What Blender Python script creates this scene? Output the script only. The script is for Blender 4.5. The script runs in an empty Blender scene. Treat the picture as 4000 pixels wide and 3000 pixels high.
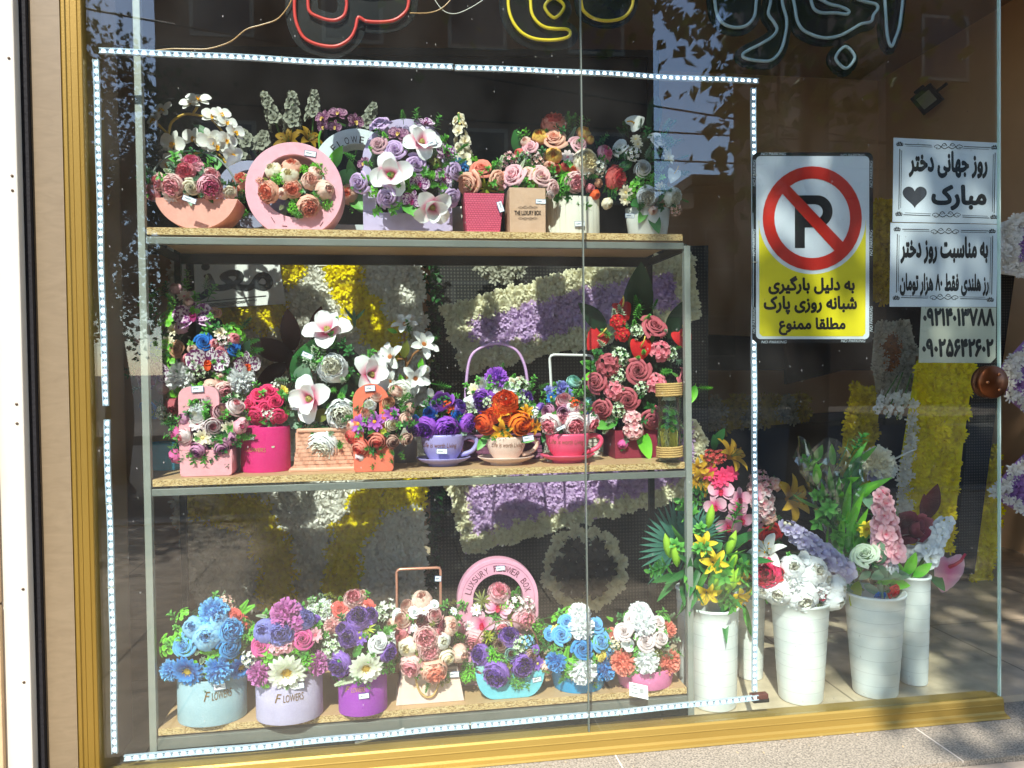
import bpy, bmesh, math, random
import numpy as np
from mathutils import Vector, Matrix
R = math.radians
random.seed(7); rng = np.random.default_rng(7)
sc = bpy.context.scene; COL = sc.collection
# ------------------------------------------------------------------ camera
CAMP = np.array([0.0, -1.79, 0.90]); FPX = 1667.5 * 4000 / 2212.0
_y, _p, _r = 0.150219, 0.0202185, -0.0136271
_fw = np.array([math.sin(_y) * math.cos(_p), math.cos(_y) * math.cos(_p), -math.sin(_p)])
_r0 = np.array([math.cos(_y), -math.sin(_y), 0.0]); _u0 = np.cross(_r0, _fw)
_ri = math.cos(_r) * _r0 + math.sin(_r) * _u0; _up = -math.sin(_r) * _r0 + math.cos(_r) * _u0
cam = bpy.data.cameras.new('camera'); co = bpy.data.objects.new('camera', cam); COL.objects.link(co)
cam.sensor_width = 36; cam.lens = 1667.5 / 2212 * 36; cam.clip_start = 0.02; cam.clip_end = 2000
m = Matrix(((_ri[0], _up[0], -_fw[0]), (_ri[1], _up[1], -_fw[1]), (_ri[2], _up[2], -_fw[2]))).to_4x4()
m.translation = Vector(CAMP); co.matrix_world = m; sc.camera = co
# ------------------------------------------------------------------ light
SUN_EL, SUN_AZ = R(47), R(18)        # the sun stands in front of the shop, 18 degrees to its left
sd = Vector((math.sin(SUN_AZ) * math.cos(SUN_EL), math.cos(SUN_AZ) * math.cos(SUN_EL), -math.sin(SUN_EL)))
w = bpy.data.worlds.new('World'); sc.world = w; w.use_nodes = True
nt = w.node_tree; sky = nt.nodes.new('ShaderNodeTexSky'); sky.sky_type = 'NISHITA'; sky.sun_disc = False
sky.air_density = .9; sky.dust_density = .35; sky.ozone_density = 2.2; sky.sun_elevation = SUN_EL; sky.sun_rotation = math.pi + SUN_AZ
nt.links.new(sky.outputs[0], nt.nodes['Background'].inputs[0]); nt.nodes['Background'].inputs[1].default_value = 0.15
sl = bpy.data.lights.new('sun', 'SUN'); so = bpy.data.objects.new('sun', sl); COL.objects.link(so)
sl.energy = 2.75; sl.angle = R(0.53); sl.color = (1, 0.955, 0.89); so.rotation_euler = sd.to_track_quat('-Z', 'Y').to_euler()
sc.view_settings.view_transform = 'Standard'; sc.view_settings.look = 'None'; sc.view_settings.exposure = 1.55; sc.view_settings.gamma = 1
sc.cycles.transparent_max_bounces = 24; sc.cycles.max_bounces = 8; sc.cycles.use_denoising = True
# ------------------------------------------------------------------ pixels (4000x3000) to points
def ray(px, py): return _fw + _ri * ((px - 2000) / FPX) - _up * ((py - 1500) / FPX)
def F(px, py, Y):
    d = ray(px, py); t = (Y - CAMP[1]) / d[1]; return CAMP + d * t
def ONZ(px, py, z):
    d = ray(px, py); t = (z - CAMP[2]) / d[2]; return CAMP + d * t
def mpp(Y): return (Y + 1.79) / FPX * 1.01
FR = dict(A=(500, 350, .4521), B=(1300, 350, .4069), C=(1900, 350, .4521), D=(500, 950, .6028), E=(1000, 1150, .4520), F=(1600, 950, .5425),
          G=(600, 1850, .6329), H=(1500, 2100, .5651), I=(2400, 1650, .6930), J=(3000, 1700, .7837), K=(3000, 1300, .5426), L=(0, 0, .6329),
          M=(1000, 0, .6329), N=(2200, 0, .8137), O=(2850, 500, .6027), S=(600, 2250, .3917), P=(900, 1450, .2713), Q=(1500, 1650, .4521),
          R=(950, 550, .223), V=(0, 0, 1.8083), X=(0, 0, 1.0), W=(0, 1500, .904))
def fp(fr, x, y): a = FR[fr]; return a[0] + x * a[2], a[1] + y * a[2]
def PT(fr, x, y, Y): return F(*fp(fr, x, y), Y)
# ------------------------------------------------------------------ materials
def lin(h):
    h = h.lstrip('#'); c = [int(h[i:i + 2], 16) / 255 for i in (0, 2, 4)]
    return tuple((v / 12.92 if v <= .04045 else ((v + .055) / 1.055) ** 2.4) for v in c) + (1,)
MC = {}
def mat(name, hexc, rough=.6, metal=0, noise=None, bump=None, transl=0, hex2=None, spec=.4, grad=None, spots=None, emit=0):
    if name in MC: return MC[name]
    mm = bpy.data.materials.new(name); mm.use_nodes = True; MC[name] = mm
    n = mm.node_tree; b = n.nodes['Principled BSDF']; L = n.links.new
    b.inputs['Roughness'].default_value = rough; b.inputs['Metallic'].default_value = metal; b.inputs['Specular IOR Level'].default_value = spec
    c = None; b.inputs['Base Color'].default_value = lin(hexc)
    if grad:   # petals: colour runs from base to tip
        a = n.nodes.new('ShaderNodeAttribute'); a.attribute_name = 'u'; rp = n.nodes.new('ShaderNodeValToRGB')
        rp.color_ramp.elements[0].color = lin(grad[0]); rp.color_ramp.elements[1].color = lin(grad[1])
        rp.color_ramp.elements[0].position = grad[2] if len(grad) > 2 else .1; rp.color_ramp.elements[1].position = grad[3] if len(grad) > 3 else .9
        L(a.outputs['Fac'], rp.inputs[0]); c = rp.outputs[0]
    if spots:
        v = n.nodes.new('ShaderNodeTexNoise'); v.inputs['Scale'].default_value = spots[1]; tc = n.nodes.new('ShaderNodeTexCoord')
        L(tc.outputs['Object'], v.inputs['Vector']); r2 = n.nodes.new('ShaderNodeValToRGB')
        r2.color_ramp.elements[0].position = .47; r2.color_ramp.elements[1].position = .53
        L(v.outputs[0], r2.inputs[0]); mx = n.nodes.new('ShaderNodeMix'); mx.data_type = 'RGBA'
        L(r2.outputs[0], mx.inputs[0]); mx.inputs[7].default_value = lin(spots[0])
        if c: L(c, mx.inputs[6])
        else: mx.inputs[6].default_value = lin(hexc)
        c = mx.outputs[2]
    if noise or hex2:
        sca, amt = noise or (8, .5); t = n.nodes.new('ShaderNodeTexNoise'); t.inputs['Scale'].default_value = sca; t.inputs['Detail'].default_value = 6
        tc = n.nodes.new('ShaderNodeTexCoord'); L(tc.outputs['Object'], t.inputs['Vector'])
        rp = n.nodes.new('ShaderNodeValToRGB'); rp.color_ramp.elements[0].position = .5 - amt / 2; rp.color_ramp.elements[1].position = .5 + amt / 2
        L(t.outputs[0], rp.inputs[0]); mx = n.nodes.new('ShaderNodeMix'); mx.data_type = 'RGBA'; L(rp.outputs[0], mx.inputs[0])
        k = lin(hexc); mx.inputs[6].default_value = k; mx.inputs[7].default_value = lin(hex2) if hex2 else tuple(v * .82 for v in k[:3]) + (1,)
        if c: L(c, mx.inputs[6])
        c = mx.outputs[2]
    if c: L(c, b.inputs['Base Color'])
    if bump:
        t = n.nodes.new('ShaderNodeTexNoise'); t.inputs['Scale'].default_value = bump[0]; t.inputs['Detail'].default_value = 5
        tc = n.nodes.new('ShaderNodeTexCoord'); L(tc.outputs['Object'], t.inputs['Vector'])
        bp = n.nodes.new('ShaderNodeBump'); bp.inputs['Strength'].default_value = bump[1]; bp.inputs['Distance'].default_value = .003
        L(t.outputs[0], bp.inputs['Height']); L(bp.outputs[0], b.inputs['Normal'])
    if transl:
        tr = n.nodes.new('ShaderNodeBsdfTranslucent'); ms = n.nodes.new('ShaderNodeMixShader'); ms.inputs[0].default_value = transl
        if c: L(c, tr.inputs[0])
        else: tr.inputs[0].default_value = lin(hexc)
        L(b.outputs[0], ms.inputs[1]); L(tr.outputs[0], ms.inputs[2]); L(ms.outputs[0], n.nodes['Material Output'].inputs[0])
    if emit:
        b.inputs['Emission Color'].default_value = lin(hexc); b.inputs['Emission Strength'].default_value = emit
    return mm
def glass_mat(name, refl_ior=1.5, tint='f4fbf8', dust=.012, rough=0.0):
    mm = bpy.data.materials.new(name); mm.use_nodes = True; n = mm.node_tree; n.nodes.clear(); L = n.links.new
    out = n.nodes.new('ShaderNodeOutputMaterial'); f0 = ((refl_ior - 1) / (refl_ior + 1)) ** 2
    ge = n.nodes.new('ShaderNodeNewGeometry'); dt = n.nodes.new('ShaderNodeVectorMath'); dt.operation = 'DOT_PRODUCT'; L(ge.outputs['Incoming'], dt.inputs[0]); L(ge.outputs['Normal'], dt.inputs[1])
    def mth(op, a, b_=None):
        k = n.nodes.new('ShaderNodeMath'); k.operation = op
        for i, q in enumerate((a, b_)):
            if q is None: continue
            if isinstance(q, (int, float)): k.inputs[i].default_value = q
            else: L(q, k.inputs[i])
        return k.outputs[0]
    schlick = mth('ADD', mth('MULTIPLY', mth('POWER', mth('SUBTRACT', 1, mth('ABSOLUTE', dt.outputs['Value'])), 5), 1 - f0), f0)
    tr = n.nodes.new('ShaderNodeBsdfTransparent'); tr.inputs[0].default_value = lin(tint)
    gl = n.nodes.new('ShaderNodeBsdfGlossy'); gl.inputs['Roughness'].default_value = rough
    df = n.nodes.new('ShaderNodeBsdfDiffuse'); df.inputs[0].default_value = (.75, .74, .70, 1)
    m1 = n.nodes.new('ShaderNodeMixShader'); m2 = n.nodes.new('ShaderNodeMixShader')
    L(schlick, m1.inputs[0]); L(tr.outputs[0], m1.inputs[1]); L(gl.outputs[0], m1.inputs[2])
    tc = n.nodes.new('ShaderNodeTexCoord'); no = n.nodes.new('ShaderNodeTexNoise'); no.inputs['Scale'].default_value = 6; no.inputs['Detail'].default_value = 8
    vo = n.nodes.new('ShaderNodeTexVoronoi'); vo.inputs['Scale'].default_value = 55; mp = n.nodes.new('ShaderNodeMapping'); mp.inputs['Scale'].default_value = (1, 1, .55); mp.inputs['Rotation'].default_value = (0, .5, 0)
    L(tc.outputs['Object'], no.inputs['Vector']); L(tc.outputs['Object'], mp.inputs[0]); L(mp.outputs[0], vo.inputs['Vector'])
    a = n.nodes.new('ShaderNodeMapRange'); a.inputs[1].default_value = .35; a.inputs[2].default_value = .75; a.inputs[3].default_value = dust * .4; a.inputs[4].default_value = dust * 1.8
    L(no.outputs[0], a.inputs[0])
    lt = n.nodes.new('ShaderNodeMath'); lt.operation = 'LESS_THAN'; lt.inputs[1].default_value = .075; L(vo.outputs['Distance'], lt.inputs[0])
    sx = n.nodes.new('ShaderNodeSeparateColor'); L(vo.outputs['Color'], sx.inputs[0])
    g2 = n.nodes.new('ShaderNodeMath'); g2.operation = 'GREATER_THAN'; g2.inputs[1].default_value = .8; L(sx.outputs[0], g2.inputs[0])
    mu = n.nodes.new('ShaderNodeMath'); mu.operation = 'MULTIPLY'; L(lt.outputs[0], mu.inputs[0]); L(g2.outputs[0], mu.inputs[1])
    m3 = n.nodes.new('ShaderNodeMath'); m3.operation = 'MULTIPLY_ADD'; m3.inputs[1].default_value = .22 if dust > .005 else 0; L(mu.outputs[0], m3.inputs[0]); L(a.outputs[0], m3.inputs[2])
    L(m3.outputs[0], m2.inputs[0]); L(m1.outputs[0], m2.inputs[1]); L(df.outputs[0], m2.inputs[2]); L(m2.outputs[0], out.inputs[0])
    return mm
# ------------------------------------------------------------------ mesh helpers
class MB:
    def __init__(s): s.v = []; s.f = []; s.mi = []; s.u = []
    def patch(s, rows, us, mi=0, close=False):
        b = len(s.v); nv = len(rows[0])
        for r_, u in zip(rows, us):
            for q in r_: s.v.append(tuple(q)); s.u.append(u)
        for i in range(len(rows) - 1):
            for j in range(nv - 1 + (1 if close else 0)):
                j2 = (j + 1) % nv
                s.f.append((b + i * nv + j, b + i * nv + j2, b + (i + 1) * nv + j2, b + (i + 1) * nv + j)); s.mi.append(mi)
    def box(s, a, c, mi=0):
        (x0, y0, z0), (x1, y1, z1) = a, c; b = len(s.v)
        s.v += [(x0, y0, z0), (x1, y0, z0), (x1, y1, z0), (x0, y1, z0), (x0, y0, z1), (x1, y0, z1), (x1, y1, z1), (x0, y1, z1)]; s.u += [0] * 8
        for q in ((0, 3, 2, 1), (4, 5, 6, 7), (0, 1, 5, 4), (1, 2, 6, 5), (2, 3, 7, 6), (3, 0, 4, 7)): s.f.append(tuple(b + k for k in q)); s.mi.append(mi)
    def tube(s, pts, r, mi=0, n=8, u=0, taper=None):
        pts = [Vector(p) for p in pts]; rows = []
        up = Vector((.13, .31, .94)); 
        for i, p in enumerate(pts):
            t = (pts[min(i + 1, len(pts) - 1)] - pts[max(i - 1, 0)]).normalized()
            a = t.cross(up); a = a.normalized() if a.length > 1e-4 else t.orthogonal().normalized(); c = a.cross(t)
            rr = r if taper is None else r * (1 - (1 - taper) * i / (len(pts) - 1))
            rows.append([p + (a * math.cos(k * 2 * math.pi / n) + c * math.sin(k * 2 * math.pi / n)) * rr for k in range(n)])
        s.patch(rows, [u] * len(rows), mi, True)
        b = len(s.v); s.f.append(tuple(b - n + k for k in range(n))); s.mi.append(mi)
        s.f.append(tuple(b - n * len(rows) + k for k in reversed(range(n)))); s.mi.append(mi)
    def poly(s, pts, mi=0):
        b = len(s.v); s.v += [tuple(p) for p in pts]; s.u += [0] * len(pts); s.f.append(tuple(range(b, b + len(pts)))); s.mi.append(mi)
    def add(s, o, M, mi=None):
        b = len(s.v)
        for q in o.v: s.v.append(tuple(M @ Vector(q)))
        s.u += o.u
        for f_, k in zip(o.f, o.mi): s.f.append(tuple(b + i for i in f_)); s.mi.append(k if mi is None else mi)
    def mesh(s, name, mats, smooth=True):
        me = bpy.data.meshes.new(name); me.from_pydata(s.v, [], s.f)
        for x in (mats if isinstance(mats, (list, tuple)) else [mats]): me.materials.append(x)
        me.polygons.foreach_set('material_index', s.mi); me.polygons.foreach_set('use_smooth', [smooth] * len(s.f))
        at = me.attributes.new('u', 'FLOAT', 'POINT'); at.data.foreach_set('value', s.u); me.update(); return me
def disc(par, nm, pos, prof, m_, n=24):
    q = MB(); lathe(q, (0, 0, 0), prof, 1, n); w_ = MB(); w_.add(q, Matrix.Translation(Vector(pos)) @ Matrix.Rotation(R(90), 4, 'X')); return part(nm, w_, m_, par)
def tag(o, label, cat, group=None):
    o['label'] = label; o['category'] = cat
    if group: o['group'] = group
    return o
def link(name, me, parent=None, world=None):
    o = bpy.data.objects.new(name, me); COL.objects.link(o)
    if parent is not None: o.parent = parent
    return o
def root(name, loc, label, cat, group=None):
    o = bpy.data.objects.new(name, None); COL.objects.link(o); o.empty_display_size = .02; o.location = Vector(loc); return tag(o, label, cat, group)
def part(name, mb, mats, parent=None, smooth=True, bev=0):
    """mesh given in world space; becomes a child of parent"""
    me = mb if isinstance(mb, bpy.types.Mesh) else mb.mesh(name, mats, smooth); o = link(name, me, parent)
    if parent is not None:
        base = parent.location.copy(); q = parent
        while q.parent: q = q.parent; base += q.location
        me.transform(Matrix.Translation(-base))
    if bev:
        md = o.modifiers.new('b', 'BEVEL'); md.width = bev; md.segments = 2; md.limit_method = 'ANGLE'
    return o
def struct(name, mb, mats, smooth=False):
    o = part(name, mb, mats, None, smooth); o['kind'] = 'structure'; return o
def curve_mesh(name, loops, Y0, depth, mt, bevel=0.0):
    """closed outlines (world x,z) filled with holes, front face at y=Y0, going back by depth"""
    cu = bpy.data.curves.new(name, 'CURVE'); cu.dimensions = '2D'; cu.fill_mode = 'BOTH'; cu.extrude = max(depth / 2 - bevel, 0); cu.bevel_depth = bevel; cu.bevel_resolution = 1
    for lp in loops:
        sp = cu.splines.new('POLY'); sp.points.add(len(lp) - 1); sp.use_cyclic_u = True
        for q, (x, z) in zip(sp.points, lp): q.co = (x, z, 0, 1)
    if bevel: cu.offset = -bevel
    o = bpy.data.objects.new(name, cu); me = bpy.data.meshes.new_from_object(o); bpy.data.objects.remove(o); bpy.data.curves.remove(cu)
    me.transform(Matrix.Translation((0, Y0 + depth / 2, 0)) @ Matrix.Rotation(R(90), 4, 'X')); me.materials.clear(); me.materials.append(mt); me.name = name
    return me
def circ(cx, cz, r, a0=0, a1=360, n=48, closed=True):
    k = n if closed else n + 1
    return [(cx + r * math.cos(R(a0 + (a1 - a0) * i / n)), cz + r * math.sin(R(a0 + (a1 - a0) * i / n))) for i in range(k)]
def lathe(mb, c, prof, ry=1.0, n=40, mi=0, cap=True, us=None):
    """prof: (radius, z) from the bottom up"""
    rows = [[(c[0] + r * math.cos(2 * math.pi * k / n), c[1] + ry * r * math.sin(2 * math.pi * k / n), c[2] + z) for k in range(n)] for r, z in prof]
    mb.patch(rows, us or [0] * len(rows), mi, True)
    if cap: mb.poly(list(reversed(rows[0])), mi)
def smooth_path(pts, n=6, closed=False):
    P = [Vector(p) for p in pts]; out = []; N = len(P); rg = range(N if closed else N - 1)
    for i in rg:
        g = (lambda k: P[k % N]) if closed else (lambda k: P[max(0, min(N - 1, k))])
        a, b, c, d = g(i - 1), g(i), g(i + 1), g(i + 2)
        for k in range(n):
            t = k / n; out.append(.5 * ((2 * b) + (c - a) * t + (2 * a - 5 * b + 4 * c - d) * t * t + (3 * b - a - 3 * c + d) * t ** 3))
    if not closed: out.append(P[-1])
    return out
# ------------------------------------------------------------------ writing
_FA = {'ا': 'FE8D FE8E', 'ب': 'FE8F', 'پ': 'FB56', 'ت': 'FE95', 'ج': 'FE9D', 'خ': 'FEA5', 'د': 'FEA9 FEAA', 'ر': 'FEAD FEAE', 'ز': 'FEAF FEB0', 'س': 'FEB1', 'ش': 'FEB5', 'ط': 'FEC1',
       'ع': 'FEC9', 'ف': 'FED1', 'ق': 'FED5', 'ک': 'FB8E', 'گ': 'FB92', 'ل': 'FEDD', 'م': 'FEE1', 'ن': 'FEE5', 'و': 'FEED FEEE', 'ه': 'FEE9', 'ی': 'FBFC'}
def persian(s):
    out = []; prev_join = False
    for i, c in enumerate(s):
        if c not in _FA: out.append(c); prev_join = False; continue
        f = _FA[c].split(); b = int(f[0], 16); dual = len(f) == 1
        nxt = i + 1 < len(s) and s[i + 1] in _FA
        if dual: k = (3 if prev_join else 2) if nxt else (1 if prev_join else 0)
        else: k = 1 if prev_join else 0
        out.append(chr(b + k)); prev_join = dual
    t = ''.join(out)[::-1]
    dig = '۰۱۲۳۴۵۶۷۸۹'; res = ''; run = ''
    for c in t:
        if c in dig: run = c + run
        else: res += run + c; run = ''
    return res + run
def text_mesh(s, bold=0.0, fa=False, shear=0, spacing=1.0):
    """glyph outlines filled by the non-zero rule"""
    from mathutils.geometry import delaunay_2d_cdt
    cu = bpy.data.curves.new('text', 'FONT'); cu.body = persian(s) if fa else s; cu.shear = shear; cu.space_character = spacing; cu.resolution_u = 4; cu.fill_mode = 'NONE'
    o = bpy.data.objects.new('text', cu); me = bpy.data.meshes.new_from_object(o); bpy.data.objects.remove(o); bpy.data.curves.remove(cu)
    P = np.array([(q.co.x, q.co.y) for q in me.vertices]); ed = [tuple(e.vertices) for e in me.edges]; nb = {}
    for i, j in ed: nb.setdefault(i, []).append(j); nb.setdefault(j, []).append(i)
    bpy.data.meshes.remove(me); seen = set(); segs = []
    for st in range(len(P)):
        if st in seen or st not in nb: continue
        lp = [st]; seen.add(st); cur = st
        while True:
            nx = [k for k in sorted(nb[cur]) if k not in seen]
            if not nx: break
            cur = nx[0] if len(lp) > 1 or (st + 1) not in nx else st + 1; lp.append(cur); seen.add(cur)
        segs += [(lp[k], lp[(k + 1) % len(lp)]) for k in range(len(lp))]
    r = delaunay_2d_cdt([Vector(p) for p in P], segs, [], 0, 1e-6); V = np.array([(q.x, q.y) for q in r[0]]); T = np.array([f for f in r[2]]); C = V[T].mean(1)
    A = P[[a for a, _ in segs]]; B = P[[b_ for _, b_ in segs]]; wn = np.zeros(len(C), int)
    for (ax, ay), (bx, by) in zip(A, B):
        if ay == by: continue
        xi = ax + (C[:, 1] - ay) * (bx - ax) / (by - ay); up = (ay <= C[:, 1]) & (by > C[:, 1]); dn = (by <= C[:, 1]) & (ay > C[:, 1]); hit = xi > C[:, 0]
        wn += (up & hit).astype(int) - (dn & hit).astype(int)
    F0 = [tuple(int(i) for i in t) for t in T[wn != 0]]; v = np.zeros((len(V), 3)); v[:, :2] = V - P.min(0); sc_ = P.max(0) - P.min(0); v[:, :2] /= sc_
    F2 = F0
    if bold > .02:      # heavier stroke: the outline repeated a hair to each side
        n0 = len(v); V2 = []; F2 = []
        for k, (dx, dz) in enumerate(((0, 0), (1, 0), (-1, 0), (0, 1), (0, -1), (.7, .7), (-.7, .7), (.7, -.7), (-.7, -.7))):
            q = v.copy(); q[:, 0] += dx * bold * 1.1 / sc_[0]; q[:, 1] += dz * bold * 1.1 / sc_[1]; q[:, 2] = k; V2.append(q); F2 += [tuple(i + k * n0 for i in f) for f in F0]
        v = np.concatenate(V2)
    me = bpy.data.meshes.new('text'); me.from_pydata(v.tolist(), [], F2); return me, v
def text_at(name, s, TL, TR, BL, mt, parent=None, bold=.0, fa=False, warp=None, shear=0, spacing=1.0):
    """fit writing into the parallelogram TL, TR, BL (world points)"""
    me, v = text_mesh(s, bold, fa, shear, spacing); TL, TR, BL = (np.array(q) for q in (TL, TR, BL))
    p = BL + v[:, :1] * (TR - TL) + v[:, 1:2] * (TL - BL); p[:, 1] -= v[:, 2] * .00002
    if warp: p = np.array([warp(q) for q in p])
    me.vertices.foreach_set('co', p.ravel()); me.materials.clear(); me.materials.append(mt); me.update()
    return part(name, me, mt, parent)
def text_px(name, s, fr, x0, y0, x1, y1, Y, mt, parent, dy=0, **k):
    return text_at(name, s, PT(fr, x0, y0, Y), PT(fr, x1, y0 + dy, Y), PT(fr, x0, y1, Y), mt, parent, **k)
# ------------------------------------------------------------------ flowers (unit size, +Z is the way they face)
GA = 2.399963
def cpet(mb, az, spread, prof, g, mi=0, nv=4, spiral=.05, ruf=.0, tip=.12, u0=0, u1=1):
    n = len(prof); rows = []; us = []
    ph = g.uniform(0, 6.3)
    for i, (r, z) in enumerate(prof):
        t = i / (n - 1); wd = (.55 + .45 * min(1, t * 2.2)) * (1 if t < .85 else .86); row = []
        for j in range(nv + 1):
            v = -1 + 2 * j / nv; a = az + v * spread * wd; k = ruf * t * (math.sin(v * 5 + ph) + g.uniform(-.5, .5))
            rr = r * (1 + spiral * v) + k; row.append((rr * math.cos(a), rr * math.sin(a), z - tip * t * v * v + k * .6))
        rows.append(row); us.append(u0 + (u1 - u0) * t)
    mb.patch(rows, us, mi)
def rpet(mb, az, t0, t1, L, W, g, mi=0, r0=0.0, z0=0.0, cup=.15, nu=5, nv=4, pw=.8, point=.0, ruf=.0, wave=0):
    r, z = r0, z0; rows = []; us = []
    for i in range(nu + 1):
        t = i / nu; th = R(t0 + (t1 - t0) * t)
        wd = W * (math.sin(math.pi * (.06 + .94 * t) ** pw * (1 - .12 * (1 - point))) ** .75 if t < 1 else (.0 if point else .34))
        row = []
        for j in range(nv + 1):
            v = -1 + 2 * j / nv; s = v * wd / 2; h = cup * abs(v) ** 2 * wd + (g.uniform(-1, 1) * ruf * abs(v) if ruf else 0) + wave * math.sin(9 * t + 3 * v) * abs(v)
            rr = r - h * math.sin(th) * .8; zz = z + h * math.cos(th)
            back = -.06 * v * v * L * (t > .99) * (1 - point)
            row.append(((rr + back) * math.cos(az) - s * math.sin(az), (rr + back) * math.sin(az) + s * math.cos(az), zz))
        rows.append(row); us.append(t); r += math.cos(th) * L / nu; z += math.sin(th) * L / nu
    mb.patch(rows, us, mi)
def dome(mb, r, h, z, mi, n=10, k=4):
    rows = [[(r * math.cos(R(90) * i / k) * math.cos(2 * math.pi * j / n), r * math.cos(R(90) * i / k) * math.sin(2 * math.pi * j / n), z + h * math.sin(R(90) * i / k)) for j in range(n)] for i in range(k + 1)]
    mb.patch(rows, [.5] * (k + 1), mi, True)
def f_rose(g):
    mb = MB(); N = 23
    for k in range(N):
        f = k / (N - 1); rt = .09 + .66 * f ** 1.15; zt = .60 - .44 * f ** 1.5; rb = .04 + .12 * f
        fl = .02 + .2 * f ** 1.5
        cpet(mb, k * GA + g.uniform(-.2, .2), R(88 - 42 * f), [(rb, -.35), (rb + (rt - rb) * .75, zt * .25 - .1), (rt, zt * .8), (rt + fl * .7, zt), (rt + fl, zt - .10 * f)], g, spiral=.1, tip=.07 + .12 * f, ruf=.012)
    for k in range(4): rpet(mb, k * 1.57 + g.uniform(0, 1), -10, -50, .8, .3, g, 2, .15, -.32, nu=3, nv=2, point=1)
    return mb
def f_peony(g):
    mb = MB()
    for ring, (n, s, zz) in enumerate(((8, 1.0, -.08), (7, .9, .04), (7, .78, .12))):
        for k in range(n):
            op = g.uniform(-.06, .10)
            cpet(mb, k * 2 * math.pi / n + ring * .5 + g.uniform(-.15, .15), R(33 + ring * 3), [(.12 * s, -.55), (.70 * s, -.42), (.98 * s, -.02 + zz), (.98 * s + op * .5, .22 + zz), (.90 * s + op, .38 + zz + g.uniform(-.05, .05))], g, ruf=.04, tip=.14)
    for k in range(58):
        r = .04 + .70 * math.sqrt(k / 58); a = k * GA; h = .74 - .42 * r * r
        cpet(mb, a, R(24) + .35 * (1 - r), [(r * .6, .0), (r * 1.02, h * .5), (r * 1.08, h * .85), (r * 1.08 + g.uniform(-.09, .05), h + g.uniform(-.07, .05))], g, 1 if r < .58 else 0, nv=3, ruf=.07, tip=.09)
    return mb
def f_bud(g):
    mb = MB()
    for ring, (n, s) in enumerate(((5, 1.0), (5, .93), (5, .84), (4, .74))):
        for k in range(n):
            rr = (.46 + g.uniform(-.14, .22)) * s; zz = .66 + g.uniform(-.14, .08) + ring * .02
            cpet(mb, k * 2 * math.pi / n + ring * .7 + g.uniform(-.25, .25), R(50), [(.1 * s, -.72), (.72 * s, -.56), (1.0 * s, -.05), (.88 * s, .36 + ring * .03), (rr, zz)], g, ruf=.045, tip=.22, spiral=.10)
    for k in range(34):
        r = .04 + .5 * math.sqrt(k / 34); h = .74 - .3 * r + g.uniform(-.08, .06)
        cpet(mb, k * GA, R(30) + .3 * (1 - r), [(r * .6, .0), (r, .45), (r * 1.06, h * .9), (r * .98 + g.uniform(-.06, .06), h + .03)], g, 1 if k < 20 else 0, nv=3, ruf=.06, tip=.07)
    return mb
def f_ran(g):
    mb = MB(); N = 26
    for k in range(N):
        f = k / (N - 1); rt = .1 + .86 * f; zt = .58 * (1 - f ** 2.2) + .02
        cpet(mb, k * GA + g.uniform(-.15, .15), R(82 - 40 * f), [(rt * .4, -.5), (rt * .95, -.2 * f), (rt, zt * .7), (rt * (.9 + .1 * (f > .9)), zt + .06)], g, 1 if f < .28 else 0, spiral=.08, tip=.05 + .08 * f, ruf=.012)
    return mb
def f_carn(g):
    mb = MB(); N = 190
    for k in range(N):
        f = (k + .5) / N; th = math.acos(1 - 1.4 * f); az = k * GA + g.uniform(-.25, .25); L = (.98 if k % 3 else .8) + g.uniform(-.1, .06); W = .25
        d = Vector((math.sin(th) * math.cos(az), math.sin(th) * math.sin(az), math.cos(th))); s = d.cross(Vector((0, 0, 1))); s = s.normalized() if s.length > .01 else Vector((1, 0, 0))
        s = (s + d.cross(s) * g.uniform(-.9, .9)).normalized(); nn = d.cross(s); c = Vector((0, 0, -.08)); rows = []; cv = .16 * (1 if k % 2 else -1)
        for i, (t, ww) in enumerate(((.35, .5), (.8, .85), (1.0, .9))):
            b = c + d * (L * t) + nn * (cv * t * t); e = .06 * (i == 2)
            rows.append([b - s * W * ww * .5 + nn * .05 + d * e * g.uniform(-1, .4), b + d * e * g.uniform(-1, .6), b + s * W * ww * .5 + nn * .05 + d * e * g.uniform(-1, .4)])
        mb.patch(rows, [.0, .7, 1])
    dome(mb, .55, .55, -.08, 0); return mb
def f_gerb(g):
    mb = MB()
    for n, L, t0, t1, z in ((17, .84, 12, -14, 0), (16, .76, 22, 4, .04), (13, .5, 45, 25, .06)):
        for k in range(n): rpet(mb, k * 2 * math.pi / n + g.uniform(-.08, .08) + z * 9, t0 + g.uniform(-6, 6), t1 + g.uniform(-8, 8), L, .34, g, 0, .16, z, .10, 4, 2, .8)
    dome(mb, .25, .09, .08, 1, 14)
    for k in range(36):
        r = .25 - .14 * (k % 3) / 2; a = k * GA; mb.tube([(r * math.cos(a), r * math.sin(a), .09), (r * 1.05 * math.cos(a), r * 1.05 * math.sin(a), .21)], .018, 1, 4)
    return mb
def f_magn(g):
    mb = MB()
    for k in range(4): rpet(mb, k * 1.57 + g.uniform(-.2, .2), 34, -22 + g.uniform(-15, 15), 1.02, .86, g, 0, .06, 0, .14, 7, 6, .85, wave=.01)
    for k in range(3): rpet(mb, k * 2.09 + .7 + g.uniform(-.2, .2), 62, 26 + g.uniform(-8, 12), .88, .74, g, 0, .06, .04, .2, 7, 6, .85, wave=.01)
    lathe(mb, (0, 0, 0), [(.12, .0), (.14, .12), (.11, .24), (.03, .32)], 1, 10, 1)
    for k in range(40):
        a = k * GA; z = .08 + .2 * k / 40; r = .13 - .08 * k / 40; mb.tube([(r * math.cos(a), r * math.sin(a), z), ((r + .05) * math.cos(a), (r + .05) * math.sin(a), z + .06)], .014, 1, 4)
    return mb
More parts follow.
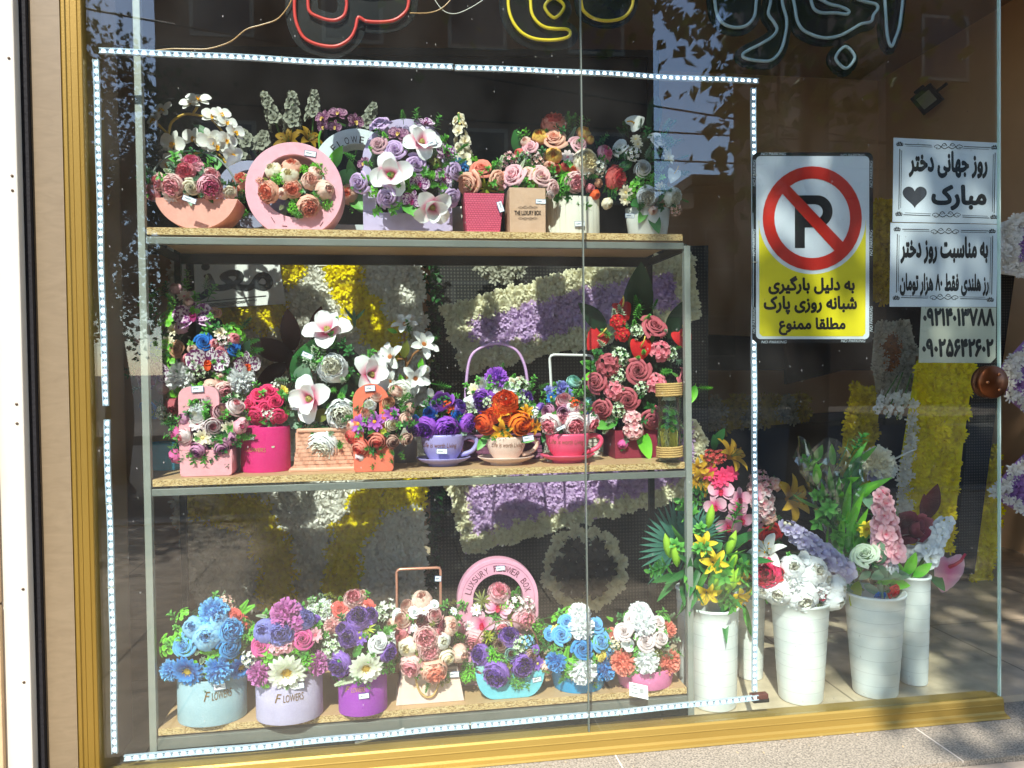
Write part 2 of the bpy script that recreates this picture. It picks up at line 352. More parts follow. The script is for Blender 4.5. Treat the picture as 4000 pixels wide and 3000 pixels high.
def f_star(g):
    mb = MB()
    for k in range(5): rpet(mb, k * 1.257 + g.uniform(-.15, .15), 26, -8 + g.uniform(-14, 10), 1.0, .52, g, 0, .05, 0, .2, 6, 4, .95)
    for k in range(4): rpet(mb, k * 1.57 + .6 + g.uniform(-.15, .15), 55, 24 + g.uniform(-10, 10), .82, .48, g, 0, .05, .02, .22, 6, 4, .95)
    dome(mb, .12, .14, .04, 1)
    for k in range(30):
        a = k * GA; r = .04 + .12 * k / 30; mb.tube([(r * .7 * math.cos(a), r * .7 * math.sin(a), .06), (r * 1.2 * math.cos(a), r * 1.2 * math.sin(a), .24 - .06 * k / 30)], .018, 1, 4)
    return mb
def f_daisy(g):
    mb = MB()
    for n, L, t, z in ((9, .9, 12, 0), (7, .72, 30, .03)):
        for k in range(n): rpet(mb, k * 2 * math.pi / n + g.uniform(-.1, .1) + z * 10, t + g.uniform(-6, 6), t - 20 + g.uniform(-10, 10), L, .42, g, 0, .1, z, .15, 4, 2, .9)
    dome(mb, .2, .16, .04, 1); return mb
def f_orch(g):
    mb = MB()
    for a in (90, 215, 325): rpet(mb, R(a), 14, -10, .95, .52, g, 0, .05, -.04, .12, 6, 4, .9)
    for a in (12, 168): rpet(mb, R(a), 20, -6, 1.0, 1.05, g, 0, .05, .03, .1, 6, 6, .9, wave=.015)
    rpet(mb, R(270), 60, -20, .5, .34, g, 1, .02, .08, .3, 5, 4, .9)
    for a in (200, 340): rpet(mb, R(a), 70, 40, .34, .26, g, 1, .02, .06, .35, 4, 4, .9)
    dome(mb, .09, .2, .05, 1, 8); return mb
def f_hyd(g):
    mb = MB(); N = 9
    for k in range(N):
        f = (k + .5) / N; th = math.acos(1 - 1.0 * f); az = k * GA; d = Vector((math.sin(th) * math.cos(az), math.sin(th) * math.sin(az), math.cos(th)))
        q = MB(); n = 5 if k % 2 else 4
        for j in range(n): rpet(q, j * 2 * math.pi / n, 22, -8, .9, .8, g, 0, .06, 0, .12, 3, 2, .85)
        dome(q, .12, .14, .04, 1, 6, 2)
        M = Matrix.Translation(d * .66) @ d.to_track_quat('Z', 'Y').to_matrix().to_4x4() @ Matrix.Rotation(g.uniform(0, 6), 4, 'Z') @ Matrix.Scale(.60, 4); mb.add(q, M)
        mb.tube([(0, 0, -.3), tuple(d * .66)], .02, 2, 4)
    return mb
def f_fill(g):
    mb = MB(); N = 17
    for k in range(N):
        f = (k + .5) / N; th = math.acos(1 - 1.1 * f); az = k * GA; d = Vector((math.sin(th) * math.cos(az), math.sin(th) * math.sin(az), math.cos(th))) * g.uniform(.6, 1.0)
        q = MB()
        for j in range(5): rpet(q, j * 1.2566, 35, 5, 1, .7, g, 0, .06, 0, .12, 2, 2, .85)
        dome(q, .2, .2, .04, 1, 6, 2)
        mb.add(q, Matrix.Translation(d) @ d.to_track_quat('Z', 'Y').to_matrix().to_4x4() @ Matrix.Rotation(g.uniform(0, 6), 4, 'Z') @ Matrix.Scale(.34, 4))
        mb.tube([(0, 0, -.5), tuple(d * .5), tuple(d)], .018, 2, 4)
        if k % 2:
            q = MB(); rpet(q, 0, 40, 10, .5, .2, g, 2, 0, 0, .1, 3, 2, .9, point=1); mb.add(q, Matrix.Translation(d * .6) @ Matrix.Rotation(az, 4, 'Z'))
    return mb
def f_anth(g):
    mb = MB(); rows = []; n = 20; k = 6
    for i in range(k + 1):
        t = i / k; row = []
        for j in range(n):
            a = 2 * math.pi * j / n; x = .74 * math.sin(a) * abs(math.sin(a)) ** .7; y = (13 * math.cos(a) - 4.2 * math.cos(2 * a) - 1.2 * math.cos(3 * a) - .6 * math.cos(4 * a)) / 17 * .98
            row.append((x * t, y * t - .12, .16 * t * t * abs(x) + .08 * math.sin(3 * a) * t ** 3 - .30 * t * t * (y < 0) * abs(y) - .12 * t ** 4 + .012 * math.sin(10 * a) * t))
        rows.append(row)
    mb.patch(rows, [i / k for i in range(k + 1)], 0, True)
    mb.tube([(0, -.05, .0), (.03, .05, .25), (.08, .22, .5), (.1, .5, .72)], .075, 1, 8, taper=.6); return mb
def f_lily(g):
    mb = MB()
    for k in range(6): rpet(mb, k * 1.047 + g.uniform(-.08, .08), 62 - 8 * (k % 2), -30 + g.uniform(-12, 8), 1.15, .52 if k % 2 else .40, g, 0, .05, -.2, .16, 7, 4, .95, point=1)
    for k in range(6):
        a = k * 1.047 + .5; mb.tube([(0, 0, -.1), (.16 * math.cos(a), .16 * math.sin(a), .35), (.28 * math.cos(a), .28 * math.sin(a), .5)], .014, 2, 4)
        mb.tube([(.22 * math.cos(a), .22 * math.sin(a), .47), (.33 * math.cos(a), .33 * math.sin(a), .53)], .032, 1, 5)
    return mb
def f_lbud(g):
    mb = MB()
    for k in range(3): cpet(mb, k * 2.094, R(72), [(.06, -.95), (.24, -.6), (.31, -.1), (.25, .45), (.02, .98)], g, spiral=.03, tip=.02)
    lathe(mb, (0, 0, 0), [(.05, -.95), (.22, -.55), (.285, -.1), (.22, .45), (.02, .95)], 1, 9, 0, us=[0, .3, .5, .7, 1]); return mb
def f_tulip(g):
    mb = MB()
    for k in range(6): cpet(mb, k * 1.047 + g.uniform(-.1, .1), R(42), [(.1, -.7), (.55, -.45), (.7, .1), (.62 + .1 * (k % 2), .6), (.66 + .2 * (k % 2), .85)], g, ruf=.03, tip=.22)
    return mb
# ---- leaves: +Z is the growth direction, -Y the face
def vleaf(mb, p, d, up, L, W, mi=0, fold=.12, bend=.2, nu=4, pw=.9, u=(0, 1), nv=4, point=1):
    d = Vector(d).normalized(); s = d.cross(Vector(up)); s = s.normalized() if s.length > 1e-3 else d.orthogonal().normalized(); n = s.cross(d); p = Vector(p); rows = []; us = []
    for i in range(nu + 1):
        t = i / nu; wd = W * .5 * max(0.02, math.sin(math.pi * min(1, (.03 + .97 * t)) ** pw)) ** .8 if t < 1 else W * .5 * (.03 if point else .3)
        c = p + d * L * t * (1 - .15 * bend * t) - n * (bend * L * t * t)
        rows.append([c + s * (v * wd) + n * (fold * wd * 2 * abs(v)) for v in ([-1, -.5, 0, .5, 1] if nv == 4 else [-1, 0, 1])]); us.append(u[0] + (u[1] - u[0]) * t)
    mb.patch(rows, us, mi)
def l_sprig(g):
    mb = MB(); mb.tube([(0, 0, -.6), (0, 0, 1)], .03, 0, 5)
    for k in range(44):
        t = k / 44; a = k * GA; e = .25 + .9 * t; d = (math.cos(a) * math.cos(e), math.sin(a) * math.cos(e), math.sin(e)); vleaf(mb, (0, 0, -.1 + 1.0 * t), d, (0, 0, 1), .46 * (1 - .45 * t), .13, nu=3, nv=2, u=(0, 1))
    return mb
def l_leafy(g):
    mb = MB(); st = smooth_path([(0, 0, -.6), (.03, 0, .1), (0, -.05, .9)], 5); mb.tube(st, .028, 0, 5)
    for k in range(13):
        t = k / 13; a = k * GA; e = .5 + .4 * t; d = (math.cos(a) * math.cos(e), math.sin(a) * math.cos(e), math.sin(e)); vleaf(mb, (0, 0, -.25 + 1.1 * t), d, (0, 0, 1), .55 * (1 - .3 * t), .26, nu=4, u=(.1, 1), bend=.35, nv=2)
    return mb
def l_moss(g):
    mb = MB()
    for k in range(95):
        f = (k + .5) / 95; th = math.acos(1 - 1.2 * f); az = k * GA; d = Vector((math.sin(th) * math.cos(az), math.sin(th) * math.sin(az), math.cos(th))); r = g.uniform(.45, 1.0)
        for q in range(2):
            e = (d + Vector((g.uniform(-1, 1), g.uniform(-1, 1), g.uniform(-1, 1))) * .9).normalized(); vleaf(mb, d * r * .75, e, d, .36, .15, nu=2, nv=2, u=(.2, 1))
    return mb
def l_clover(g):
    mb = MB()
    for k in range(12):
        a = k * GA; r = .2 + .7 * math.sqrt(k / 12); c = Vector((r * math.cos(a), r * math.sin(a), .45 * (1 - r * r) + g.uniform(-.1, .1)))
        n = (c + Vector((0, 0, .8))).normalized(); x = n.orthogonal().normalized(); y = n.cross(x); rows = []
        for rr in (0, .6, 1): rows.append([c + (x * math.cos(j * 1.0472 - 0) + y * math.sin(j * 1.0472)) * .29 * rr + n * .05 * rr for j in range(6)])
        mb.patch(rows, [.1, .6, 1], 0, True); mb.tube([(0, 0, -.5), tuple(c)], .02, 0, 4)
    return mb
def l_fern(g):
    mb = MB(); pts = [Vector((.0, -.35 * t * t, -1 + 2 * t - .12 * t * t)) for t in [i / 15 for i in range(16)]]; mb.tube(pts, .022, 0, 5, u=.2, taper=.4)
    for i in range(2, 16):
        t = i / 15; d = (pts[min(i + 1, 15)] - pts[i - 1]).normalized()
        for s in (-1, 1):
            e = (Vector((s, 0, 0)) * 1.0 + d * .35 + Vector((0, -.1, 0))).normalized(); vleaf(mb, pts[i], e, (0, -1, 0), .42 * (1.08 - .8 * t), .15, nu=3, nv=2, u=(.3, 1), point=0)
    return mb
def l_ros(g):
    mb = MB()
    for k in range(13):
        a = k * GA; e = .15 + .75 * g.random(); vleaf(mb, (0, 0, 0), (math.cos(a) * math.cos(e), math.sin(a) * math.cos(e), math.sin(e)), (0, 0, 1), .95, .16, nu=5, nv=2, bend=.3, u=(0, 1))
    return mb
def l_leaf(g):
    mb = MB(); vleaf(mb, (0, 0, -1), (0, 0, 1), (0, -1, 0), 2.0, .95, nu=9, fold=.10, bend=-.06, pw=.85); mb.tube([(0, .03, -1.3), (0, .03, -.5), (0, .06, .8)], .02, 0, 5, u=.9, taper=.4); return mb
def l_round(g):
    mb = MB(); vleaf(mb, (0, 0, -1), (0, 0, 1), (0, -1, 0), 2.0, 1.55, nu=9, fold=.07, bend=-.05, pw=.95, point=0); mb.tube([(0, .03, -1.3), (0, .03, -.5), (0, .06, .8)], .02, 0, 5, u=.9, taper=.4); return mb
def l_strap(g):
    mb = MB(); vleaf(mb, (0, 0, -1), (0, 0, 1), (0, -1, 0), 2.0, .42, nu=9, fold=.12, bend=-.25, pw=.75); return mb
def l_fan(g):
    mb = MB()
    for k in range(26):
        a = R(-15 + 210 * k / 25); vleaf(mb, (0, 0, 0), (math.cos(a), -.15 + g.uniform(-.06, .06), math.sin(a)), (0, -1, 0), 1.0 + g.uniform(-.08, .05), .085, nu=5, nv=2, bend=.08, u=(0, 1))
    mb.tube([(0, .02, -1.2), (0, .02, 0)], .03, 0, 5); return mb
def l_plume(g):
    mb = MB()
    for k in range(46):
        t = k / 46; s = 1 if k % 2 else -1
        vleaf(mb, (0, 0, -1 + 1.9 * t), (s * .75 * (1 - .3 * t), -.1, .75), (0, -1, 0), .62 * math.sin(math.pi * (.18 + .78 * t)) ** .8, .15, nu=3, nv=2, bend=.15)
    mb.tube([(0, 0, -1.2), (0, 0, .95)], .02, 0, 5); return mb
FL = dict(r=('rose', f_rose), p=('peony', f_peony), b=('peony_bud', f_bud), n=('ranunculus', f_ran), c=('carnation', f_carn), g=('gerbera', f_gerb), m=('magnolia', f_magn), t=('star_magnolia', f_star),
          d=('daisy', f_daisy), o=('orchid', f_orch), h=('hydrangea', f_hyd), s=('filler_blossom', f_fill), a=('anthurium', f_anth), l=('lily', f_lily), y=('lily_bud', f_lbud), k=('tulip', f_tulip))
LF = dict(S=('leaf_sprig', l_sprig), Y=('leafy_sprig', l_leafy), M=('moss_tuft', l_moss), C=('clover_sprig', l_clover), E=('fern_frond', l_fern), R=('leaf_rosette', l_ros), L=('broad_leaf', l_leaf),
          O=('round_leaf', l_round), T=('strap_leaf', l_strap), N=('palm_fan', l_fan), U=('plume_leaf', l_plume))
# name: base, tip, centre
CL = dict(white=('dfe0d2', 'f3f3ee', 'e9e4c4'), snow=('eef0f0', 'f8f9fa', 'd9d27a'), cream=('efe0b8', 'f6eeda', 'f2d98c'), pink=('e26a94', 'f6bcc8', 'e8709a'), pale=('ec98a6', 'f8d6d2', 'ee9ca8'), blush=('e8a898', 'f6d6c6', 'ec9a90'),
          peach=('f29a7c', 'fac8b2', 'f58e74'), salm=('ee7a68', 'f49a86', 'e85a50'), coral=('e8504e', 'f27a72', 'd83a3e'), hot=('e0225f', 'f4487e', 'c8144c'), mag=('d03a86', 'ea6fb0', 'f0d060'), rose=('da6478', 'f09aa6', 'dc6880'),
          dusty=('983848', 'cc6c76', '7a2030'), red=('b81420', 'd8282c', 'e8c860'), maroon=('5e1830', '8a2c48', '4a1024'), lilac=('b48cc8', 'dec0e8', '9860b4'), mauve=('b45c96', 'dca0c2', '8a3a74'), mauv2=('9a5878', 'dcb0b8', 'e8c8b8'),
          pom=('b44aa2', 'd884c6', 'a83c96'), violet=('6a3ca8', 'a276d6', 'd8c060'), purp=('7e30b8', 'b062dc', 'e6b860'), peri=('6866bc', '989ae0', '5a58b0'), blue=('2a78c4', '56a8e6', '2a6cb8'), sky=('4a9ee0', '7cc4f4', '4090d8'),
          lblue=('6ab4e8', 'a4d8f6', '3a86cc'), royal=('1a5cc0', '2f86e0', '164ea8'), teal=('6aa4a4', '9fd0c8', 'b06070'), mint=('8fd8cc', 'bceee2', '7cc8ba'), orange=('f05e12', 'fc9030', 'd83a08'), gold=('f0a010', 'f8bc34', 'd88808'),
          redor=('e0481a', 'f46a30', 'b82808'), yellow=('f2d848', 'f6e680', 'e8b818'), lemon=('f0c818', 'f4d83c', 'c89010'), dim=('c89018', 'd8ac2c', 'a87010'), tan=('c08058', 'd8a888', 'a86848'), brown=('9a6a58', 'd8b0a0', '7a4a40'),
          orch=('e8609a', 'f0b8cc', 'c82048'), lav=('b8a8d8', 'dcd4ec', 'e8e0c0'), bgerb=('1c4a9c', '4a9eea', 'd8b83c'), wgerb=('e8eccc', 'f6f6ee', 'd8b040'), pgerb=('9038a8', 'c872d0', 'f0a838'), wpink=('f0a8b4', 'f6ecec', 'ee8a9a'),
          tipp=('f4ece8', 'f2dde0', 'e8909c'), magn=('ee5c98', 'f6f7f6', 'b4b060'), starm=('f2f2ee', 'f7f8f8', 'd88a50'), yelpink=('e05070', 'f4cc60', 'f0a850'), plum=('7a3a6a', 'b08098', 'e0c070'), spotp=('e0b0d8', 'ecd4e8', '982868'),
          spotw=('f0e4ee', 'f4eef2', 'd85020'), black=('08080a', '101012', '201818'), wyel=('f4f2ea', 'f8f8f4', 'e8b010'), limeb=('8cc820', 'b4e048', '9ad030'), crim=('a80c34', 'd02450', '900828'), wgreen=('b8d0a0', 'e4eedc', '9ac070'), ponk=('f0a0b0', 'f6c8d0', 'e0607a'))
LCL = dict(g=('388a2e', '72bc50'), d=('235a2a', '3c8440'), b=('4fb022', '8adc42'), s=('5c8468', '86a888'), w=('5c8c54', 'cfdcc0'), o=('5e6420', '7c8230'), y=('8aa028', 'c4c83c'), p=('8ea878', 'dfe6c8'), t=('2c6a58', '5f9a86'), k=('16301c', '24442a'), e=('2f7a20', '8cc060'), m=('3a0e0e', '541614'))
SPOT = {'spotp': ('7a2a78', 7), 'spotw': ('7a3470', 7), 'plum': ('5a2450', 7)}
CL['shadewhite'] = ('7c8072', 'a2a494', '84845c'); CL['dim2'] = ('74560f', '9a781c', '6a4a08')  # white and gold petals with shade put into their colours
CIN = dict(orange='f06820', redor='e85020', lblue='8cc8f2', peri='7e7cca', sky='62b0ea', blush='f0b4a4', snow='e6e3d4', white='e4dfc8', cream='efdfb0', purp='64209a', violet='4c2488', mag='c23080', wyel='f0ead0', ponk='ee94a6', gold='f0a818', yellow='eed040')
MESH = {}
def fmesh(code, col, var):
    key = (code, col, var)
    if key not in MESH:
        nm, fn = (FL if code in FL else LF)[code]; g = random.Random(hash((ord(code), var)) & 0xffff)
        if code in FL:
            c = CL[col]; pos = (.12, .56) if code in 'mo' else (.1, .95)
            ms = [mat('petal_' + col + ('_m' if code in 'mo' else ''), c[1], .62, grad=(c[0], c[1]) + pos, transl=.16, spots=SPOT.get(col), spec=.25), mat('petal_in_' + col + ('_p' if code in 'pbnk' else ''), CIN.get(col, c[2]) if code in 'pbnk' else c[2], .65, spec=.25, transl=.1), mat('stem_green', '4a7a34', .6)]
            if code in 'pbn': pass
        else:
            c = LCL[col]; ms = [mat('leaf_' + col, c[1], .45, grad=(c[0], c[1]), transl=.18, spec=.4)]
        MESH[key] = fn(g).mesh(nm, ms)
    return MESH[key]
def orient(n, spin):
    n = Vector(n).normalized(); return n.to_track_quat('Z', 'Y').to_matrix().to_4x4() @ Matrix.Rotation(spin, 4, 'Z')
def put(par, code, col, pos, n, size, spin, g, roll=None):
    nm = (FL if code in FL else LF)[code][0]; o = bpy.data.objects.new(nm, fmesh(code, col, g.randrange(3 if code in FL else 2))); COL.objects.link(o); o.parent = par
    Mx = orient(n, spin) if roll is None else roll
    o.matrix_local = Matrix.Translation(Vector(pos) - par.location) @ Mx @ Matrix.Scale(size, 4); return o
CORE = {}
def core(par, c, r, g):
    mb = MB(); rows = []
    for i in range(9):
        th = math.pi * i / 8; rows.append([(c[0] + r[0] * math.sin(th) * math.cos(2 * math.pi * j / 14) * g.uniform(.9, 1.05), c[1] + r[1] * math.sin(th) * math.sin(2 * math.pi * j / 14) * g.uniform(.9, 1.05), c[2] - r[2] * math.cos(th)) for j in range(14)])
    mb.patch(rows, [0] * 9, 0, True)
    part('moss_base', mb, mat('moss', '1c3416', .9, noise=(60, .4), bump=(80, 1), hex2='0d1c0c'), par)
def bouquet(par, fr, spec, Yc, bulge=.8, fill='', nfill=0, fsize=.022, corek=.72, seed=1, tilt=.45, bottom=None, lift=.0):
    """spec: 'code x y radius colour [angle|y-shift]; ...' in pixels of frame fr; flowers sit on an ellipsoid dome round their middle at depth Yc"""
    g = random.Random(seed); items = []; s = FR[fr][2]
    for q in spec.split(';'):
        t = q.split()
        if not t: continue
        items.append((t[0], float(t[1]), float(t[2]), float(t[3]), t[4], float(t[5]) if len(t) > 5 else None))
    FI = [i for i in items if i[0] in FL] or items; P0 = [PT(fr, i[1], i[2], Yc) for i in FI]
    xs = [p[0] for p in P0]; zs = [p[2] for p in P0]; rr = max(i[3] for i in FI) * s * mpp(Yc) * .4
    cx, cz = (min(xs) + max(xs)) / 2, (min(zs) + max(zs)) / 2; rx, rz = (max(xs) - min(xs)) / 2 + rr, (max(zs) - min(zs)) / 2 + rr; ry = min(rx, rz) * bulge
    for code, x, y, r, col, ex in items:
        p = PT(fr, x, y, Yc); dzz = max(-1.0, (p[2] - cz) / rz); e = min(1, ((p[0] - cx) / rx) ** 2 * (1 if dzz > 0 else .8) + dzz ** 2 * (1 if dzz > 0 else .22)); Y = Yc - ry * math.sqrt(max(0, 1 - e * .96))
        if code in LF: Y += .006
        p = PT(fr, x, y, Y); n = Vector(((p[0] - cx) / rx ** 2 * rx, (Y - Yc) / ry - tilt, (p[2] - cz) / rz + .12)).normalized()
        size = r * s * mpp(Y)
        if code in 'LOTUENya' and ex is not None:    # tip direction in the picture plane
            a = R(ex); d = Vector((math.cos(a), -.18, math.sin(a))).normalized(); f = Vector((0.1 * g.uniform(-1, 1), -1, .35)); f = (f - d * f.dot(d)).normalized(); xx = (-f).cross(d)
            if code == 'a': Mx = Matrix((xx, -d, f)).transposed().to_4x4(); Mx = Matrix(((-xx).to_tuple(), (-d).to_tuple(), f.to_tuple())).transposed().to_4x4()
            else: Mx = Matrix((xx.to_tuple(), (-f).to_tuple(), d.to_tuple())).transposed().to_4x4()
            put(par, code, col, p, n, size, 0, g, Mx)
        elif code in 'y': put(par, code, col, p, (n.x * .5 + .1, -.25, 1), size, g.uniform(0, 6), g)
        elif code == 'o': put(par, code, col, p, n, size * 1.05, 0 + g.uniform(-.35, .35), g)
        else: put(par, code, col, p, n, size * ((1.0 if code == 'm' else 1.14) if code in FL else 1.2), g.uniform(0, 6.28), g)
    if corek: core(par, (cx, Yc + .01, cz), (rx * corek, ry * corek * .9, rz * corek), g)
    kt = fill.split(); kinds = list(zip(kt[::2], kt[1::2]))
    for i in range(int(nfill * 1.25)):
        th = g.uniform(0, 2 * math.pi); q = math.sqrt(g.random()) * 1.02; x, z = cx + rx * q * math.cos(th), cz + rz * q * math.sin(th)
        dzz = (z - cz) / rz; ee = min(1, ((x - cx) / rx) ** 2 + dzz ** 2 * (1 if dzz > 0 else .3)); Y = Yc - ry * .84 * math.sqrt(max(0, 1 - ee)); kd = kinds[i % len(kinds)]
        n = Vector((math.cos(th) * q + g.uniform(-.4, .4), (Y - Yc) / ry * .7 - .25, math.sin(th) * q + .15 + g.uniform(-.3, .3)))
        sz = fsize * g.uniform(.95, 1.5)
        put(par, kd[0], kd[1], (x, Y, z), n, sz, g.uniform(0, 6.28), g)
def price_tag(par, fr, x, y, wpx, hpx, ang, Y):
    c = PT(fr, x, y, Y); s = FR[fr][2] * mpp(Y); a = R(ang); W, Hh = wpx * s / 2, hpx * s / 2
    def q(u, v, dy): return (c[0] + u * math.cos(a) - v * math.sin(a), c[1] + dy, c[2] + u * math.sin(a) + v * math.cos(a))
    mb = MB()
    for (k, dy, mi) in ((1, 0, 0), (.86, -.0006, 1)):
        kk = k if k == 1 else 1 - .14 * Hh / W
        mb.patch([[q(-W * kk, -Hh * k, dy), q(W * kk, -Hh * k, dy)], [q(-W * kk, Hh * k, dy), q(W * kk, Hh * k, dy)]], [0, 0], mi)
    g = random.Random(int(x + y)); pts = [q(-W * .7 + W * .9 * i / 14, Hh * (.1 + g.uniform(-.25, .25)), -.0012) for i in range(15)]; mb.tube(pts, .0005, 0, 4)
    return part('price_tag', mb, [mat('tag_blue', '3c5c94', .5), mat('tag_white', 'eceef0', .5)], par, False)
# ================================================================== THE SETTING
ZT, ZM, ZB, SY, SR = 1.235, .655, .075, .09, .385     # shelf tops, front and rear of the shelves
ZP = -.02                                              # pavement
mb = MB(); mb.box((-.66, -.20, ZP - .1), (2.9, .055, ZP))
m_gran = mat('granite', 'aea391', .8, hex2='6a6357', noise=(240, .3), bump=(300, .25))
def tile_mat(name, a, b_, sx, sy, mort='6a6054', msize=.004, rough=.6, off=.5, bumpy=.15):
    mm = bpy.data.materials.new(name); mm.use_nodes = True; n = mm.node_tree; p = n.nodes['Principled BSDF']; L = n.links.new
    tc = n.nodes.new('ShaderNodeTexCoord'); br = n.nodes.new('ShaderNodeTexBrick'); br.offset = off; br.inputs['Color1'].default_value = lin(a); br.inputs['Color2'].default_value = lin(b_); br.inputs['Mortar'].default_value = lin(mort)
    br.inputs['Scale'].default_value = 1; br.inputs['Mortar Size'].default_value = msize; br.inputs['Brick Width'].default_value = sx; br.inputs['Row Height'].default_value = sy
    L(tc.outputs['Object'], br.inputs[0]); no = n.nodes.new('ShaderNodeTexNoise'); no.inputs['Scale'].default_value = 14; no.inputs['Detail'].default_value = 9; L(tc.outputs['Object'], no.inputs['Vector'])
    mx = n.nodes.new('ShaderNodeMix'); mx.data_type = 'RGBA'; mx.blend_type = 'MULTIPLY'; mx.inputs[0].default_value = .55; L(br.outputs[0], mx.inputs[6]); L(no.outputs[1], mx.inputs[7]); 
    rp = n.nodes.new('ShaderNodeValToRGB'); rp.color_ramp.elements[0].color = (.45, .45, .45, 1); rp.color_ramp.elements[1].color = (1.25, 1.25, 1.25, 1); rp.color_ramp.elements[0].position = .3; rp.color_ramp.elements[1].position = .7; L(no.outputs[0], rp.inputs[0]); L(rp.outputs[0], mx.inputs[7])
    L(mx.outputs[2], p.inputs['Base Color']); p.inputs['Roughness'].default_value = rough
    bp = n.nodes.new('ShaderNodeBump'); bp.inputs['Strength'].default_value = bumpy; bp.inputs['Distance'].default_value = .004; L(no.outputs[0], bp.inputs['Height']); L(bp.outputs[0], p.inputs['Normal']); return mm
struct('pavement_kerb', mb, m_gran)
mb = MB(); mb.box((.5, -.2007, ZP - .004), (.503, .05, ZP + .0006)); mb.box((1.28, -.2007, ZP - .004), (1.283, .05, ZP + .0006)); struct('pavement_joint', mb, mat('joint', 'd8cdbc', .9))
mb = MB(); mb.box((-40, -3.2, ZP - .3), (40, -.203, ZP - .012)); struct('pavement', mb, tile_mat('paving', 'c4b29c', 'b8a690', .6, .6, rough=.8))
mb = MB(); mb.box((-40, -3.4, ZP - .35), (40, -3.202, ZP + .0)); struct('kerb', mb, mat('kerb', 'a8a298', .85, noise=(30, .5)))
mb = MB(); mb.poly([(-400, -500, ZP - .34), (400, -500, ZP - .34), (400, 60, ZP - .34), (-400, 60, ZP - .34)]); struct('ground', mb, mat('ground', '5e5a54', .95, noise=(2, .5)))
mb = MB(); mb.poly([(-60, -10.5, ZP - .15), (60, -10.5, ZP - .15), (60, -3.39, ZP - .15), (-60, -3.39, ZP - .15)]); struct('road', mb, mat('asphalt', '62605c', .9, noise=(60, .5), bump=(200, .5)))
mb = MB(); mb.box((-60, -14, ZP - .34), (60, -10.5, ZP - .02)); struct('far_pavement', mb, tile_mat('paving_far', '9a8c7c', '8a7e70', .4, .2, rough=.85, msize=.02, mort='3a342e'))
# interior
mb = MB(); mb.box((-1.6, .056, -.12), (4.6, 3.4, -.002)); struct('floor', mb, tile_mat('floor_tile', 'cdbb9f', 'c2b096', .6, .6, mort='8a7c68', msize=.003, rough=.35, off=0, bumpy=.02))
m_brown = mat('brown_wall', 'd4ac84', .8, noise=(3, .5), hex2='c49c74')
mb = MB(); mb.box((-1.6, 2.5, 0), (2.95, 2.6, 2.6)); o = struct('back_wall', mb, m_brown)
mb = MB(); mb.box((2.9, -.02 + .6, 0), (3.02, 2.5, 2.6)); struct('right_wall', mb, m_brown)
mb = MB(); mb.box((-1.72, .22, 0), (-1.6, 2.5, 2.6)); struct('left_wall', mb, m_brown)
mb = MB(); mb.box((-1.6, .062, 2.6), (3.4, 2.6, 2.72)); struct('ceiling', mb, mat('ceiling', '9a7c60', .9))
mb = MB(); mb.box((-1.7, .03, 0), (-.655, .22, 2.6)); struct('side_wall', mb, mat('side_wall', '8c7862', .8, noise=(4, .6)))
mb = MB(); mb.box((-.69, -.08, 2.55), (3.4, .06, 2.75)); struct('lintel', mb, mat('stone_head', 'c2a684', .8, noise=(6, .6)))
mb = MB(); mb.box((-6, -.02, 2.76), (8, .3, 7.5)); tag(part('upper_facade', mb, mat('facade', 'b89a78', .85, noise=(3, .5)), None, False), 'tan stone facade above the shop window', 'facade')
mb = MB(); mb.box((3.4, -.1, ZP), (8, .3, 2.75)); tag(part('neighbour_wall', mb, mat('facade', 'b89a78'), None, False), 'tan stone wall right of the shop doorway', 'wall')
# left pier: stone, white painted strip, marble, gold jamb
sm = mat('tan_stone', 'cdb08a', .75, noise=(9, .6), hex2='bb9c74', bump=(60, .3))
r_ = root('stone_pier', (-1.2, -.05, ZP), 'tan stone cladding at the far left edge of the shop front', 'pier')
for k in range(-1, 6): mb = MB(); mb.box((-6, -.07 + .001 * (k % 2), k * .38 + .05), (-.813, .2, k * .38 + .426)); part('stone_slab', mb, sm, r_, False, .002)
r_ = root('white_post', (-.783, -.06, ZP), 'white painted flat metal post with rivets between tan stone and marble', 'post')
mb = MB(); mb.box((-.815, -.058, ZP), (-.762, .1, 3)); part('panel', mb, mat('white_paint', 'cbc7bb', .5, noise=(5, .5), hex2='c0baac'), r_, False, .003)
for z in (.26, .80, .84, 1.28, 1.55, .455, 1.31): disc(r_, 'rivet', (-.775 if z > .7 and z < .9 or z < .3 else -.772, -.058, z), [(.0028, 0), (.0028, .0015), (.001, .002)], mat('rivet', '6a5a4a', .5, .6), 12)
mb = MB(); mb.box((-.7615, -.035, ZP), (-.749, .1, 3)); tag(part('rubber_seal', mb, mat('seal', '16151a', .8, bump=(120, .8)), None, False), 'rough black sealant line between white post and marble', 'seal')
mb = MB(); mb.box((-.7485, -.022, ZP), (-.688, .1, 3))
m_marb = mat('veined_marble', '76664e', .45, noise=(30, .6), hex2='83735a'); n = m_marb.node_tree; tx = [q for q in n.nodes if q.type == 'TEX_NOISE'][0]; tx.inputs['Distortion'].default_value = 1.6
mp = n.nodes.new('ShaderNodeMapping'); mp.inputs['Rotation'].default_value = (0, .35, 0); mp.inputs['Scale'].default_value = (.5, 1, 1.8); tc = [q for q in n.nodes if q.type == 'TEX_COORD'][0]; n.links.new(tc.outputs['Object'], mp.inputs[0]); n.links.new(mp.outputs[0], tx.inputs['Vector'])
tag(part('marble_reveal', mb, m_marb, None, False), 'veined brown marble strip between white post and gold jamb', 'marble strip')
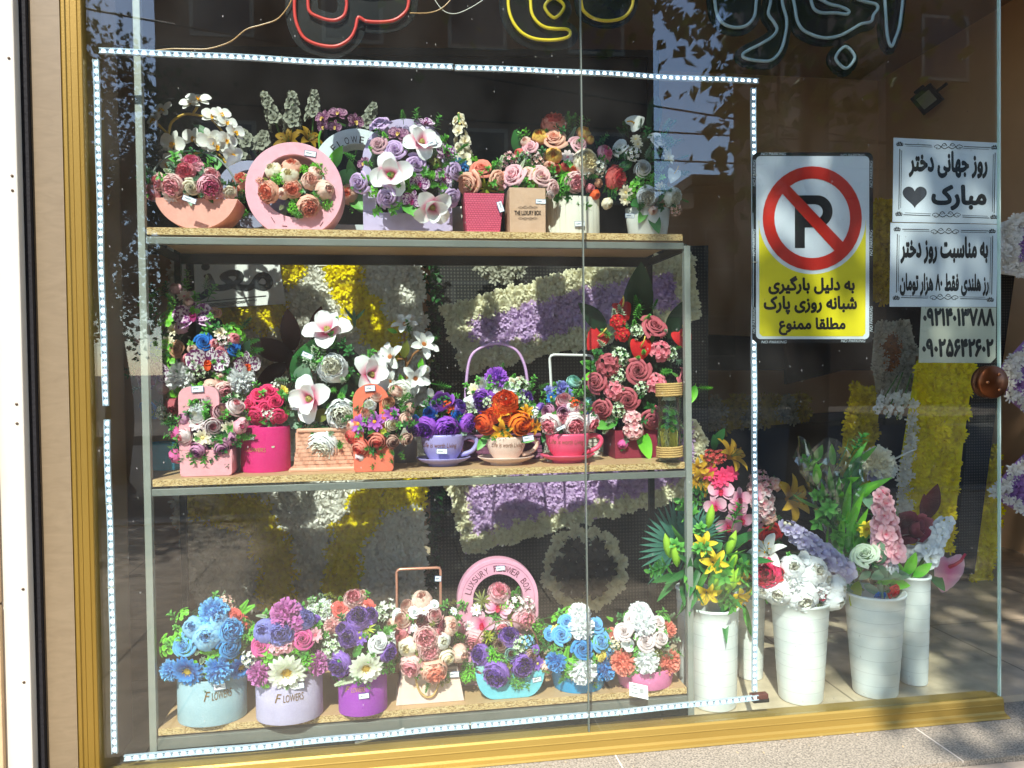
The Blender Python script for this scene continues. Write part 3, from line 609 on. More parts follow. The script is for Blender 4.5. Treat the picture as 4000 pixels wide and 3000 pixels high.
gold = mat('gold_anodised', 'b0944c', .4, .45, noise=(2, .6), hex2='a08442', bump=(260, .12)); gold_dk = mat('gold_shaded', '8e7230', .42, .4, noise=(3, .6), hex2='826828', bump=(260, .12))  # second gold is the same metal darkened for shade on the upright
mb = MB()
prof = [(-.687, .1), (-.687, -.020), (-.684, -.0235), (-.678, -.0235), (-.676, -.0205), (-.6690, -.020), (-.6685, -.0188), (-.6680, -.020), (-.656, -.0195), (-.6545, -.0180), (-.6535, -.0195), (-.6475, -.0185), (-.646, -.016), (-.646, .014), (-.646, .1)]
mb.patch([[(x, y, z) for x, y in prof] for z in (ZP, 3)], [0, 0]); o = tag(part('window_frame', mb, gold_dk, None, False), 'gold anodised upright frame at the left of the shop window', 'window frame')
mb = MB()
prof = [(.055, ZP + .002), (.055, .018), (.028, .018), (.028, .026), (-.006, .026), (-.010, .022), (-.012, .010), (-.0135, .009), (-.0135, .0075), (-.012, .0065), (-.013, -.008), (-.018, -.0125), (-.030, -.015), (-.034, -.018), (-.034, ZP + .001)]
mb.patch([[(x, y, z) for y, z in prof] for x in (-.65, 1.552)], [0, 0]); mb.poly([(1.552, y, z) for y, z in prof]); tag(part('window_threshold', mb, gold, None, False), 'gold anodised threshold rail along the bottom of the shop window', 'window frame')
# window glass
gm = glass_mat('window_glass', 1.66, 'f8fcfa', .0065)
for a, b_, lb in ((-.648, .4435, 'large clear shop window pane left of the vertical seam, in front of the flower shelves'), (.4475, 1.547, 'large clear shop window pane right of the vertical seam, with no parking sign and papers')):
    mb = MB(); mb.box((a, -.004, .0265), (b_, .004, 2.56)); tag(part('window_pane', mb, gm, None, False), lb, 'window pane')
mb = MB(); mb.box((.4442, -.0052, .0268), (.4468, .0052, 2.55)); tag(part('silicone_joint', mb, mat('silicone', '687068', .4), None, False), 'thin grey silicone joint between the two window panes', 'seal')
mb = MB(); mb.box((1.5472, -.0045, .0268), (1.5502, .0045, 2.55)); tag(part('glass_edge', mb, mat('glass_edge', 'b8cfc4', .2), None, False), 'pale green polished edge at the right end of the window', 'glass edge')
# ------------------------------------------------------------------ shelf unit
steel = mat('raw_steel', 'a2a69e', .45, .2, noise=(10, .7), hex2='8a8e88', bump=(90, .2)); dsteel = mat('dark_steel', '2e2e2c', .5, .4, noise=(12, .6))
def chip_mat():
    mm = bpy.data.materials.new('chipboard'); mm.use_nodes = True; n = mm.node_tree; p = n.nodes['Principled BSDF']; p.inputs['Roughness'].default_value = .8; L = n.links.new
    tc = n.nodes.new('ShaderNodeTexCoord'); mp = n.nodes.new('ShaderNodeMapping'); mp.inputs['Scale'].default_value = (.45, 1, 1); vo = n.nodes.new('ShaderNodeTexVoronoi'); vo.inputs['Scale'].default_value = 620; rp = n.nodes.new('ShaderNodeValToRGB')
    for e, (ps, c) in zip((rp.color_ramp.elements[0], rp.color_ramp.elements.new(.3), rp.color_ramp.elements.new(.55), rp.color_ramp.elements[-1]), ((0, '7a5c34'), (.3, 'ae8c58'), (.6, 'cdae78'), (1, 'd8c090'))): e.position = ps; e.color = lin(c)
    sp = n.nodes.new('ShaderNodeSeparateColor'); L(tc.outputs['Object'], mp.inputs[0]); L(mp.outputs[0], vo.inputs['Vector']); L(vo.outputs['Color'], sp.inputs[0]); L(sp.outputs[0], rp.inputs[0]); L(rp.outputs[0], p.inputs['Base Color']); return mm
chip = chip_mat(); lam = mat('beige_laminate', 'c4a27a', .55, noise=(7, .6), hex2='b8956c')
r_ = root('display_shelf', (.09, .24, 0), 'steel frame shelf unit with three chipboard shelves full of flower boxes', 'shelf')
XL, XR = -.575, .746
for i, z in enumerate((ZT, ZM, ZB)):
    mb = MB(); mb.box((XL + .018, SY, z - .0165), (XR - .018, SR, z - .0008)); o = part('shelf_board', mb, chip, r_, False)
    mb = MB(); mb.box((XL + .019, SY + .001, z - .0007), (XR - .019, SR - .001, z)); mb.box((XL + .019, SY + .001, z - .0174), (XR - .019, SR - .001, z - .0166)); q = part('laminate', mb, lam, r_, False)
    zb = z - .0225; t = .016 if i < 2 else .026
    mb = MB(); mb.box((XL + .0165, SY - .004, zb - t), (XR - .0165, SY + .012, zb)); part('front_rail', mb, mat('rail_steel', '80847e', .45, .2, noise=(10, .7), hex2='6c706a'), r_, False, .001)
    mb = MB(); mb.box((XL + .0165, SR - .012, zb - .022), (XR - .0165, SR + .004, zb + .004)); part('rear_rail', mb, dsteel, r_, False, .001)
    for x in (XL + .003, XR - .013): mb = MB(); mb.box((x, SY + .0125, zb - .018), (x + .012, SR - .0125, zb)); part('side_rail', mb, dsteel, r_, False)
for x in (XL, XR - .016):
    mb = MB(); mb.box((x, SY - .006, -.001), (x + .016, SY + .012, 2.45 if x < 0 else ZT - .03)); part('post', mb, steel, r_, False, .001)
    mb = MB(); mb.box((x, SR - .01, -.001), (x + .016, SR + .006, ZT)); part('post', mb, dsteel, r_, False, .001)
mb = MB(); mb.box((XL + .0165, SY - .002, .0), (XR - .0165, SY + .004, .024)); part('kick_rail', mb, dsteel, r_, False)
# ------------------------------------------------------------------ LED strips behind the glass
LC = [PT('V', 215, 116, .016), PT('V', 1640, 176, .016), PT('V', 1632, 1500, .016), PT('V', 247, 1640, .016)]
wht = mat('led_bar_white', 'b4c4d2', .35, spec=.5); ledm = mat('led_lit', 'f4fbff', .3, emit=2.2); ledk = mat('led_pad', '30384a', .5)
x0, x1, z0, z1 = -.627, .889, .062, 1.6
segs = [((x0 + .004, z1), (.145, z1), 'upper left half'), ((.149, z1), (x1 + .008, z1), 'upper right half'), ((x1 - .004, z1 - .018), (x1 - .012, z0 + .022), 'right'), ((x0 + .02, z0 - .013), (.16, z0 - .006), 'lower left'), ((.164, z0 - .006), (x1 - .004, z0 + .006), 'lower right'), ((x0 - .004, z1 - .018), (x0 + .001, .83), 'left upper'), ((x0 + .003, .80), (x0 + .002, z0 - .0), 'left lower')]
for (ax, az), (bx, bz), ds in segs:
    L_ = math.hypot(bx - ax, bz - az); ux, uz = (bx - ax) / L_, (bz - az) / L_
    r_ = root('led_strip', ((ax + bx) / 2, .016, (az + bz) / 2), 'lit white LED strip of the frame behind the glass, ' + ds + ' run', 'light strip', 'LED strips framing the shop window')
    def q(s, t, y, ph=ax * 7 + az * 3): t = t + .0012 * math.sin(s * 8.5 + ph) + .0007 * math.sin(s * 23 + ph * 2); return (ax + ux * s - uz * t, y + .0006 * math.sin(s * 15 + ph), az + uz * s + ux * t)
    mb = MB(); h = .0045
    for (t0, t1, ya, yb) in ((-h, h, .013, .017), (-h - .0015, -h, .009, .017), (h, h + .0015, .009, .017)):
        mb.patch([[q(L_ * i / 40, t0, ya), q(L_ * i / 40, t1, ya), q(L_ * i / 40, t1, yb), q(L_ * i / 40, t0, yb)] for i in range(41)], [0] * 41, 0, True)
    for i in range(1, int(L_ / .22) + 1):
        cl = MB(); s0 = L_ * i / (int(L_ / .22) + 1); cl.tube([q(s0, .0072 * math.cos(t), .0125 + .0055 * math.sin(t)) for t in [2 * math.pi * k / 14 for k in range(15)]], .0011, 0, 5); part('tie', cl, mat('tie_clear', 'b8b4a4', .3), r_)
    part('bar', mb, wht, r_, False)
    mb = MB(); m2 = MB(); N = int(L_ / .0165)
    for i in range(N):
        s = (i + .5) * L_ / N; mb.patch([[q(s - .0034, -.003, .0115), q(s + .0034, -.003, .0115)], [q(s - .0034, .003, .0115), q(s + .0034, .003, .0115)]], [0, 0])
        for t in (-.0022, .0022): m2.patch([[q(s + .0072, t - .001, .0125), q(s + .0094, t - .001, .0125)], [q(s + .0072, t + .001, .0125), q(s + .0094, t + .001, .0125)]], [0, 0])
    o = part('led_chips', mb, ledm, r_, False); o['kind'] = 'stuff'; o = part('solder_pads', m2, ledk, r_, False); o['kind'] = 'stuff'
copper = mat('clear_cable', 'b88a50', .3, spec=.7); wcab = mat('white_cable', 'd8d4c8', .4)
def cable(name, fr, pts, Y, r, m_, lb, cat='cable'):
    mb = MB(); mb.tube(smooth_path([PT(fr, x, y, Y) for x, y in pts], 8), r, 0, 6); return tag(part(name, mb, m_, None), lb, cat)
cable('sign_cable', 'L', [(640, 335), (760, 330), (900, 320), (1050, 302), (1180, 303), (1290, 300), (1420, 258), (1520, 182), (1610, 155), (1700, 125), (1750, 80), (1790, 20), (1810, -40)], .022, .0016, copper, 'copper coloured cable running from the LED frame up to the red neon sign')
cable('sign_cable', 'M', [(950, 80), (1060, 80), (1140, 55), (1200, 0), (1230, -50)], .022, .0014, copper, 'short copper coloured cable between red and yellow neon signs')
cable('thin_cable', 'M', [(1085, -30), (1150, 60), (1220, 85), (1300, 60), (1400, 0), (1430, -40)], .024, .001, wcab, 'thin grey cable looping between red and yellow neon signs')
cable('floor_cable', 'H', [(-200, 1420), (-60, 1385), (60, 1350), (140, 1320)], .03, .003, wcab, 'white cable lying along the left half of the window sill')
cable('floor_cable', 'H', [(420, 1300), (800, 1280), (1100, 1262), (1400, 1240), (1650, 1225)], .03, .002, wcab, 'white cable lying along the right half of the window sill')
r_ = root('cable_connector', PT('I', 810, 1545, .02), 'dark red cable clip at the lower right corner of the LED frame', 'connector')
mb = MB(); p = PT('I', 815, 1540, .02); mb.box((p[0] - .022, .012, p[2] - .008), (p[0] + .022, .03, p[2] + .006)); part('clip', mb, mat('clip_red', '5a1c18', .5), r_, False, .002)
mb = MB(); p = PT('I', 820, 1562, .02); mb.box((p[0] - .02, .012, p[2] - .006), (p[0] + .022, .026, p[2] + .005)); part('plug', mb, mat('plug_black', '181818', .5), r_, False, .002)
# ------------------------------------------------------------------ neon signs
blk = mat('acrylic_black', '0c0d0e', .25, spec=.5)
def neon(name, lb, fr, paths, hexc, Y=.03, tr=.0038, grow=.021):
    m_ = mat('neon_' + hexc, hexc, .35, spec=.5); P0 = PT(fr, paths[0][0][0], paths[0][0][1], Y); r = root(name, P0, lb, 'neon sign')
    for i, pt in enumerate(paths):
        W_ = smooth_path([PT(fr, x, y, Y - .008) for x, y in pt], 7, True)
        mb = MB(); mb.tube(list(W_) + [W_[0], W_[1]], tr, 0, 8); part('neon_tube', mb, m_, r)
        loop = [(q[0], q[2]) for q in (Vector(PT(fr, 0, 0, Y)) * 0 + w_ for w_ in W_)]
        # backing: the outline grown outwards
        n = len(loop); ar = sum(loop[k][0] * loop[(k + 1) % n][1] - loop[(k + 1) % n][0] * loop[k][1] for k in range(n)); sgn = 1 if ar > 0 else -1; out = []
        for k in range(n):
            a, c = loop[k - 1], loop[(k + 1) % n]; dx, dz = c[0] - a[0], c[1] - a[1]; l = math.hypot(dx, dz) or 1; out.append((loop[k][0] + sgn * dz / l * grow, loop[k][1] - sgn * dx / l * grow))
        o = link('backing', curve_mesh('backing', [out], Y + .0012 * i, .004, blk), r); o.data.transform(Matrix.Translation(-r.location))
neon('neon_sign', 'red outlined Persian letter neon sign hanging at the top of the window', 'M',
     [[(245, -140), (238, 0), (240, 90), (256, 160), (290, 225), (345, 262), (420, 283), (490, 286), (545, 265), (590, 225), (615, 170), (632, 108), (680, 130), (760, 136), (840, 128), (895, 100), (935, 50), (945, -40), (945, -140), (880, -150), (860, -60), (700, -40), (565, -60), (560, 30), (545, 92), (500, 122), (450, 124), (390, 106), (335, 76), (321, 20), (320, -140), (280, -160)]], 'd23a30')
neon('neon_sign', 'yellow outlined Persian letter neon sign with a diamond dot', 'M',
     [[(1562, -140), (1556, 0), (1565, 80), (1595, 150), (1645, 205), (1715, 238), (1800, 248), (1880, 242), (1930, 225), (1938, 197), (1915, 180), (1850, 178), (1785, 168), (1735, 135), (1702, 80), (1694, 0), (1690, -140), (1630, -170)], [(1782, 42), (1838, -12), (1902, 40), (1842, 110)]], 'e8cc28')
neon('neon_sign', 'yellow outlined rounded neon letter across the glass seam', 'N', [[(85, -120), (88, 20), (110, 65), (160, 93), (220, 100), (280, 88), (318, 55), (336, 0), (336, -120), (210, -150)]], 'd8b82c', grow=.014)
neon('neon_sign', 'white outlined Persian word neon sign at the top right of the window', 'N',
     [[(732, -100), (732, 40), (760, 105), (810, 130), (868, 127), (908, 95), (924, 40), (920, -100), (820, -140)], [(1048, -110), (1052, 10), (1072, 90), (1068, 160), (1045, 240), (1000, 288), (940, 292), (875, 280), (862, 262), (885, 243), (950, 210), (1005, 175), (1026, 140), (1010, 105), (985, 65), (995, 10), (1010, -110)],
      [(1118, -110), (1115, 50), (1138, 128), (1190, 165), (1260, 182), (1330, 170), (1390, 138), (1430, 115), (1478, 103), (1490, 70), (1510, 42), (1500, 20), (1440, 5), (1400, -20), (1380, -110)], [(1546, -110), (1550, 90), (1558, 180), (1575, 222), (1592, 190), (1618, 100), (1630, -110)],
      [(1354, 224), (1400, 275), (1356, 328), (1308, 278)], [(1196, -20), (1200, 35), (1236, 60), (1310, 62), (1362, 68), (1370, 52), (1330, 32), (1275, 18)]], '9fb2ba', grow=.017)
# ------------------------------------------------------------------ signs and papers on the glass
def quad_mesh(fr, pts, Y, dY=.0):
    return [PT(fr, x, y, Y + dY) for x, y in pts]
def sheet(par, name, fr, pts, Y, m_, th=.0004):
    p = quad_mesh(fr, pts, Y); lp = [(q[0], q[2]) for q in p]; o = link(name, curve_mesh(name, [lp], Y, th, m_), par); o.data.transform(Matrix.Translation(-par.location)); return o
def rrect(x0, y0, x1, y1, r, sk=0):
    out = []
    for cx, cy, a in ((x0 + r, y0 + r, 180), (x1 - r, y0 + r, 270), (x1 - r, y1 - r, 0), (x0 + r, y1 - r, 90)):
        for k in range(7): t = R(a + 15 * k); out.append((cx + r * math.cos(t), cy + r * math.sin(t) + sk * (cx + r * math.cos(t) - x0)))
    return out
YS = .0075; ink = mat('print_black', '14161a', .5); pap = mat('paper_white', 'd4dae4', .7); redp = mat('print_red', 'c42418', .45); yel = mat('print_yellow', 'e4d41c', .45)
r_ = root('no_parking_sign', PT('O', 540, 1390, YS), 'white and yellow no parking sign with red prohibition circle on the window', 'sign')
sheet(r_, 'border', 'O', rrect(147, 158, 930, 1393, 40), YS + .0016, ink)
sheet(r_, 'face', 'O', rrect(172, 182, 905, 1368, 28), YS + .0011, pap)
def arcpts(cx, cy, rx, ry, a0, a1, n=40): return [(cx + rx * math.cos(R(a0 + (a1 - a0) * i / n)), cy + ry * math.sin(R(a0 + (a1 - a0) * i / n))) for i in range(n + 1)]
yl = [(192, 600)] + arcpts(536, 585, 348, 362, 177, 3) + [(882, 598), (880, 1330), (862, 1350), (212, 1350), (193, 1330)]
sheet(r_, 'yellow_field', 'O', yl, YS + .0007, yel)
lo = [[(q[0], q[2]) for q in quad_mesh('O', arcpts(536, 585, a, b_, 0, 360)[:-1], YS)] for a, b_ in ((321, 337), (246, 258))]
o = link('ring', curve_mesh('ring', lo, YS - .0001, .0006, redp), r_); o.data.transform(Matrix.Translation(-r_.location))
sheet(r_, 'slash', 'O', [(338, 420), (385, 372), (738, 742), (690, 805)], YS - .0003, redp)
pl = [(424, 436), (570, 436)] + arcpts(570, 540, 98, 104, -90, 90, 20) + [(488, 645), (488, 778), (424, 778)]
ph = [(488, 494), (560, 494)] + arcpts(560, 542, 45, 46, -90, 90, 14) + [(488, 588)]
lo = [[(q[0], q[2]) for q in quad_mesh('O', pp, YS)] for pp in (pl, ph)]; o = link('letter', curve_mesh('letter', lo, YS + .0003, .0004, ink), r_); o.data.transform(Matrix.Translation(-r_.location))
for s, a in (('به دلیل بارگیری', (255, 962, 808, 1075)), ('شبانه روزی پارک', (225, 1092, 822, 1205)), ('مطلقا ممنوع', (322, 1232, 748, 1340))): text_px('lettering', s, 'O', *a, YS + .0002, ink, r_, bold=.042, fa=True)
npw = mat('print_white', 'c8d0d8', .5)
for a in ((203, 158, 366, 177), (718, 168, 876, 187), (206, 1378, 370, 1396), (722, 1370, 880, 1389)): text_px('border_lettering', 'NO PARKING', 'O', *a, YS + .0009, npw, r_, bold=.012, shear=.2)
for x, y0, y1 in ((918, 212, 385), (917, 660, 828), (917, 1155, 1320), (160, 205, 378), (158, 655, 830), (158, 1162, 1332)):
    text_at('border_lettering', 'NO PARKING', PT('O', x - 10, y1, YS + .0009), PT('O', x - 10, y0, YS + .0009), PT('O', x + 10, y1, YS + .0009), npw, r_, bold=.012, shear=.2)
def scroll(r, fr, cx, cy, w_, h, Y, th=.0011):
    mb = MB()
    for s in (-1, 1):
        for pts in ([(0, .1), (.25, .55), (.5, .15), (.72, -.3), (.95, 0), (.88, .35), (.72, .2)], [(.1, -.1), (.25, -.6), (.42, -.3), (.3, -.05), (.2, -.25)], [(.45, -.1), (.6, .5), (.8, .55), (.78, .25)]): mb.tube(smooth_path([PT(fr, cx + s * q[0] * w_, cy + q[1] * h, Y) for q in pts], 6), th, 0, 5, taper=.5)
    part('scroll_ornament', mb, ink, r)
def paper(lb, fr, quad, frame, lines, scr, heart=None, m_=pap):
    r = root('paper_notice', PT(fr, *quad[3], YS), lb, 'notice'); sheet(r, 'sheet', fr, quad, YS + .001, m_)
    if frame:
        x0, y0, x1, y1, sl = frame; mb = MB()
        for off in (0, 12):
            a, b_, c, d = (x0 + off, y0 + off), (x1 - off, y0 + off + sl), (x1 - off - 8, y1 - off + sl), (x0 + off - 8, y1 - off)
            for p_, q_ in ((a, b_), (b_, c), (c, d), (d, a)):
                e = [(p_[0] + (q_[0] - p_[0]) * t, p_[1] + (q_[1] - p_[1]) * t) for t in (.07, .93)]
                if p_ in (a, c): 
                    for f0, f1 in ((.05, .33), (.67, .95)): mb = MB(); mb.tube([PT(fr, p_[0] + (q_[0] - p_[0]) * t, p_[1] + (q_[1] - p_[1]) * t, YS + .0008) for t in (f0, f1)], .0006 if off else .001, 0, 4); part('border_line', mb, ink, r)
                else: mb = MB(); mb.tube([PT(fr, *t, YS + .0008) for t in e], .0006 if off else .001, 0, 4); part('border_line', mb, ink, r)
        for cx, cy in scr[:2]: scroll(r, fr, cx, cy, 95, 30, YS + .0008)
        for cx, cy in scr[2:]: scroll(r, fr, cx, cy, 22, 22, YS + .0008)
    for s, a, dy in lines: text_px('lettering', s, fr, *a, YS + .0006, ink, r, dy=dy, bold=.048, fa=True)
    if heart:
        cx, cy, s = heart; pts = [(cx + s * 16 * math.sin(t) ** 3, cy - s * (13 * math.cos(t) - 5 * math.cos(2 * t) - 2 * math.cos(3 * t) - math.cos(4 * t))) for t in [2 * math.pi * k / 48 for k in range(48)]]
        sheet(r, 'heart', fr, pts, YS + .0006, mat('print_grey', '3a3c44', .5))
paper('white framed notice with grey heart, upper of the pinned papers', 'O', [(1063, 62), (1757, 97), (1752, 622), (1056, 608)], (1104, 103, 1722, 560, 25), [('روز جهانی دختر', (1165, 150, 1668, 312), 12), ('مبارک', (1315, 372, 1658, 525), 6)], [(1418, 118), (1405, 560), (1103, 103), (1718, 125), (1097, 556), (1712, 576)], (1200, 438, 4.9))
paper('white framed notice with two Persian lines, below the heart notice', 'O', [(1043, 614), (1742, 626), (1728, 1160), (1037, 1158)], (1088, 655, 1706, 1098, 12), [('به مناسبت روز دختر', (1110, 706, 1672, 872), 6), ('رز هلندی فقط ۸۰ هزار تومان', (1105, 945, 1678, 1080), 6)], [(1395, 668), (1390, 1095), (1086, 655), (1702, 668), (1080, 1100), (1690, 1112)])
paper('cream paper with two handwritten style phone numbers, lowest on the glass', 'O', [(1243, 1160), (1728, 1163), (1724, 1490), (1692, 1523), (1224, 1521)], None, [('۰۹۲۱۴۰۱۳۷۸۸', (1258, 1172, 1712, 1278), 2), ('۰۹۰۲۵۶۴۲۶۰۲', (1252, 1372, 1706, 1478), 2)], [], None, mat('paper_cream', 'c4c4b4', .7))
# door lock on the glass edge
r_ = root('door_lock', PT('K', 1610, 350, -.01), 'round bronze patch lock clamped on the right edge of the window', 'lock')
c = PT('K', 1625, 355, -.012); bz = mat('bronze', '6a3c20', .3, .8, noise=(30, .6))
for y, rr, nm in ((-.016, .043, 'front_plate'), (.006, .043, 'rear_plate')):
    disc(r_, nm, (c[0], y + .011, c[2]), [(rr * .98, 0), (rr, .004), (rr * .92, .010), (.001, .012)], bz, 36)
for dx, dz in ((.012, .02), (.012, -.02), (-.022, 0)): disc(r_, 'screw', (c[0] + dx, -.0165, c[2] + dz), [(.004, 0), (.004, .002), (.001, .003)], mat('screw', 'a06a44', .3, .8), 12)
# ================================================================== THINGS ON THE SHELVES
def dims(fr, x0, x1, Y): a, b_ = PT(fr, x0, 0, Y)[0], PT(fr, x1, 0, Y)[0]; return (a + b_) / 2, (b_ - a) / 2
def velvet(h, h2=None): return mat('velvet_' + h, h, .85, noise=(22, .55), hex2=h2, bump=(150, .3), spec=.2)
def card(h): return mat('card_' + h, h, .6, noise=(60, .6), spec=.25)
def cyl_box(par, fr, x0, x1, ztop, base, Yf, ratio, m_, taper=1.0, nm='box', lid=True):
    """oval box: left/right pixel edges; Yf is the front-most depth"""
    Yc = Yf
    for _ in range(3): cx, rx = dims2(fr, x0, x1, Yc); Yc = Yf + rx * ratio
    mb = MB(); h = ztop - base
    lathe(mb, (cx, Yc, base), [(rx * taper * .985, 0), (rx * taper, .003), (rx, h - .003), (rx * .985, h), (rx * .95, h), (rx * .94, h - .02), (.001, h - .02)], ratio, 56); part(nm, mb, m_, par); return cx, Yc, rx
def dims2(fr, x0, x1, Y): a, b_ = PT(fr, x0[0], x0[1], Y)[0], PT(fr, x1[0], x1[1], Y)[0]; return (a + b_) / 2, (b_ - a) / 2
def wrap_oval(cx, Yc, rx, ratio, eps=.0015):
    return lambda q: (q[0], Yc - rx * ratio * math.sqrt(max(.02, 1 - ((q[0] - cx) / rx) ** 2)) - eps, q[2])
def ext(par, nm, loops, Y0, depth, m_, bevel=.001):
    o = link(nm, curve_mesh(nm, loops, Y0, depth, m_, bevel), par); o.data.transform(Matrix.Translation(-par.location)); return o
def tube(par, nm, pts, r, m_, closed=False): mb = MB(); mb.tube(pts, r, 0, 8); return part(nm, mb, m_, par)
gold_ink = mat('gold_ink', '8a6a30', .4, .5); dark_ink = mat('dark_ink', '33261e', .6); brown_ink = mat('brown_ink', '8a5a40', .6)
# ---- top shelf -------------------------------------------------------------
Yf = .125
r_ = root('flower_basket', PT('A', 590, 1190, .18), 'peach half-moon flower box with thin wire handle, leftmost on the top shelf', 'flower box', 'half-moon flower boxes')
cx, cz = (PT('A', 588, 935, Yf)[0], PT('A', 588, 850, Yf)[2]); rr = (PT('A', 945, 0, Yf)[0] - PT('A', 232, 0, Yf)[0]) / 2 * 1.05
zt = PT('A', 588, 938, Yf)[2]; a0 = -math.degrees(math.asin(min(1, (cz - zt) / rr)))
lo = [(x, max(z, ZT + .0005)) for x, z in circ(cx, cz, rr, 180 - a0, 360 + a0, 60, False)]
ext(r_, 'box', [lo], Yf, .10, card('f0aea0'))
tube(r_, 'handle', smooth_path([PT('A', x, y, Yf + .04) for x, y in ((190, 930), (195, 800), (250, 660), (380, 565), (560, 530), (740, 570), (860, 680), (925, 800), (940, 930))], 6), .0022, mat('wire_grey', '9aa29c', .4, .4))
bouquet(r_, 'A', 'p 550 640 72 pink;p 500 715 72 rose;p 395 835 88 pale;r 545 840 72 cream;p 705 840 88 pink;p 720 745 60 pale;p 215 890 62 pink;p 275 800 64 pale;d 365 920 60 tipp;r 880 890 58 cream;d 800 920 36 pale;r 600 660 50 pink;S 360 720 60 p;S 640 730 60 s;S 790 790 60 s;L 310 990 45 d 250;L 540 960 50 s 280;L 715 950 40 d 300;L 640 700 40 s 70', Yf + .05, 1.35, 'Y g S s Y d', 16, .024, .7, 11)
price_tag(r_, 'A', 530, 950, 112, 45, -20, Yf - .045)
r_ = root('orchid_plant', PT('A', 650, 1180, .33), 'white and yellow arching moth orchid behind the peach half-moon box', 'orchid')
mb = MB(); lathe(mb, (r_.location.x, .33, ZT), [(.035, 0), (.045, .07), (.042, .07), (.001, .06)]); part('pot', mb, card('b8a890'), r_)
os_ = mat('orchid_stem', 'c8a028', .5)
for pts in ([(600, 1100), (380, 700), (352, 480), (360, 330), (400, 260), (500, 212), (620, 225), (710, 250), (790, 330), (850, 420)], [(690, 1100), (480, 620), (460, 590), (520, 600), (590, 550), (690, 540), (790, 565), (850, 640), (885, 700)], [(352, 390), (310, 350), (260, 300)], [(560, 210), (600, 150)]): tube(r_, 'stem', smooth_path([PT('A', x, y, .31) for x, y in pts], 5), .0032, os_)
bouquet(r_, 'A', 'o 310 185 95 wyel;o 610 95 95 wyel;o 730 240 85 wyel;o 540 125 80 wyel;o 240 270 90 wyel;o 800 220 80 wyel;o 850 290 80 wyel;o 920 370 80 wyel;o 710 440 100 wyel;o 570 420 85 wyel;o 400 470 105 wyel;o 850 440 80 wyel;o 900 560 80 wyel;o 770 490 85 wyel;o 920 640 85 wyel;o 400 590 85 wyel;o 345 640 70 wyel;L 640 360 80 d 320;L 720 560 80 d 300;L 780 650 60 g 250', .31, .15, '', 0, .02, 0, 12)
r_ = root('flower_box', PT('A', 1060, 1180, .30), 'grey-lilac round flower box half hidden behind the pink ring box', 'flower box', 'round ring flower boxes')
def ring_box(par, fr, cx_, cy_, R_, hx, hy, hr, Y, depth, m_, flat):
    c = PT(fr, cx_, cy_, Y); rr = PT(fr, cx_ + R_, cy_, Y)[0] - c[0]; h = PT(fr, hx, hy, Y); r2 = PT(fr, hx + hr, hy, Y)[0] - h[0]
    out = [(x, max(z, flat)) for x, z in circ(c[0], c[2], rr, n=72)]
    ext(par, 'box', [out, circ(h[0], h[2], r2, n=60)], Y, depth, m_); return c, rr
ring_box(r_, 'A', 1060, 905, 300, 1060, 880, 190, .27, .07, card('9ea2be'), ZT + .0005)
bouquet(r_, 'A', 'p 985 790 66 peach;p 950 860 50 peach;M 980 890 60 g;Y 985 970 60 g;M 990 1050 50 g;p 1100 820 60 peach', .26, .6, 'Y g', 4, .02, .6, 13)
r_ = root('flower_box', PT('R', 895, 1540, .17), 'pink round ring flower box with peach peonies in its hole', 'flower box', 'round ring flower boxes')
c, rr = ring_box(r_, 'R', 897, 860, 850, 895, 790, 560, Yf, .085, card('f4b4c4'), ZT + .0005)
bouquet(r_, 'R', 'p 455 900 165 peach;p 865 850 140 peach;b 805 615 140 cream;b 530 520 130 cream;b 850 455 145 peach;p 1170 710 135 blush;p 1150 1140 170 peach;b 1430 860 150 blush;b 1265 570 115 blush;s 295 700 55 peach;b 690 930 90 blush;M 1065 530 95 b;M 600 660 115 b;M 900 1180 110 b;C 920 1050 90 g;M 1300 950 120 g;M 1460 1110 110 b;M 980 1270 90 g;O 1030 800 110 s 120;L 1060 860 70 s 290;S 680 1150 90 p;Y 1500 780 80 o;L 400 680 60 o 150;S 1300 700 60 p', Yf + .012, .55, 'M b Y g', 5, .018, .6, 14)
price_tag(r_, 'R', 1175, 225, 195, 95, -8, Yf - .002)
tube(r_, 'staple', [PT('R', 490, 1335, Yf - .001), PT('R', 550, 1430, Yf - .001)], .0007, mat('rust', '5a3a30', .6)); tube(r_, 'staple', [PT('R', 685, 1490, Yf - .001), PT('R', 770, 1495, Yf - .001)], .0007, MC['rust']); tube(r_, 'staple', [PT('R', 1400, 1415, Yf - .001), PT('R', 1345, 1495, Yf - .001)], .0007, MC['rust'])
def arch_loop(cx_, z0_, zc, R_, n=40): return [(cx_ - R_, z0_)] + [(cx_ + R_ * math.cos(R(180 - 180 * i / n)), zc + R_ * math.sin(R(180 - 180 * i / n))) for i in range(n + 1)] + [(cx_ + R_, z0_)]
def arc_text(par, s, cx_, cz_, rad, a0, a1, h, Y, m_, bold=.015):
    n = len(s)
    for i, ch in enumerate(s):
        if ch == ' ': continue
        a = R(a0 + (a1 - a0) * (i + .5) / n); ux, uz = math.sin(a), -math.cos(a); nx, nz = math.cos(a), math.sin(a); wd = h * (.62 if ch not in 'WM' else .9) * (.4 if ch == 'I' else 1)
        c = np.array((cx_ + rad * nx, Y, cz_ + rad * nz)); t = np.array((ux, 0, uz)); nn = np.array((nx, 0, nz))
        text_at('cut_letter', ch, c - t * wd / 2 + nn * h / 2, c + t * wd / 2 + nn * h / 2, c - t * wd / 2 - nn * h / 2, m_, par, bold=bold)
r_ = root('flower_box', PT('A', 2000, 1180, .30), 'white arched flower box with big green leaves behind the lilac arch box', 'flower box', 'arched flower boxes')
c = PT('A', 1985, 720, .28); Ro = PT('A', 2370, 720, .28)[0] - c[0]
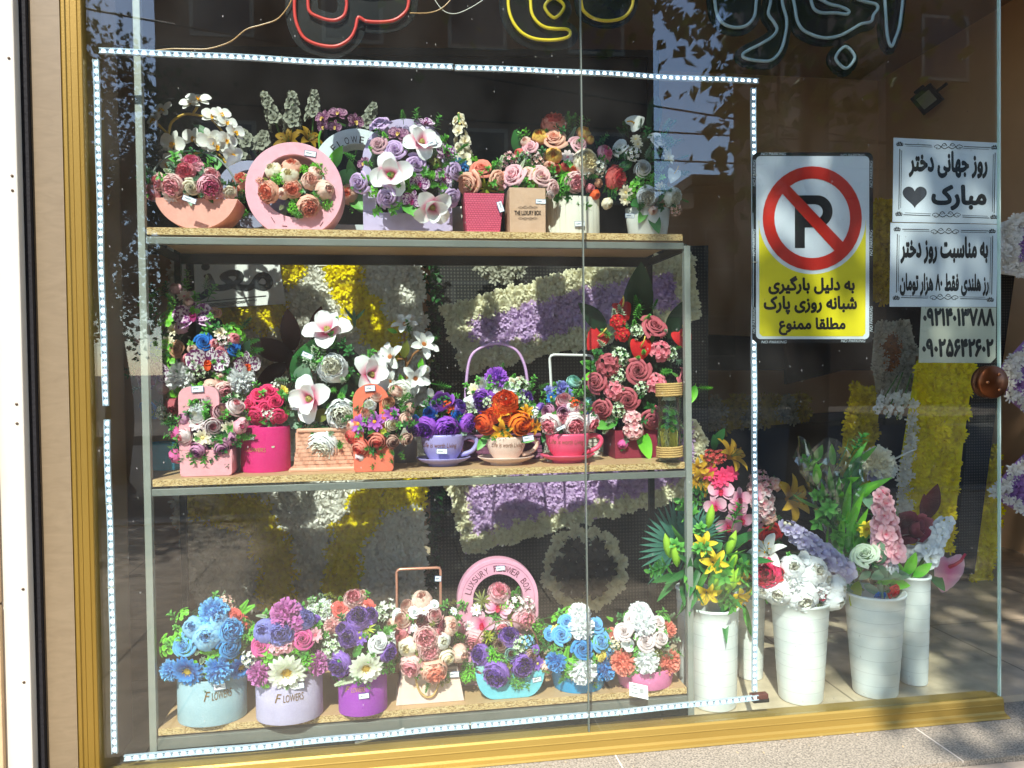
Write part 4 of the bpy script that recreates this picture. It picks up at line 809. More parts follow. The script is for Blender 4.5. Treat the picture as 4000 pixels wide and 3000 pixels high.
ext(r_, 'arch', [arch_loop(c[0], ZT + .05, c[2], Ro) + arch_loop(c[0], ZT + .05, c[2], Ro * .66)[::-1]], .28, .06, card('dde6ea'))
ext(r_, 'box', [[(c[0] - Ro, ZT + .0005), (c[0] + Ro, ZT + .0005), (c[0] + Ro, ZT + .047), (c[0] - Ro, ZT + .047)]], .277, .08, card('cfd8de'))
arc_text(r_, 'FLOWERS', c[0], c[2], Ro * .75, 140, 50, .018, .279, dark_ink)
bouquet(r_, 'A', 'L 1800 590 110 b 60;L 1960 950 150 g 300;L 1930 700 90 g 100;b 1890 900 75 peach;O 1880 760 90 g 40;L 2040 820 130 d 70;Y 1920 1000 60 g', .275, .3, 'Y g', 2, .02, 0, 15)
r_ = root('orchid_spray', PT('A', 1800, 1150, .36), 'dusky purple orchid stem rising above the white arch box', 'orchid')
tube(r_, 'stem', smooth_path([PT('A', x, y, .36) for x, y in ((1800, 1150), (1700, 700), (1650, 440), (1690, 330), (1760, 280), (1880, 310))], 5), .003, mat('stem_green2', '5a9a30', .5))
bouquet(r_, 'A', 'o 1690 250 75 plum;o 1815 215 75 plum;o 1960 280 75 plum;o 1690 320 55 plum;o 1790 320 55 plum', .355, .1, '', 0, .02, 0, 16)
# lilac arch box
r_ = root('flower_box', PT('B', 715, 1368, .17), 'lilac arched flower box with lilac roses and three pale magnolias', 'flower box', 'arched flower boxes')
Yl = .14; c = PT('B', 715, 705, Yl); Ro = (PT('B', 1145, 705, Yl)[0] - PT('B', 287, 705, Yl)[0]) / 2; zb = PT('B', 700, 1180, Yl)[2]
ext(r_, 'arch', [arch_loop(c[0], zb, c[2], Ro) + arch_loop(c[0], zb, c[2], Ro * .70)[::-1]], Yl + .002, .03, card('c8bade')); ext(r_, 'box', [[(c[0] - Ro, ZT + .0005), (c[0] + Ro, ZT + .0005), (c[0] + Ro, zb - .0005), (c[0] - Ro, zb - .0005)]], Yl, .10, card('c8bade'))
text_px('cut_lettering', 'FLOWER', 'B', 600, 345, 905, 395, Yl, mat('lilac_shadow_cut', '7a6f94', .8), r_, bold=.01)
bouquet(r_, 'B', 'r 455 340 100 lilac;o 880 340 105 spotp;o 630 435 95 plum;r 440 540 90 mauv2;m 850 520 185 magn;r 600 590 105 lilac;r 260 890 105 lilac;m 570 820 210 magn;r 800 730 110 lilac;o 1080 610 115 spotp;r 1165 780 85 lilac;o 1055 840 95 spotp;r 530 1030 110 lilac;o 830 900 95 spotp;o 760 1060 95 spotp;m 945 1120 195 magn;r 1140 1030 95 lilac;o 300 710 65 plum;o 700 470 70 plum;S 510 470 70 b;S 350 850 80 b;S 930 820 95 b;S 1050 510 80 b;C 720 930 60 b;Y 1040 930 70 b;S 390 590 65 b;Y 440 1150 90 g;O 740 1130 100 g 300;C 990 700 60 o;C 390 980 50 b;Y 700 570 70 g;S 980 740 60 b;L 560 1120 70 g 260', Yl + .0, .42, 'S g Y g', 30, .022, .72, 17)
price_tag(r_, 'B', 955, 512, 82, 48, 16, Yl - .09)
r_ = root('delphinium', PT('B', 1250, 1360, .27), 'tall cream delphinium stem with blue carnation behind pink honeycomb box', 'flower stem')
def spike(par, fr, x0, y0, x1, y1, wpx, col, n, Y, seed, buds=5):
    g = random.Random(seed); s = FR[fr][2] * mpp(Y); a, b_ = Vector(PT(fr, x0, y0, Y)), Vector(PT(fr, x1, y1, Y)); d = (b_ - a).normalized(); x = d.cross(Vector((0, 1, 0))).normalized(); y = x.cross(d)
    mb = MB(); mb.tube([a - d * .08, b_], .0028, 2, 6); W_ = wpx * s / 2
    n = int(n * .72)
    for k in range(n):
        t = k / n; an = k * GA + g.uniform(-.3, .3); o = x * math.cos(an) + y * math.sin(an); fr_ = f_daisy_small(g); sz = W_ * .85 * (1.05 - .5 * t)
        p = a + (b_ - a) * t + o * W_ * .55 * (1.05 - .55 * t); mb.add(fr_, Matrix.Translation(p) @ orient(o + d * .25 - Vector((0, .3, 0)), g.uniform(0, 6)) @ Matrix.Scale(sz, 4))
    for k in range(buds):
        q = MB(); dome(q, .5, .6, 0, 1, 8, 3); dome(q, .5, -.5, 0, 1, 8, 3); mb.add(q, Matrix.Translation(b_ - d * W_ * .25 * k + (x * g.uniform(-1, 1) + y * g.uniform(-1, 1)) * W_ * .35 * (.3 + k / buds)) @ Matrix.Scale(W_ * .26, 4))
    c = CL[col]; part('flower_spike', mb, [mat('petal_' + col, c[1], .62, grad=(c[0], c[1]), transl=.16, spec=.25), mat('bud_' + col, c[2], .6), mat('stem_green', '4a7a34')], par)
def f_daisy_small(g):
    mb = MB()
    for k in range(5): rpet(mb, k * 1.2566 + g.uniform(-.1, .1), 24 + g.uniform(-10, 14), -10 + g.uniform(-14, 14), .98, .86, g, 0, .04, 0, .14, 4, 4, .85, wave=.02)
    for k in range(3): rpet(mb, k * 2.1 + .3, 60, 30, .6, .55, g, 0, .03, .03, .2, 3, 2, .85)
    dome(mb, .1, .14, .05, 1, 6, 2); return mb
mb = MB(); lathe(mb, (r_.location.x, .27, ZT), [(.03, 0), (.038, .09), (.035, .09), (.001, .08)]); part('pot', mb, card('e8e4da'), r_)
spike(r_, 'B', 1270, 760, 1205, 230, 200, 'cream', 22, .26, 5, 7)
bouquet(r_, 'B', 'c 1215 740 85 blue;Y 1150 880 50 s;Y 1300 800 50 g', .25, .3, '', 0, .02, 0, 18)
# pink honeycomb box
def tapered_box(par, nm, F4, T4, m_):
    """F4: bottom ring of four points, T4: top ring"""
    mb = MB(); mb.v = [tuple(p) for p in F4] + [tuple(p) for p in T4]; mb.u = [0] * 8
    for q in ((0, 1, 5, 4), (1, 2, 6, 5), (2, 3, 7, 6), (3, 0, 4, 7), (3, 2, 1, 0)): mb.f.append(q); mb.mi.append(0)
    o = part(nm, mb, m_, par, False, .0012); md = o.modifiers.new('s', 'SOLIDIFY'); md.thickness = .002; md.offset = -1; return o
def pbox(par, fr, b0, b1, t0, t1, Y, dp, m_, nm='box', zb=ZT):
    B0, B1, T0, T1 = (np.array(PT(fr, *q, Y)) for q in (b0, b1, t0, t1)); B0[2] = B1[2] = zb + .0005; T1[2] = T0[2] = (T0[2] + T1[2]) / 2; d = np.array((0, dp, 0)); e = np.array((0, (T1[0] - T0[0]) * .5 - (B1[0] - B0[0]) * .5, 0)) * .6
    return tapered_box(par, nm, [B0, B1, B1 + d, B0 + d], [T0 - e, T1 - e, T1 + d + e, T0 + d + e], m_)
m_hc = bpy.data.materials.new('honeycomb_pink'); m_hc.use_nodes = True; n = m_hc.node_tree; p = n.nodes['Principled BSDF']; p.inputs['Roughness'].default_value = .45
tc = n.nodes.new('ShaderNodeTexCoord'); br = n.nodes.new('ShaderNodeTexBrick'); br.offset = .5; br.inputs['Scale'].default_value = 1; br.inputs['Brick Width'].default_value = .0068; br.inputs['Row Height'].default_value = .0052; br.inputs['Mortar Size'].default_value = .0009; br.inputs['Mortar Smooth'].default_value = .8
mp = n.nodes.new('ShaderNodeMapping'); mp.inputs['Rotation'].default_value = (R(90), 0, 0); sp = n.nodes.new('ShaderNodeSeparateXYZ'); cb = n.nodes.new('ShaderNodeCombineXYZ'); ad = n.nodes.new('ShaderNodeMath'); ad.operation = 'ADD'
n.links.new(tc.outputs['Object'], sp.inputs[0]); n.links.new(sp.outputs[0], ad.inputs[0]); n.links.new(sp.outputs[1], ad.inputs[1]); n.links.new(ad.outputs[0], cb.inputs[0]); n.links.new(sp.outputs[2], cb.inputs[1]); n.links.new(cb.outputs[0], br.inputs[0])
br.inputs['Color1'].default_value = lin('e2627e'); br.inputs['Color2'].default_value = lin('dc5a78'); br.inputs['Mortar'].default_value = lin('b83e5e'); bp = n.nodes.new('ShaderNodeBump'); bp.inputs['Strength'].default_value = .8; bp.inputs['Distance'].default_value = .002; bp.invert = True
n.links.new(br.outputs['Color'], p.inputs['Base Color']); n.links.new(br.outputs['Fac'], bp.inputs['Height']); n.links.new(bp.outputs[0], p.inputs['Normal'])
r_ = root('flower_box', PT('B', 1450, 1370, .15), 'tapered pink honeycomb textured box with peach roses on the top shelf', 'flower box')
pbox(r_, 'B', (1288, 1372), (1605, 1378), (1258, 1005), (1645, 990), .115, .075, m_hc)
bouquet(r_, 'B', 'r 1310 910 125 peach;r 1430 770 110 salm;r 1590 860 100 peach;R 1465 950 120 y;E 1385 740 100 b 105;E 1340 650 40 b 100;Y 1590 960 60 g;Y 1280 1000 50 g', .15, .5, 'Y g', 8, .02, .75, 19)
price_tag(r_, 'B', 1610, 1125, 105, 52, -72, .105)
r_ = root('flower_box', PT('B', 1870, 1378, .15), 'kraft paper box printed THE LUXURY BOX with pale pink roses', 'flower box')
pbox(r_, 'B', (1702, 1378), (2045, 1385), (1695, 945), (2042, 940), .10, .085, mat('kraft', 'd0ac92', .8, noise=(30, .6), hex2='c29c80', bump=(60, .5)))
text_px('printed_lettering', 'THE LUXURY BOX', 'B', 1745, 1163, 1998, 1204, .0988, dark_ink, r_, bold=.03)
scroll(r_, 'B', 1872, 1128, 95, 20, .0985, .0004); scroll(r_, 'B', 1872, 1238, 95, -20, .0985, .0004)
bouquet(r_, 'B', 'r 1735 840 130 ponk;r 1990 840 115 pale;r 2110 940 80 pale;r 2090 1000 55 tipp;r 1880 800 70 blush;R 1900 890 125 y;E 1595 745 115 p 70;E 1820 720 60 p 60;Y 2040 900 50 g', .14, .55, 'Y g', 6, .02, .75, 20)
price_tag(r_, 'B', 1997, 1075, 100, 45, -1, .0985)
# white ribbed planter
r_ = root('flower_box', PT('C', 745, 1248, .2), 'white ribbed wooden planter with a large mixed pink and coral bouquet', 'flower box')
Yc = .20; cx, rx = dims2('C', (515, 1100), (972, 1100), Yc); mb = MB(); zt = PT('C', 745, 915, .16)[2]
for k in range(26):
    a0, a1 = R(180 + 360 * k / 26), R(180 + 360 * (k + .9) / 26); am = (a0 + a1) / 2; q = [(cx + rx * rr_ * math.cos(a), Yc + rx * rr_ * .55 * math.sin(a)) for rr_, a in ((1, a0), (1.012, am), (1, a1), (.96, a1), (.96, a0))]
    mb.patch([[(x, y, z) for x, y in q] for z in (ZT + .0005, zt)], [0, 0], 0, True); mb.poly([(x, y, zt) for x, y in q])
lathe(mb, (cx, Yc, ZT + .0005), [(rx * .955, 0), (rx * .955, zt - ZT - .004), (.001, zt - ZT - .004)], .55, 40)
part('planter', mb, mat('white_wood', 'e8e6da', .55, noise=(12, .5), hex2='dad6c6'), r_, False)
bouquet(r_, 'C', 'p 585 300 98 salm;r 580 430 112 peach;b 465 405 66 yelpink;r 380 505 70 ponk;b 340 450 42 blush;b 280 550 38 coral;s 200 610 62 pale;b 575 570 70 yelpink;d 700 585 62 tipp;b 545 655 46 peach;n 605 685 44 coral;n 680 665 44 coral;n 740 695 38 orange;p 855 625 102 cream;r 790 475 78 ponk;b 840 375 58 yelpink;p 1020 555 68 pink;p 765 800 84 pale;p 1110 765 98 coral;n 895 855 42 rose;b 940 910 42 redor;n 970 810 40 tan;s 970 680 62 white;s 450 620 55 blush;s 850 710 48 white;b 1045 985 48 cream;s 330 600 55 wgreen;d 470 560 45 tipp;b 890 430 40 yelpink;L 255 450 95 d 100;L 740 320 60 d 60;E 740 390 70 s 60;Y 960 480 75 d;M 640 860 75 g;R 660 730 90 b;Y 1060 900 85 d;L 880 930 55 d 250;L 760 910 60 d 260;Y 360 400 70 b;S 120 640 70 b;E 560 770 60 p 20;Y 420 690 60 b;Y 1000 630 60 g', .22, .5, 'Y g S g Y d', 40, .024, .75, 21)
price_tag(r_, 'C', 807, 1160, 92, 45, 2, .155)
# white vase right
r_ = root('flower_vase', PT('C', 1395, 1250, .2), 'white tapered vase with all-white roses and a tall dark plume leaf, rightmost on top', 'flower vase')
Yc = .21; cx, rx = dims2('C', (1200, 1060), (1582, 1060), Yc); h = PT('C', 1390, 1035, Yc)[2] - ZT
mb = MB(); lathe(mb, (cx, Yc, ZT + .0005), [(rx * .80, 0), (rx * .82, .004), (rx * .93, h * .5), (rx, h), (rx * .95, h), (rx * .9, h - .02), (.001, h - .02)], .62, 48); part('vase', mb, mat('white_ceramic', 'e4e2d8', .35, noise=(6, .5)), r_)
bouquet(r_, 'C', 'r 1480 440 80 snow;r 1160 500 80 snow;d 1290 430 46 cream;d 1310 475 42 cream;n 1350 690 78 snow;p 1390 920 84 snow;p 1605 930 80 white;d 1500 850 52 cream;d 1205 890 62 cream;d 1200 950 50 cream;d 1570 590 62 cream;d 1560 520 45 cream;s 1270 560 58 snow;d 1545 885 38 snow;d 1560 945 40 cream;b 1440 1045 36 blush;s 1630 1035 48 blush;a 1270 290 110 wyel 35;a 1625 720 85 wyel 250;U 1450 240 180 k 86;L 1190 670 95 d 220;S 1390 570 65 s;S 1480 560 55 s;S 1490 690 65 s;C 1430 780 55 g;C 1320 790 48 g;C 1290 860 60 b;Y 1240 930 55 g;L 1450 1140 120 d 285;L 1350 1085 90 g 240;O 1300 985 65 d 200;L 1350 760 60 d 40;S 1220 590 60 s;Y 1500 760 60 b;L 1480 950 70 d 30;S 1690 950 50 g', Yc, .5, 'S d Y d S s', 34, .022, .75, 22)
price_tag(r_, 'C', 1238, 1090, 85, 42, -2, .135)
# ---- middle shelf ----------------------------------------------------------
def base_xy(fr, x, y, z): return ONZ(*fp(fr, x, y), z)
r_ = root('flower_box', PT('D', 250, 1480, .31), 'cone of orchids, blue roses and white mums in a turquoise pot, far left', 'flower box')
cyl_box(r_, 'D', (150, 1380), (345, 1380), PT('D', 240, 1290, .27)[2], ZM + .0005, .25, .9, card('2f9fc8'), 1.0, 'pot')
bouquet(r_, 'D', 'd 365 345 42 tipp;b 310 295 34 mauv2;o 425 480 112 spotp;r 560 455 42 tan;d 295 560 38 cream;b 345 545 38 mauv2;d 595 580 38 cream;b 685 620 36 rose;r 490 640 56 royal;r 680 680 50 royal;r 315 690 54 tan;r 610 705 42 rose;r 165 690 55 royal;b 380 755 32 rose;b 415 685 26 blush;b 555 650 26 rose;o 515 770 120 spotw;o 765 790 85 spotw;o 180 860 115 spotp;c 335 865 86 snow;c 730 890 82 snow;b 595 870 26 blush;b 225 940 34 mauv2;b 540 930 44 blush;p 625 955 56 pale;r 140 1075 66 royal;s 235 1095 48 wgreen;d 80 810 38 snow;s 620 630 44 tipp;d 260 640 40 cream;b 90 620 40 pale;s 690 1010 52 wgreen;r 95 690 42 royal;b 300 1060 50 dusty;s 470 830 40 wgreen;b 390 380 26 pale;L 760 690 70 k 60;Y 250 340 60 o;Y 380 290 50 g;Y 530 500 60 g;Y 170 440 60 g', .29, .45, 'Y g S g C b Y d S w', 62, .024, .62, 31)
Yf = .115
def arch_box(par, fr, x0, x1, ytop, xi0, xi1, yi, xb0, xb1, yb, m_, Yf, dp, rnd=1.0):
    zb = PT(fr, x0, yb, Yf)[2]; cx = (PT(fr, x0, yb, Yf)[0] + PT(fr, x1, yb, Yf)[0]) / 2; R_ = (PT(fr, x1, yb, Yf)[0] - PT(fr, x0, yb, Yf)[0]) / 2; zt = PT(fr, (x0 + x1) / 2, ytop, Yf)[2]
    ci = (PT(fr, xi0, yb, Yf)[0] + PT(fr, xi1, yb, Yf)[0]) / 2; Ri = (PT(fr, xi1, yb, Yf)[0] - PT(fr, xi0, yb, Yf)[0]) / 2; zi = PT(fr, xi0, yi, Yf)[2]
    def ar(c, r, z, k): return [(c + r * math.copysign(abs(math.cos(R(180 - 180 * i / 32))) ** k, math.cos(R(180 - 180 * i / 32))), z - r * k + r * k * math.sin(R(180 - 180 * i / 32)) ** k) for i in range(33)]
    lo = [(cx - R_, zb)] + ar(cx, R_, zt, rnd) + [(cx + R_, zb), (ci + Ri, zb)] + ar(ci, Ri, zi, rnd)[::-1] + [(ci - Ri, zb)]
    ext(par, 'arch_handle', [lo], Yf + .002, .022, m_)
    b0, b1 = PT(fr, xb0, yb, Yf)[0], PT(fr, xb1, yb, Yf)[0]; e = .008
    ext(par, 'box', [[(b0, ZM + e), (b0 + e * .3, ZM + .002), (b0 + e, ZM + .0005), (b1 - e, ZM + .0005), (b1 - e * .3, ZM + .002), (b1, ZM + e), (b1, zb - .0004), (b0, zb - .0004)]], Yf, dp, m_)
r_ = root('flower_box', PT('D', 500, 1510, .16), 'pink arch-handled flower box with cream and mauve ranunculus, at the left end', 'flower box', 'arched flower boxes')
arch_box(r_, 'D', 330, 597, 925, 406, 540, 1010, 333, 672, 1345, card('f0acb6'), Yf, .10, .7)
bouquet(r_, 'D', 'n 520 1010 54 tipp;n 690 1055 62 tipp;n 605 1090 58 mauv2;n 445 1115 54 snow;d 450 1170 48 tipp;n 555 1190 64 tipp;d 655 1200 48 cream;n 360 1255 54 tipp;d 485 1260 54 cream;b 310 1235 36 mag;b 360 1130 38 mauve;b 665 1265 38 mauve;n 455 1345 54 mauve;n 610 1325 54 mauve;b 310 1380 42 mag;b 725 1190 40 pink;b 745 1165 34 ponk;b 560 1270 30 tipp;c 440 1075 40 snow;L 500 1440 50 d 270;L 545 1400 40 g 300;Y 370 1440 40 d;Y 640 1420 40 d;Y 700 1290 50 d', Yf + .035, .5, 'Y g S g Y d Y g', 40, .020, .68, 32)
price_tag(r_, 'D', 450, 945, 72, 40, 3, Yf - .002)
r_ = root('flower_box', PT('P', 540, 1460, .19), 'hot pink velvet oval box with hot pink roses and hanging ferns, gold lettering', 'flower box', 'velvet oval flower boxes')
Yb = base_xy('P', 480, 1466, ZM)[1]; ratio = .8; vm = velvet('d8327c', 'cc2a70'); zt = PT('P', 500, 800, Yb + .02)[2]
cx, Yc, rx = cyl_box(r_, 'P', (150, 1300), (868, 1300), zt, ZM + .0005, Yb, ratio, vm)
text_px('gold_lettering', 'FLOWERS', 'P', 195, 1105, 508, 1165, Yb, mat('gold_print', 'd8a860', .35, .5), r_, warp=wrap_oval(cx, Yc, rx, ratio))
bouquet(r_, 'P', 'r 390 640 145 hot;r 300 470 115 hot;r 400 340 115 hot;r 560 300 115 hot;r 640 430 120 hot;r 690 650 125 hot;s 550 600 85 white;s 640 225 60 white;d 765 270 75 yellow;r 520 520 110 hot;E 500 400 150 p 75;E 600 920 190 p 276;Y 240 560 60 g;Y 800 720 60 d', Yc, .8, 'Y g', 6, .02, .8, 33)
price_tag(r_, 'P', 280, 960, 122, 66, -3, Yb + .002)
r_ = root('flower_basket', PT('E', 600, 1510, .2), 'peach wicker basket with big white-pink magnolias and white peonies', 'flower basket')
def wicker(par, fr, b0, b1, t0, t1, Yf, dp, zt, zb, m_, rows=11):
    B0, B1, T0, T1 = (PT(fr, *q, Yf)[0] for q in (b0, b1, t0, t1)); mb = MB(); n = 22
    for k in range(rows):
        f = k / (rows - 1); z = zb + (zt - zb) * (f * .97 + .015); x0, x1 = B0 + (T0 - B0) * f, B1 + (T1 - B1) * f; y0, y1 = Yf + (.012 * f), Yf + dp; pts = []
        per = [(x0 + (x1 - x0) * i / n, y0) for i in range(n)] + [(x1, y0 + (y1 - y0) * i / 9) for i in range(9)] + [(x1 - (x1 - x0) * i / n, y1) for i in range(n)] + [(x0, y1 - (y1 - y0) * i / 9) for i in range(9)]
        for i, (x, y) in enumerate(per):
            ph = (i + k) % 4; o = .0028 if ph in (0, 1) else -.001; nx, ny = (0, -1) if i < n else (1, 0) if i < n + 9 else (0, 1) if i < 2 * n + 9 else (-1, 0); pts.append((x + nx * o, y + ny * o, z))
        h = (zt - zb) / rows * .47; rws = [[(p[0], p[1], p[2] + dz) for p in pts] for dz in (-h, -h * .4, h * .4, h)]
        mb.patch(rws, [0] * 4, 0, True)
    mb.tube([(B0 - .004, Yf - .002, zb + .004), (B1 + .004, Yf - .002, zb + .004), (B1 + .004, Yf + dp, zb + .004), (B0 - .004, Yf + dp, zb + .004), (B0 - .004, Yf - .002, zb + .004)], .0045, 0, 8)
    mb.tube([(T0, Yf + .01, zt), (T1, Yf + .01, zt), (T1, Yf + dp, zt), (T0, Yf + dp, zt), (T0, Yf + .01, zt)], .004, 0, 8)
    mb.box((B0 + .006, Yf + .016, zb + .003), (B1 - .006, Yf + dp - .004, zt - .006)); o = part('wicker_basket', mb, m_, par, False); md = o.modifiers.new('s', 'SOLIDIFY'); md.thickness = .0015
Yw = base_xy('E', 580, 1525, ZM)[1]; wk = mat('wicker_peach', 'eab49a', .5, noise=(40, .7), hex2='d09478')
wicker(r_, 'E', (318, 1500), (860, 1500), (362, 1175), (850, 1175), Yw, .12, PT('E', 600, 1175, Yw)[2], ZM, wk)
tube(r_, 'handle', smooth_path([PT('E', x, y, Yw + .07) for x, y in ((370, 1180), (400, 850), (510, 605), (620, 555), (720, 541), (820, 562), (890, 612), (960, 760), (975, 1180))], 6), .0042, wk)
bouquet(r_, 'E', 'm 625 330 205 magn;m 480 900 205 magn;m 980 700 190 magn;p 665 640 112 snow;p 745 1035 120 snow;p 580 1320 132 snow;L 420 570 200 d 62;O 410 700 105 s 75;O 345 1085 110 s 200;L 240 870 100 d 160;L 175 990 80 d 200;O 570 1045 75 o 25;S 530 640 90 w;S 270 750 85 w;S 250 965 75 w;S 745 740 80 w;S 740 880 75 g;S 640 965 65 g;S 660 1170 90 w;S 730 1260 105 g;Y 800 500 85 d;Y 460 580 60 w;T 850 200 80 k 90;T 800 170 70 k 130;T 900 180 70 k 40;L 760 250 60 d 20;L 560 1160 60 d 190;L 760 830 60 d 60;Y 700 460 60 d', Yw + .075, .62, 'S g Y d S w Y g', 30, .024, .7, 34, tilt=.7)
price_tag(r_, 'E', 442, 527, 92, 44, -25, Yw + .01)
r_ = root('flower_vase', PT('E', 1290, 1440, .32), 'white star magnolia branch in a grey pot behind the coral arch box', 'flower vase')
cyl_box(r_, 'E', (1180, 1330), (1400, 1330), PT('E', 1290, 1150, .27)[2], ZM + .0005, .25, .9, mat('grey_pot', 'a8a098', .5), .9, 'pot')
br_ = mat('branch', '8a6038', .8)
for pts in ([(1290, 1200), (1310, 900), (1300, 640), (1290, 480), (1280, 330)], [(1300, 620), (1360, 520), (1430, 470)], [(1300, 560), (1220, 560)], [(1305, 800), (1370, 740)], [(1295, 1050), (1420, 970), (1500, 920)]): tube(r_, 'branch', smooth_path([PT('E', x, y, .30) for x, y in pts], 4), .0035, br_)
bouquet(r_, 'E', 't 1290 265 105 starm;t 1445 440 122 starm;t 1170 545 122 starm;t 1375 725 118 starm;t 1510 900 112 starm;p 1265 850 100 white;t 1270 1020 100 starm;t 1170 750 90 starm;b 1470 650 35 white;L 1425 600 55 b 80;L 1175 315 45 b 160;L 1255 745 60 b 100;S 1570 780 95 g;S 1390 1010 80 d;S 1350 860 60 d;L 1290 470 80 o 80;Y 1490 580 40 o;Y 1330 380 40 o', .29, .2, 'Y d S g', 8, .022, 0, 35)
r_ = root('flower_box', PT('E', 1010, 1530, .15), 'coral arch-handled flower box with purple daisies and coral ranunculus', 'flower box', 'arched flower boxes')
Yb = base_xy('E', 1010, 1535, ZM)[1]; arch_box(r_, 'E', 843, 1155, 772, 932, 1070, 890, 843, 1186, 1330, card('ee7a5e'), Yb, .085, 1.0)
bouquet(r_, 'E', 'n 1035 875 62 blush;n 1210 835 64 blush;n 1140 935 60 tan;n 965 1015 60 blush;b 1335 980 42 brown;d 885 1120 80 pgerb;d 1025 1100 80 pgerb;d 1170 1035 70 pgerb;n 1170 1120 64 cream;n 1290 1075 60 blush;n 820 1230 58 coral;n 1050 1275 84 salm;n 905 1330 80 salm;n 1180 1270 62 brown;n 1300 1250 58 brown;b 890 1410 42 tipp;b 820 1125 46 blush;p 985 960 50 snow;Y 1100 1180 60 y;Y 900 1210 60 g;L 1000 1370 45 d 260;L 1150 1410 60 d 300;L 1050 1400 40 d 240', Yb + .035, .5, 'Y d S g Y g', 34, .018, .7, 36)
price_tag(r_, 'E', 985, 812, 88, 52, 4, Yb - .002)
def cup(lb, fr, x0, x1, yr, ysau, sx0, sx1, hexc, txt, tx, hx):
    p = base_xy(fr, (sx0 + sx1) / 2, ysau, ZM); Yf = p[1]; m_ = mat('glazed_' + hexc, hexc, .4, noise=(8, .6), spec=.5)
    r = root('teacup_planter', (p[0], Yf + .05, ZM), lb, 'planter', 'teacup planters on saucers'); rs = (PT(fr, sx1, ysau, Yf + .05)[0] - PT(fr, sx0, ysau, Yf + .05)[0]) / 2; rc = (PT(fr, x1, yr, Yf + .05)[0] - PT(fr, x0, yr, Yf + .05)[0]) / 2
    cx = (PT(fr, x0, yr, Yf + .05)[0] + PT(fr, x1, yr, Yf + .05)[0]) / 2; sx = PT(fr, (sx0 + sx1) / 2, ysau, Yf + .05)[0]; Yc = Yf + rs * .55; zt = PT(fr, (x0 + x1) / 2, yr, Yc - rc * .8)[2]; zs = .022
    mb = MB(); lathe(mb, (sx, Yc, ZM + .0005), [(rs * .55, 0), (rs * .57, .005), (rs * .8, .011), (rs, .0195), (rs * .995, .0215), (rs * .96, .021), (rs * .6, .012), (.001, .011)], .8, 56); part('saucer', mb, m_, r)
    hgt = zt - ZM - .012; mb = MB(); pr = [(rc * .62, 0), (rc * .64, .006), (rc * .82, hgt * .3), (rc * .95, hgt * .62), (rc, hgt * .9), (rc, hgt), (rc * .95, hgt), (rc * .92, hgt * .85), (.001, hgt * .8)]
    lathe(mb, (cx, Yc, ZM + .0125), pr, .85, 56); part('cup', mb, m_, r)
    hz = ZM + .0125; H_ = [(cx + rc * .93, Yc, hz + hgt * .80), (cx + rc * 1.22, Yc, hz + hgt * .88), (cx + rc * 1.5, Yc, hz + hgt * .78), (cx + rc * 1.55, Yc, hz + hgt * .58), (cx + rc * 1.34, Yc, hz + hgt * .34), (cx + rc * 1.05, Yc, hz + hgt * .24), (cx + rc * .80, Yc, hz + hgt * .2)]
    mb = MB(); mb.tube(smooth_path(H_, 6), rc * .105, 0, 10); part('handle', mb, m_, r)
    wz = lambda z: next((a[0] + (b_[0] - a[0]) * (z - a[1]) / (b_[1] - a[1]) for a, b_ in zip(pr, pr[1:6]) if a[1] <= z <= b_[1] and b_[1] > a[1]), rc)
    def wp(q): rr = wz(q[2] - hz); return (q[0], Yc - .85 * rr * math.sqrt(max(.02, 1 - ((q[0] - cx) / rr) ** 2)) - .0012, q[2])
    tx0, ty0, tx1, ty1 = tx; text_px('painted_lettering', txt, fr, tx0, ty0, tx1, ty1, Yf + .02, brown_ink, r, warp=wp, bold=.006, shear=.15)
    return r, Yc, rc
r_, Yc, rc = cup('lavender teacup planter with purple and blue flowers on its saucer', 'Q', 315, 692, 112, 388, 278, 746, 'aaa0dc', 'Life is worth Living', (332, 170, 622, 225), 0)
bouquet(r_, 'E', 'p 1475 1150 88 purp;p 1650 1150 92 purp;p 1380 1150 75 purp;k 1620 950 92 purp;n 1510 1025 66 royal;n 1730 1030 58 royal;b 1785 1095 34 royal;p 1830 1110 75 purp;p 1560 960 60 violet;s 1660 985 55 redor;b 1375 1078 34 royal;O 1770 1180 60 s 330;L 1620 1050 50 g 90;S 1560 1050 45 w;Y 1700 960 50 g;p 1750 970 60 violet', Yc, .85, 'Y d S d', 14, .018, .8, 37)
price_tag(r_, 'Q', 500, 250, 95, 46, -3, Yc - rc * .85 - .004)
r_, Yc, rc = cup('cream teacup planter with orange ranunculus and gold blossoms', 'F', 545, 832, 1400, 1606, 490, 895, 'f0d0c0', 'Life is worth Living', (588, 1432, 810, 1475), 0)
bouquet(r_, 'F', 'n 540 1300 82 redor;n 795 1300 96 orange;l 665 1350 82 gold;l 640 1220 72 gold;p 690 1145 86 redor;l 900 1320 58 gold;s 570 1150 40 wgreen;s 710 1155 40 wgreen;s 815 1145 40 wgreen;p 600 1240 56 redor;l 840 1210 55 gold;L 520 1440 62 g 235;L 830 1410 70 g 350;L 560 1390 50 g 200;n 690 1250 50 orange', Yc, .85, 'Y g S d', 8, .018, .8, 38)
price_tag(r_, 'F', 855, 1405, 82, 40, 9, Yc - rc * .85 - .01)
r_, Yc, rc = cup('hot pink teacup planter with pink roses, right of the glass seam', 'F', 970, 1285, 1378, 1590, 938, 1326, 'f05a80', 'Life is worth Living', (1002, 1408, 1240, 1452), 0)
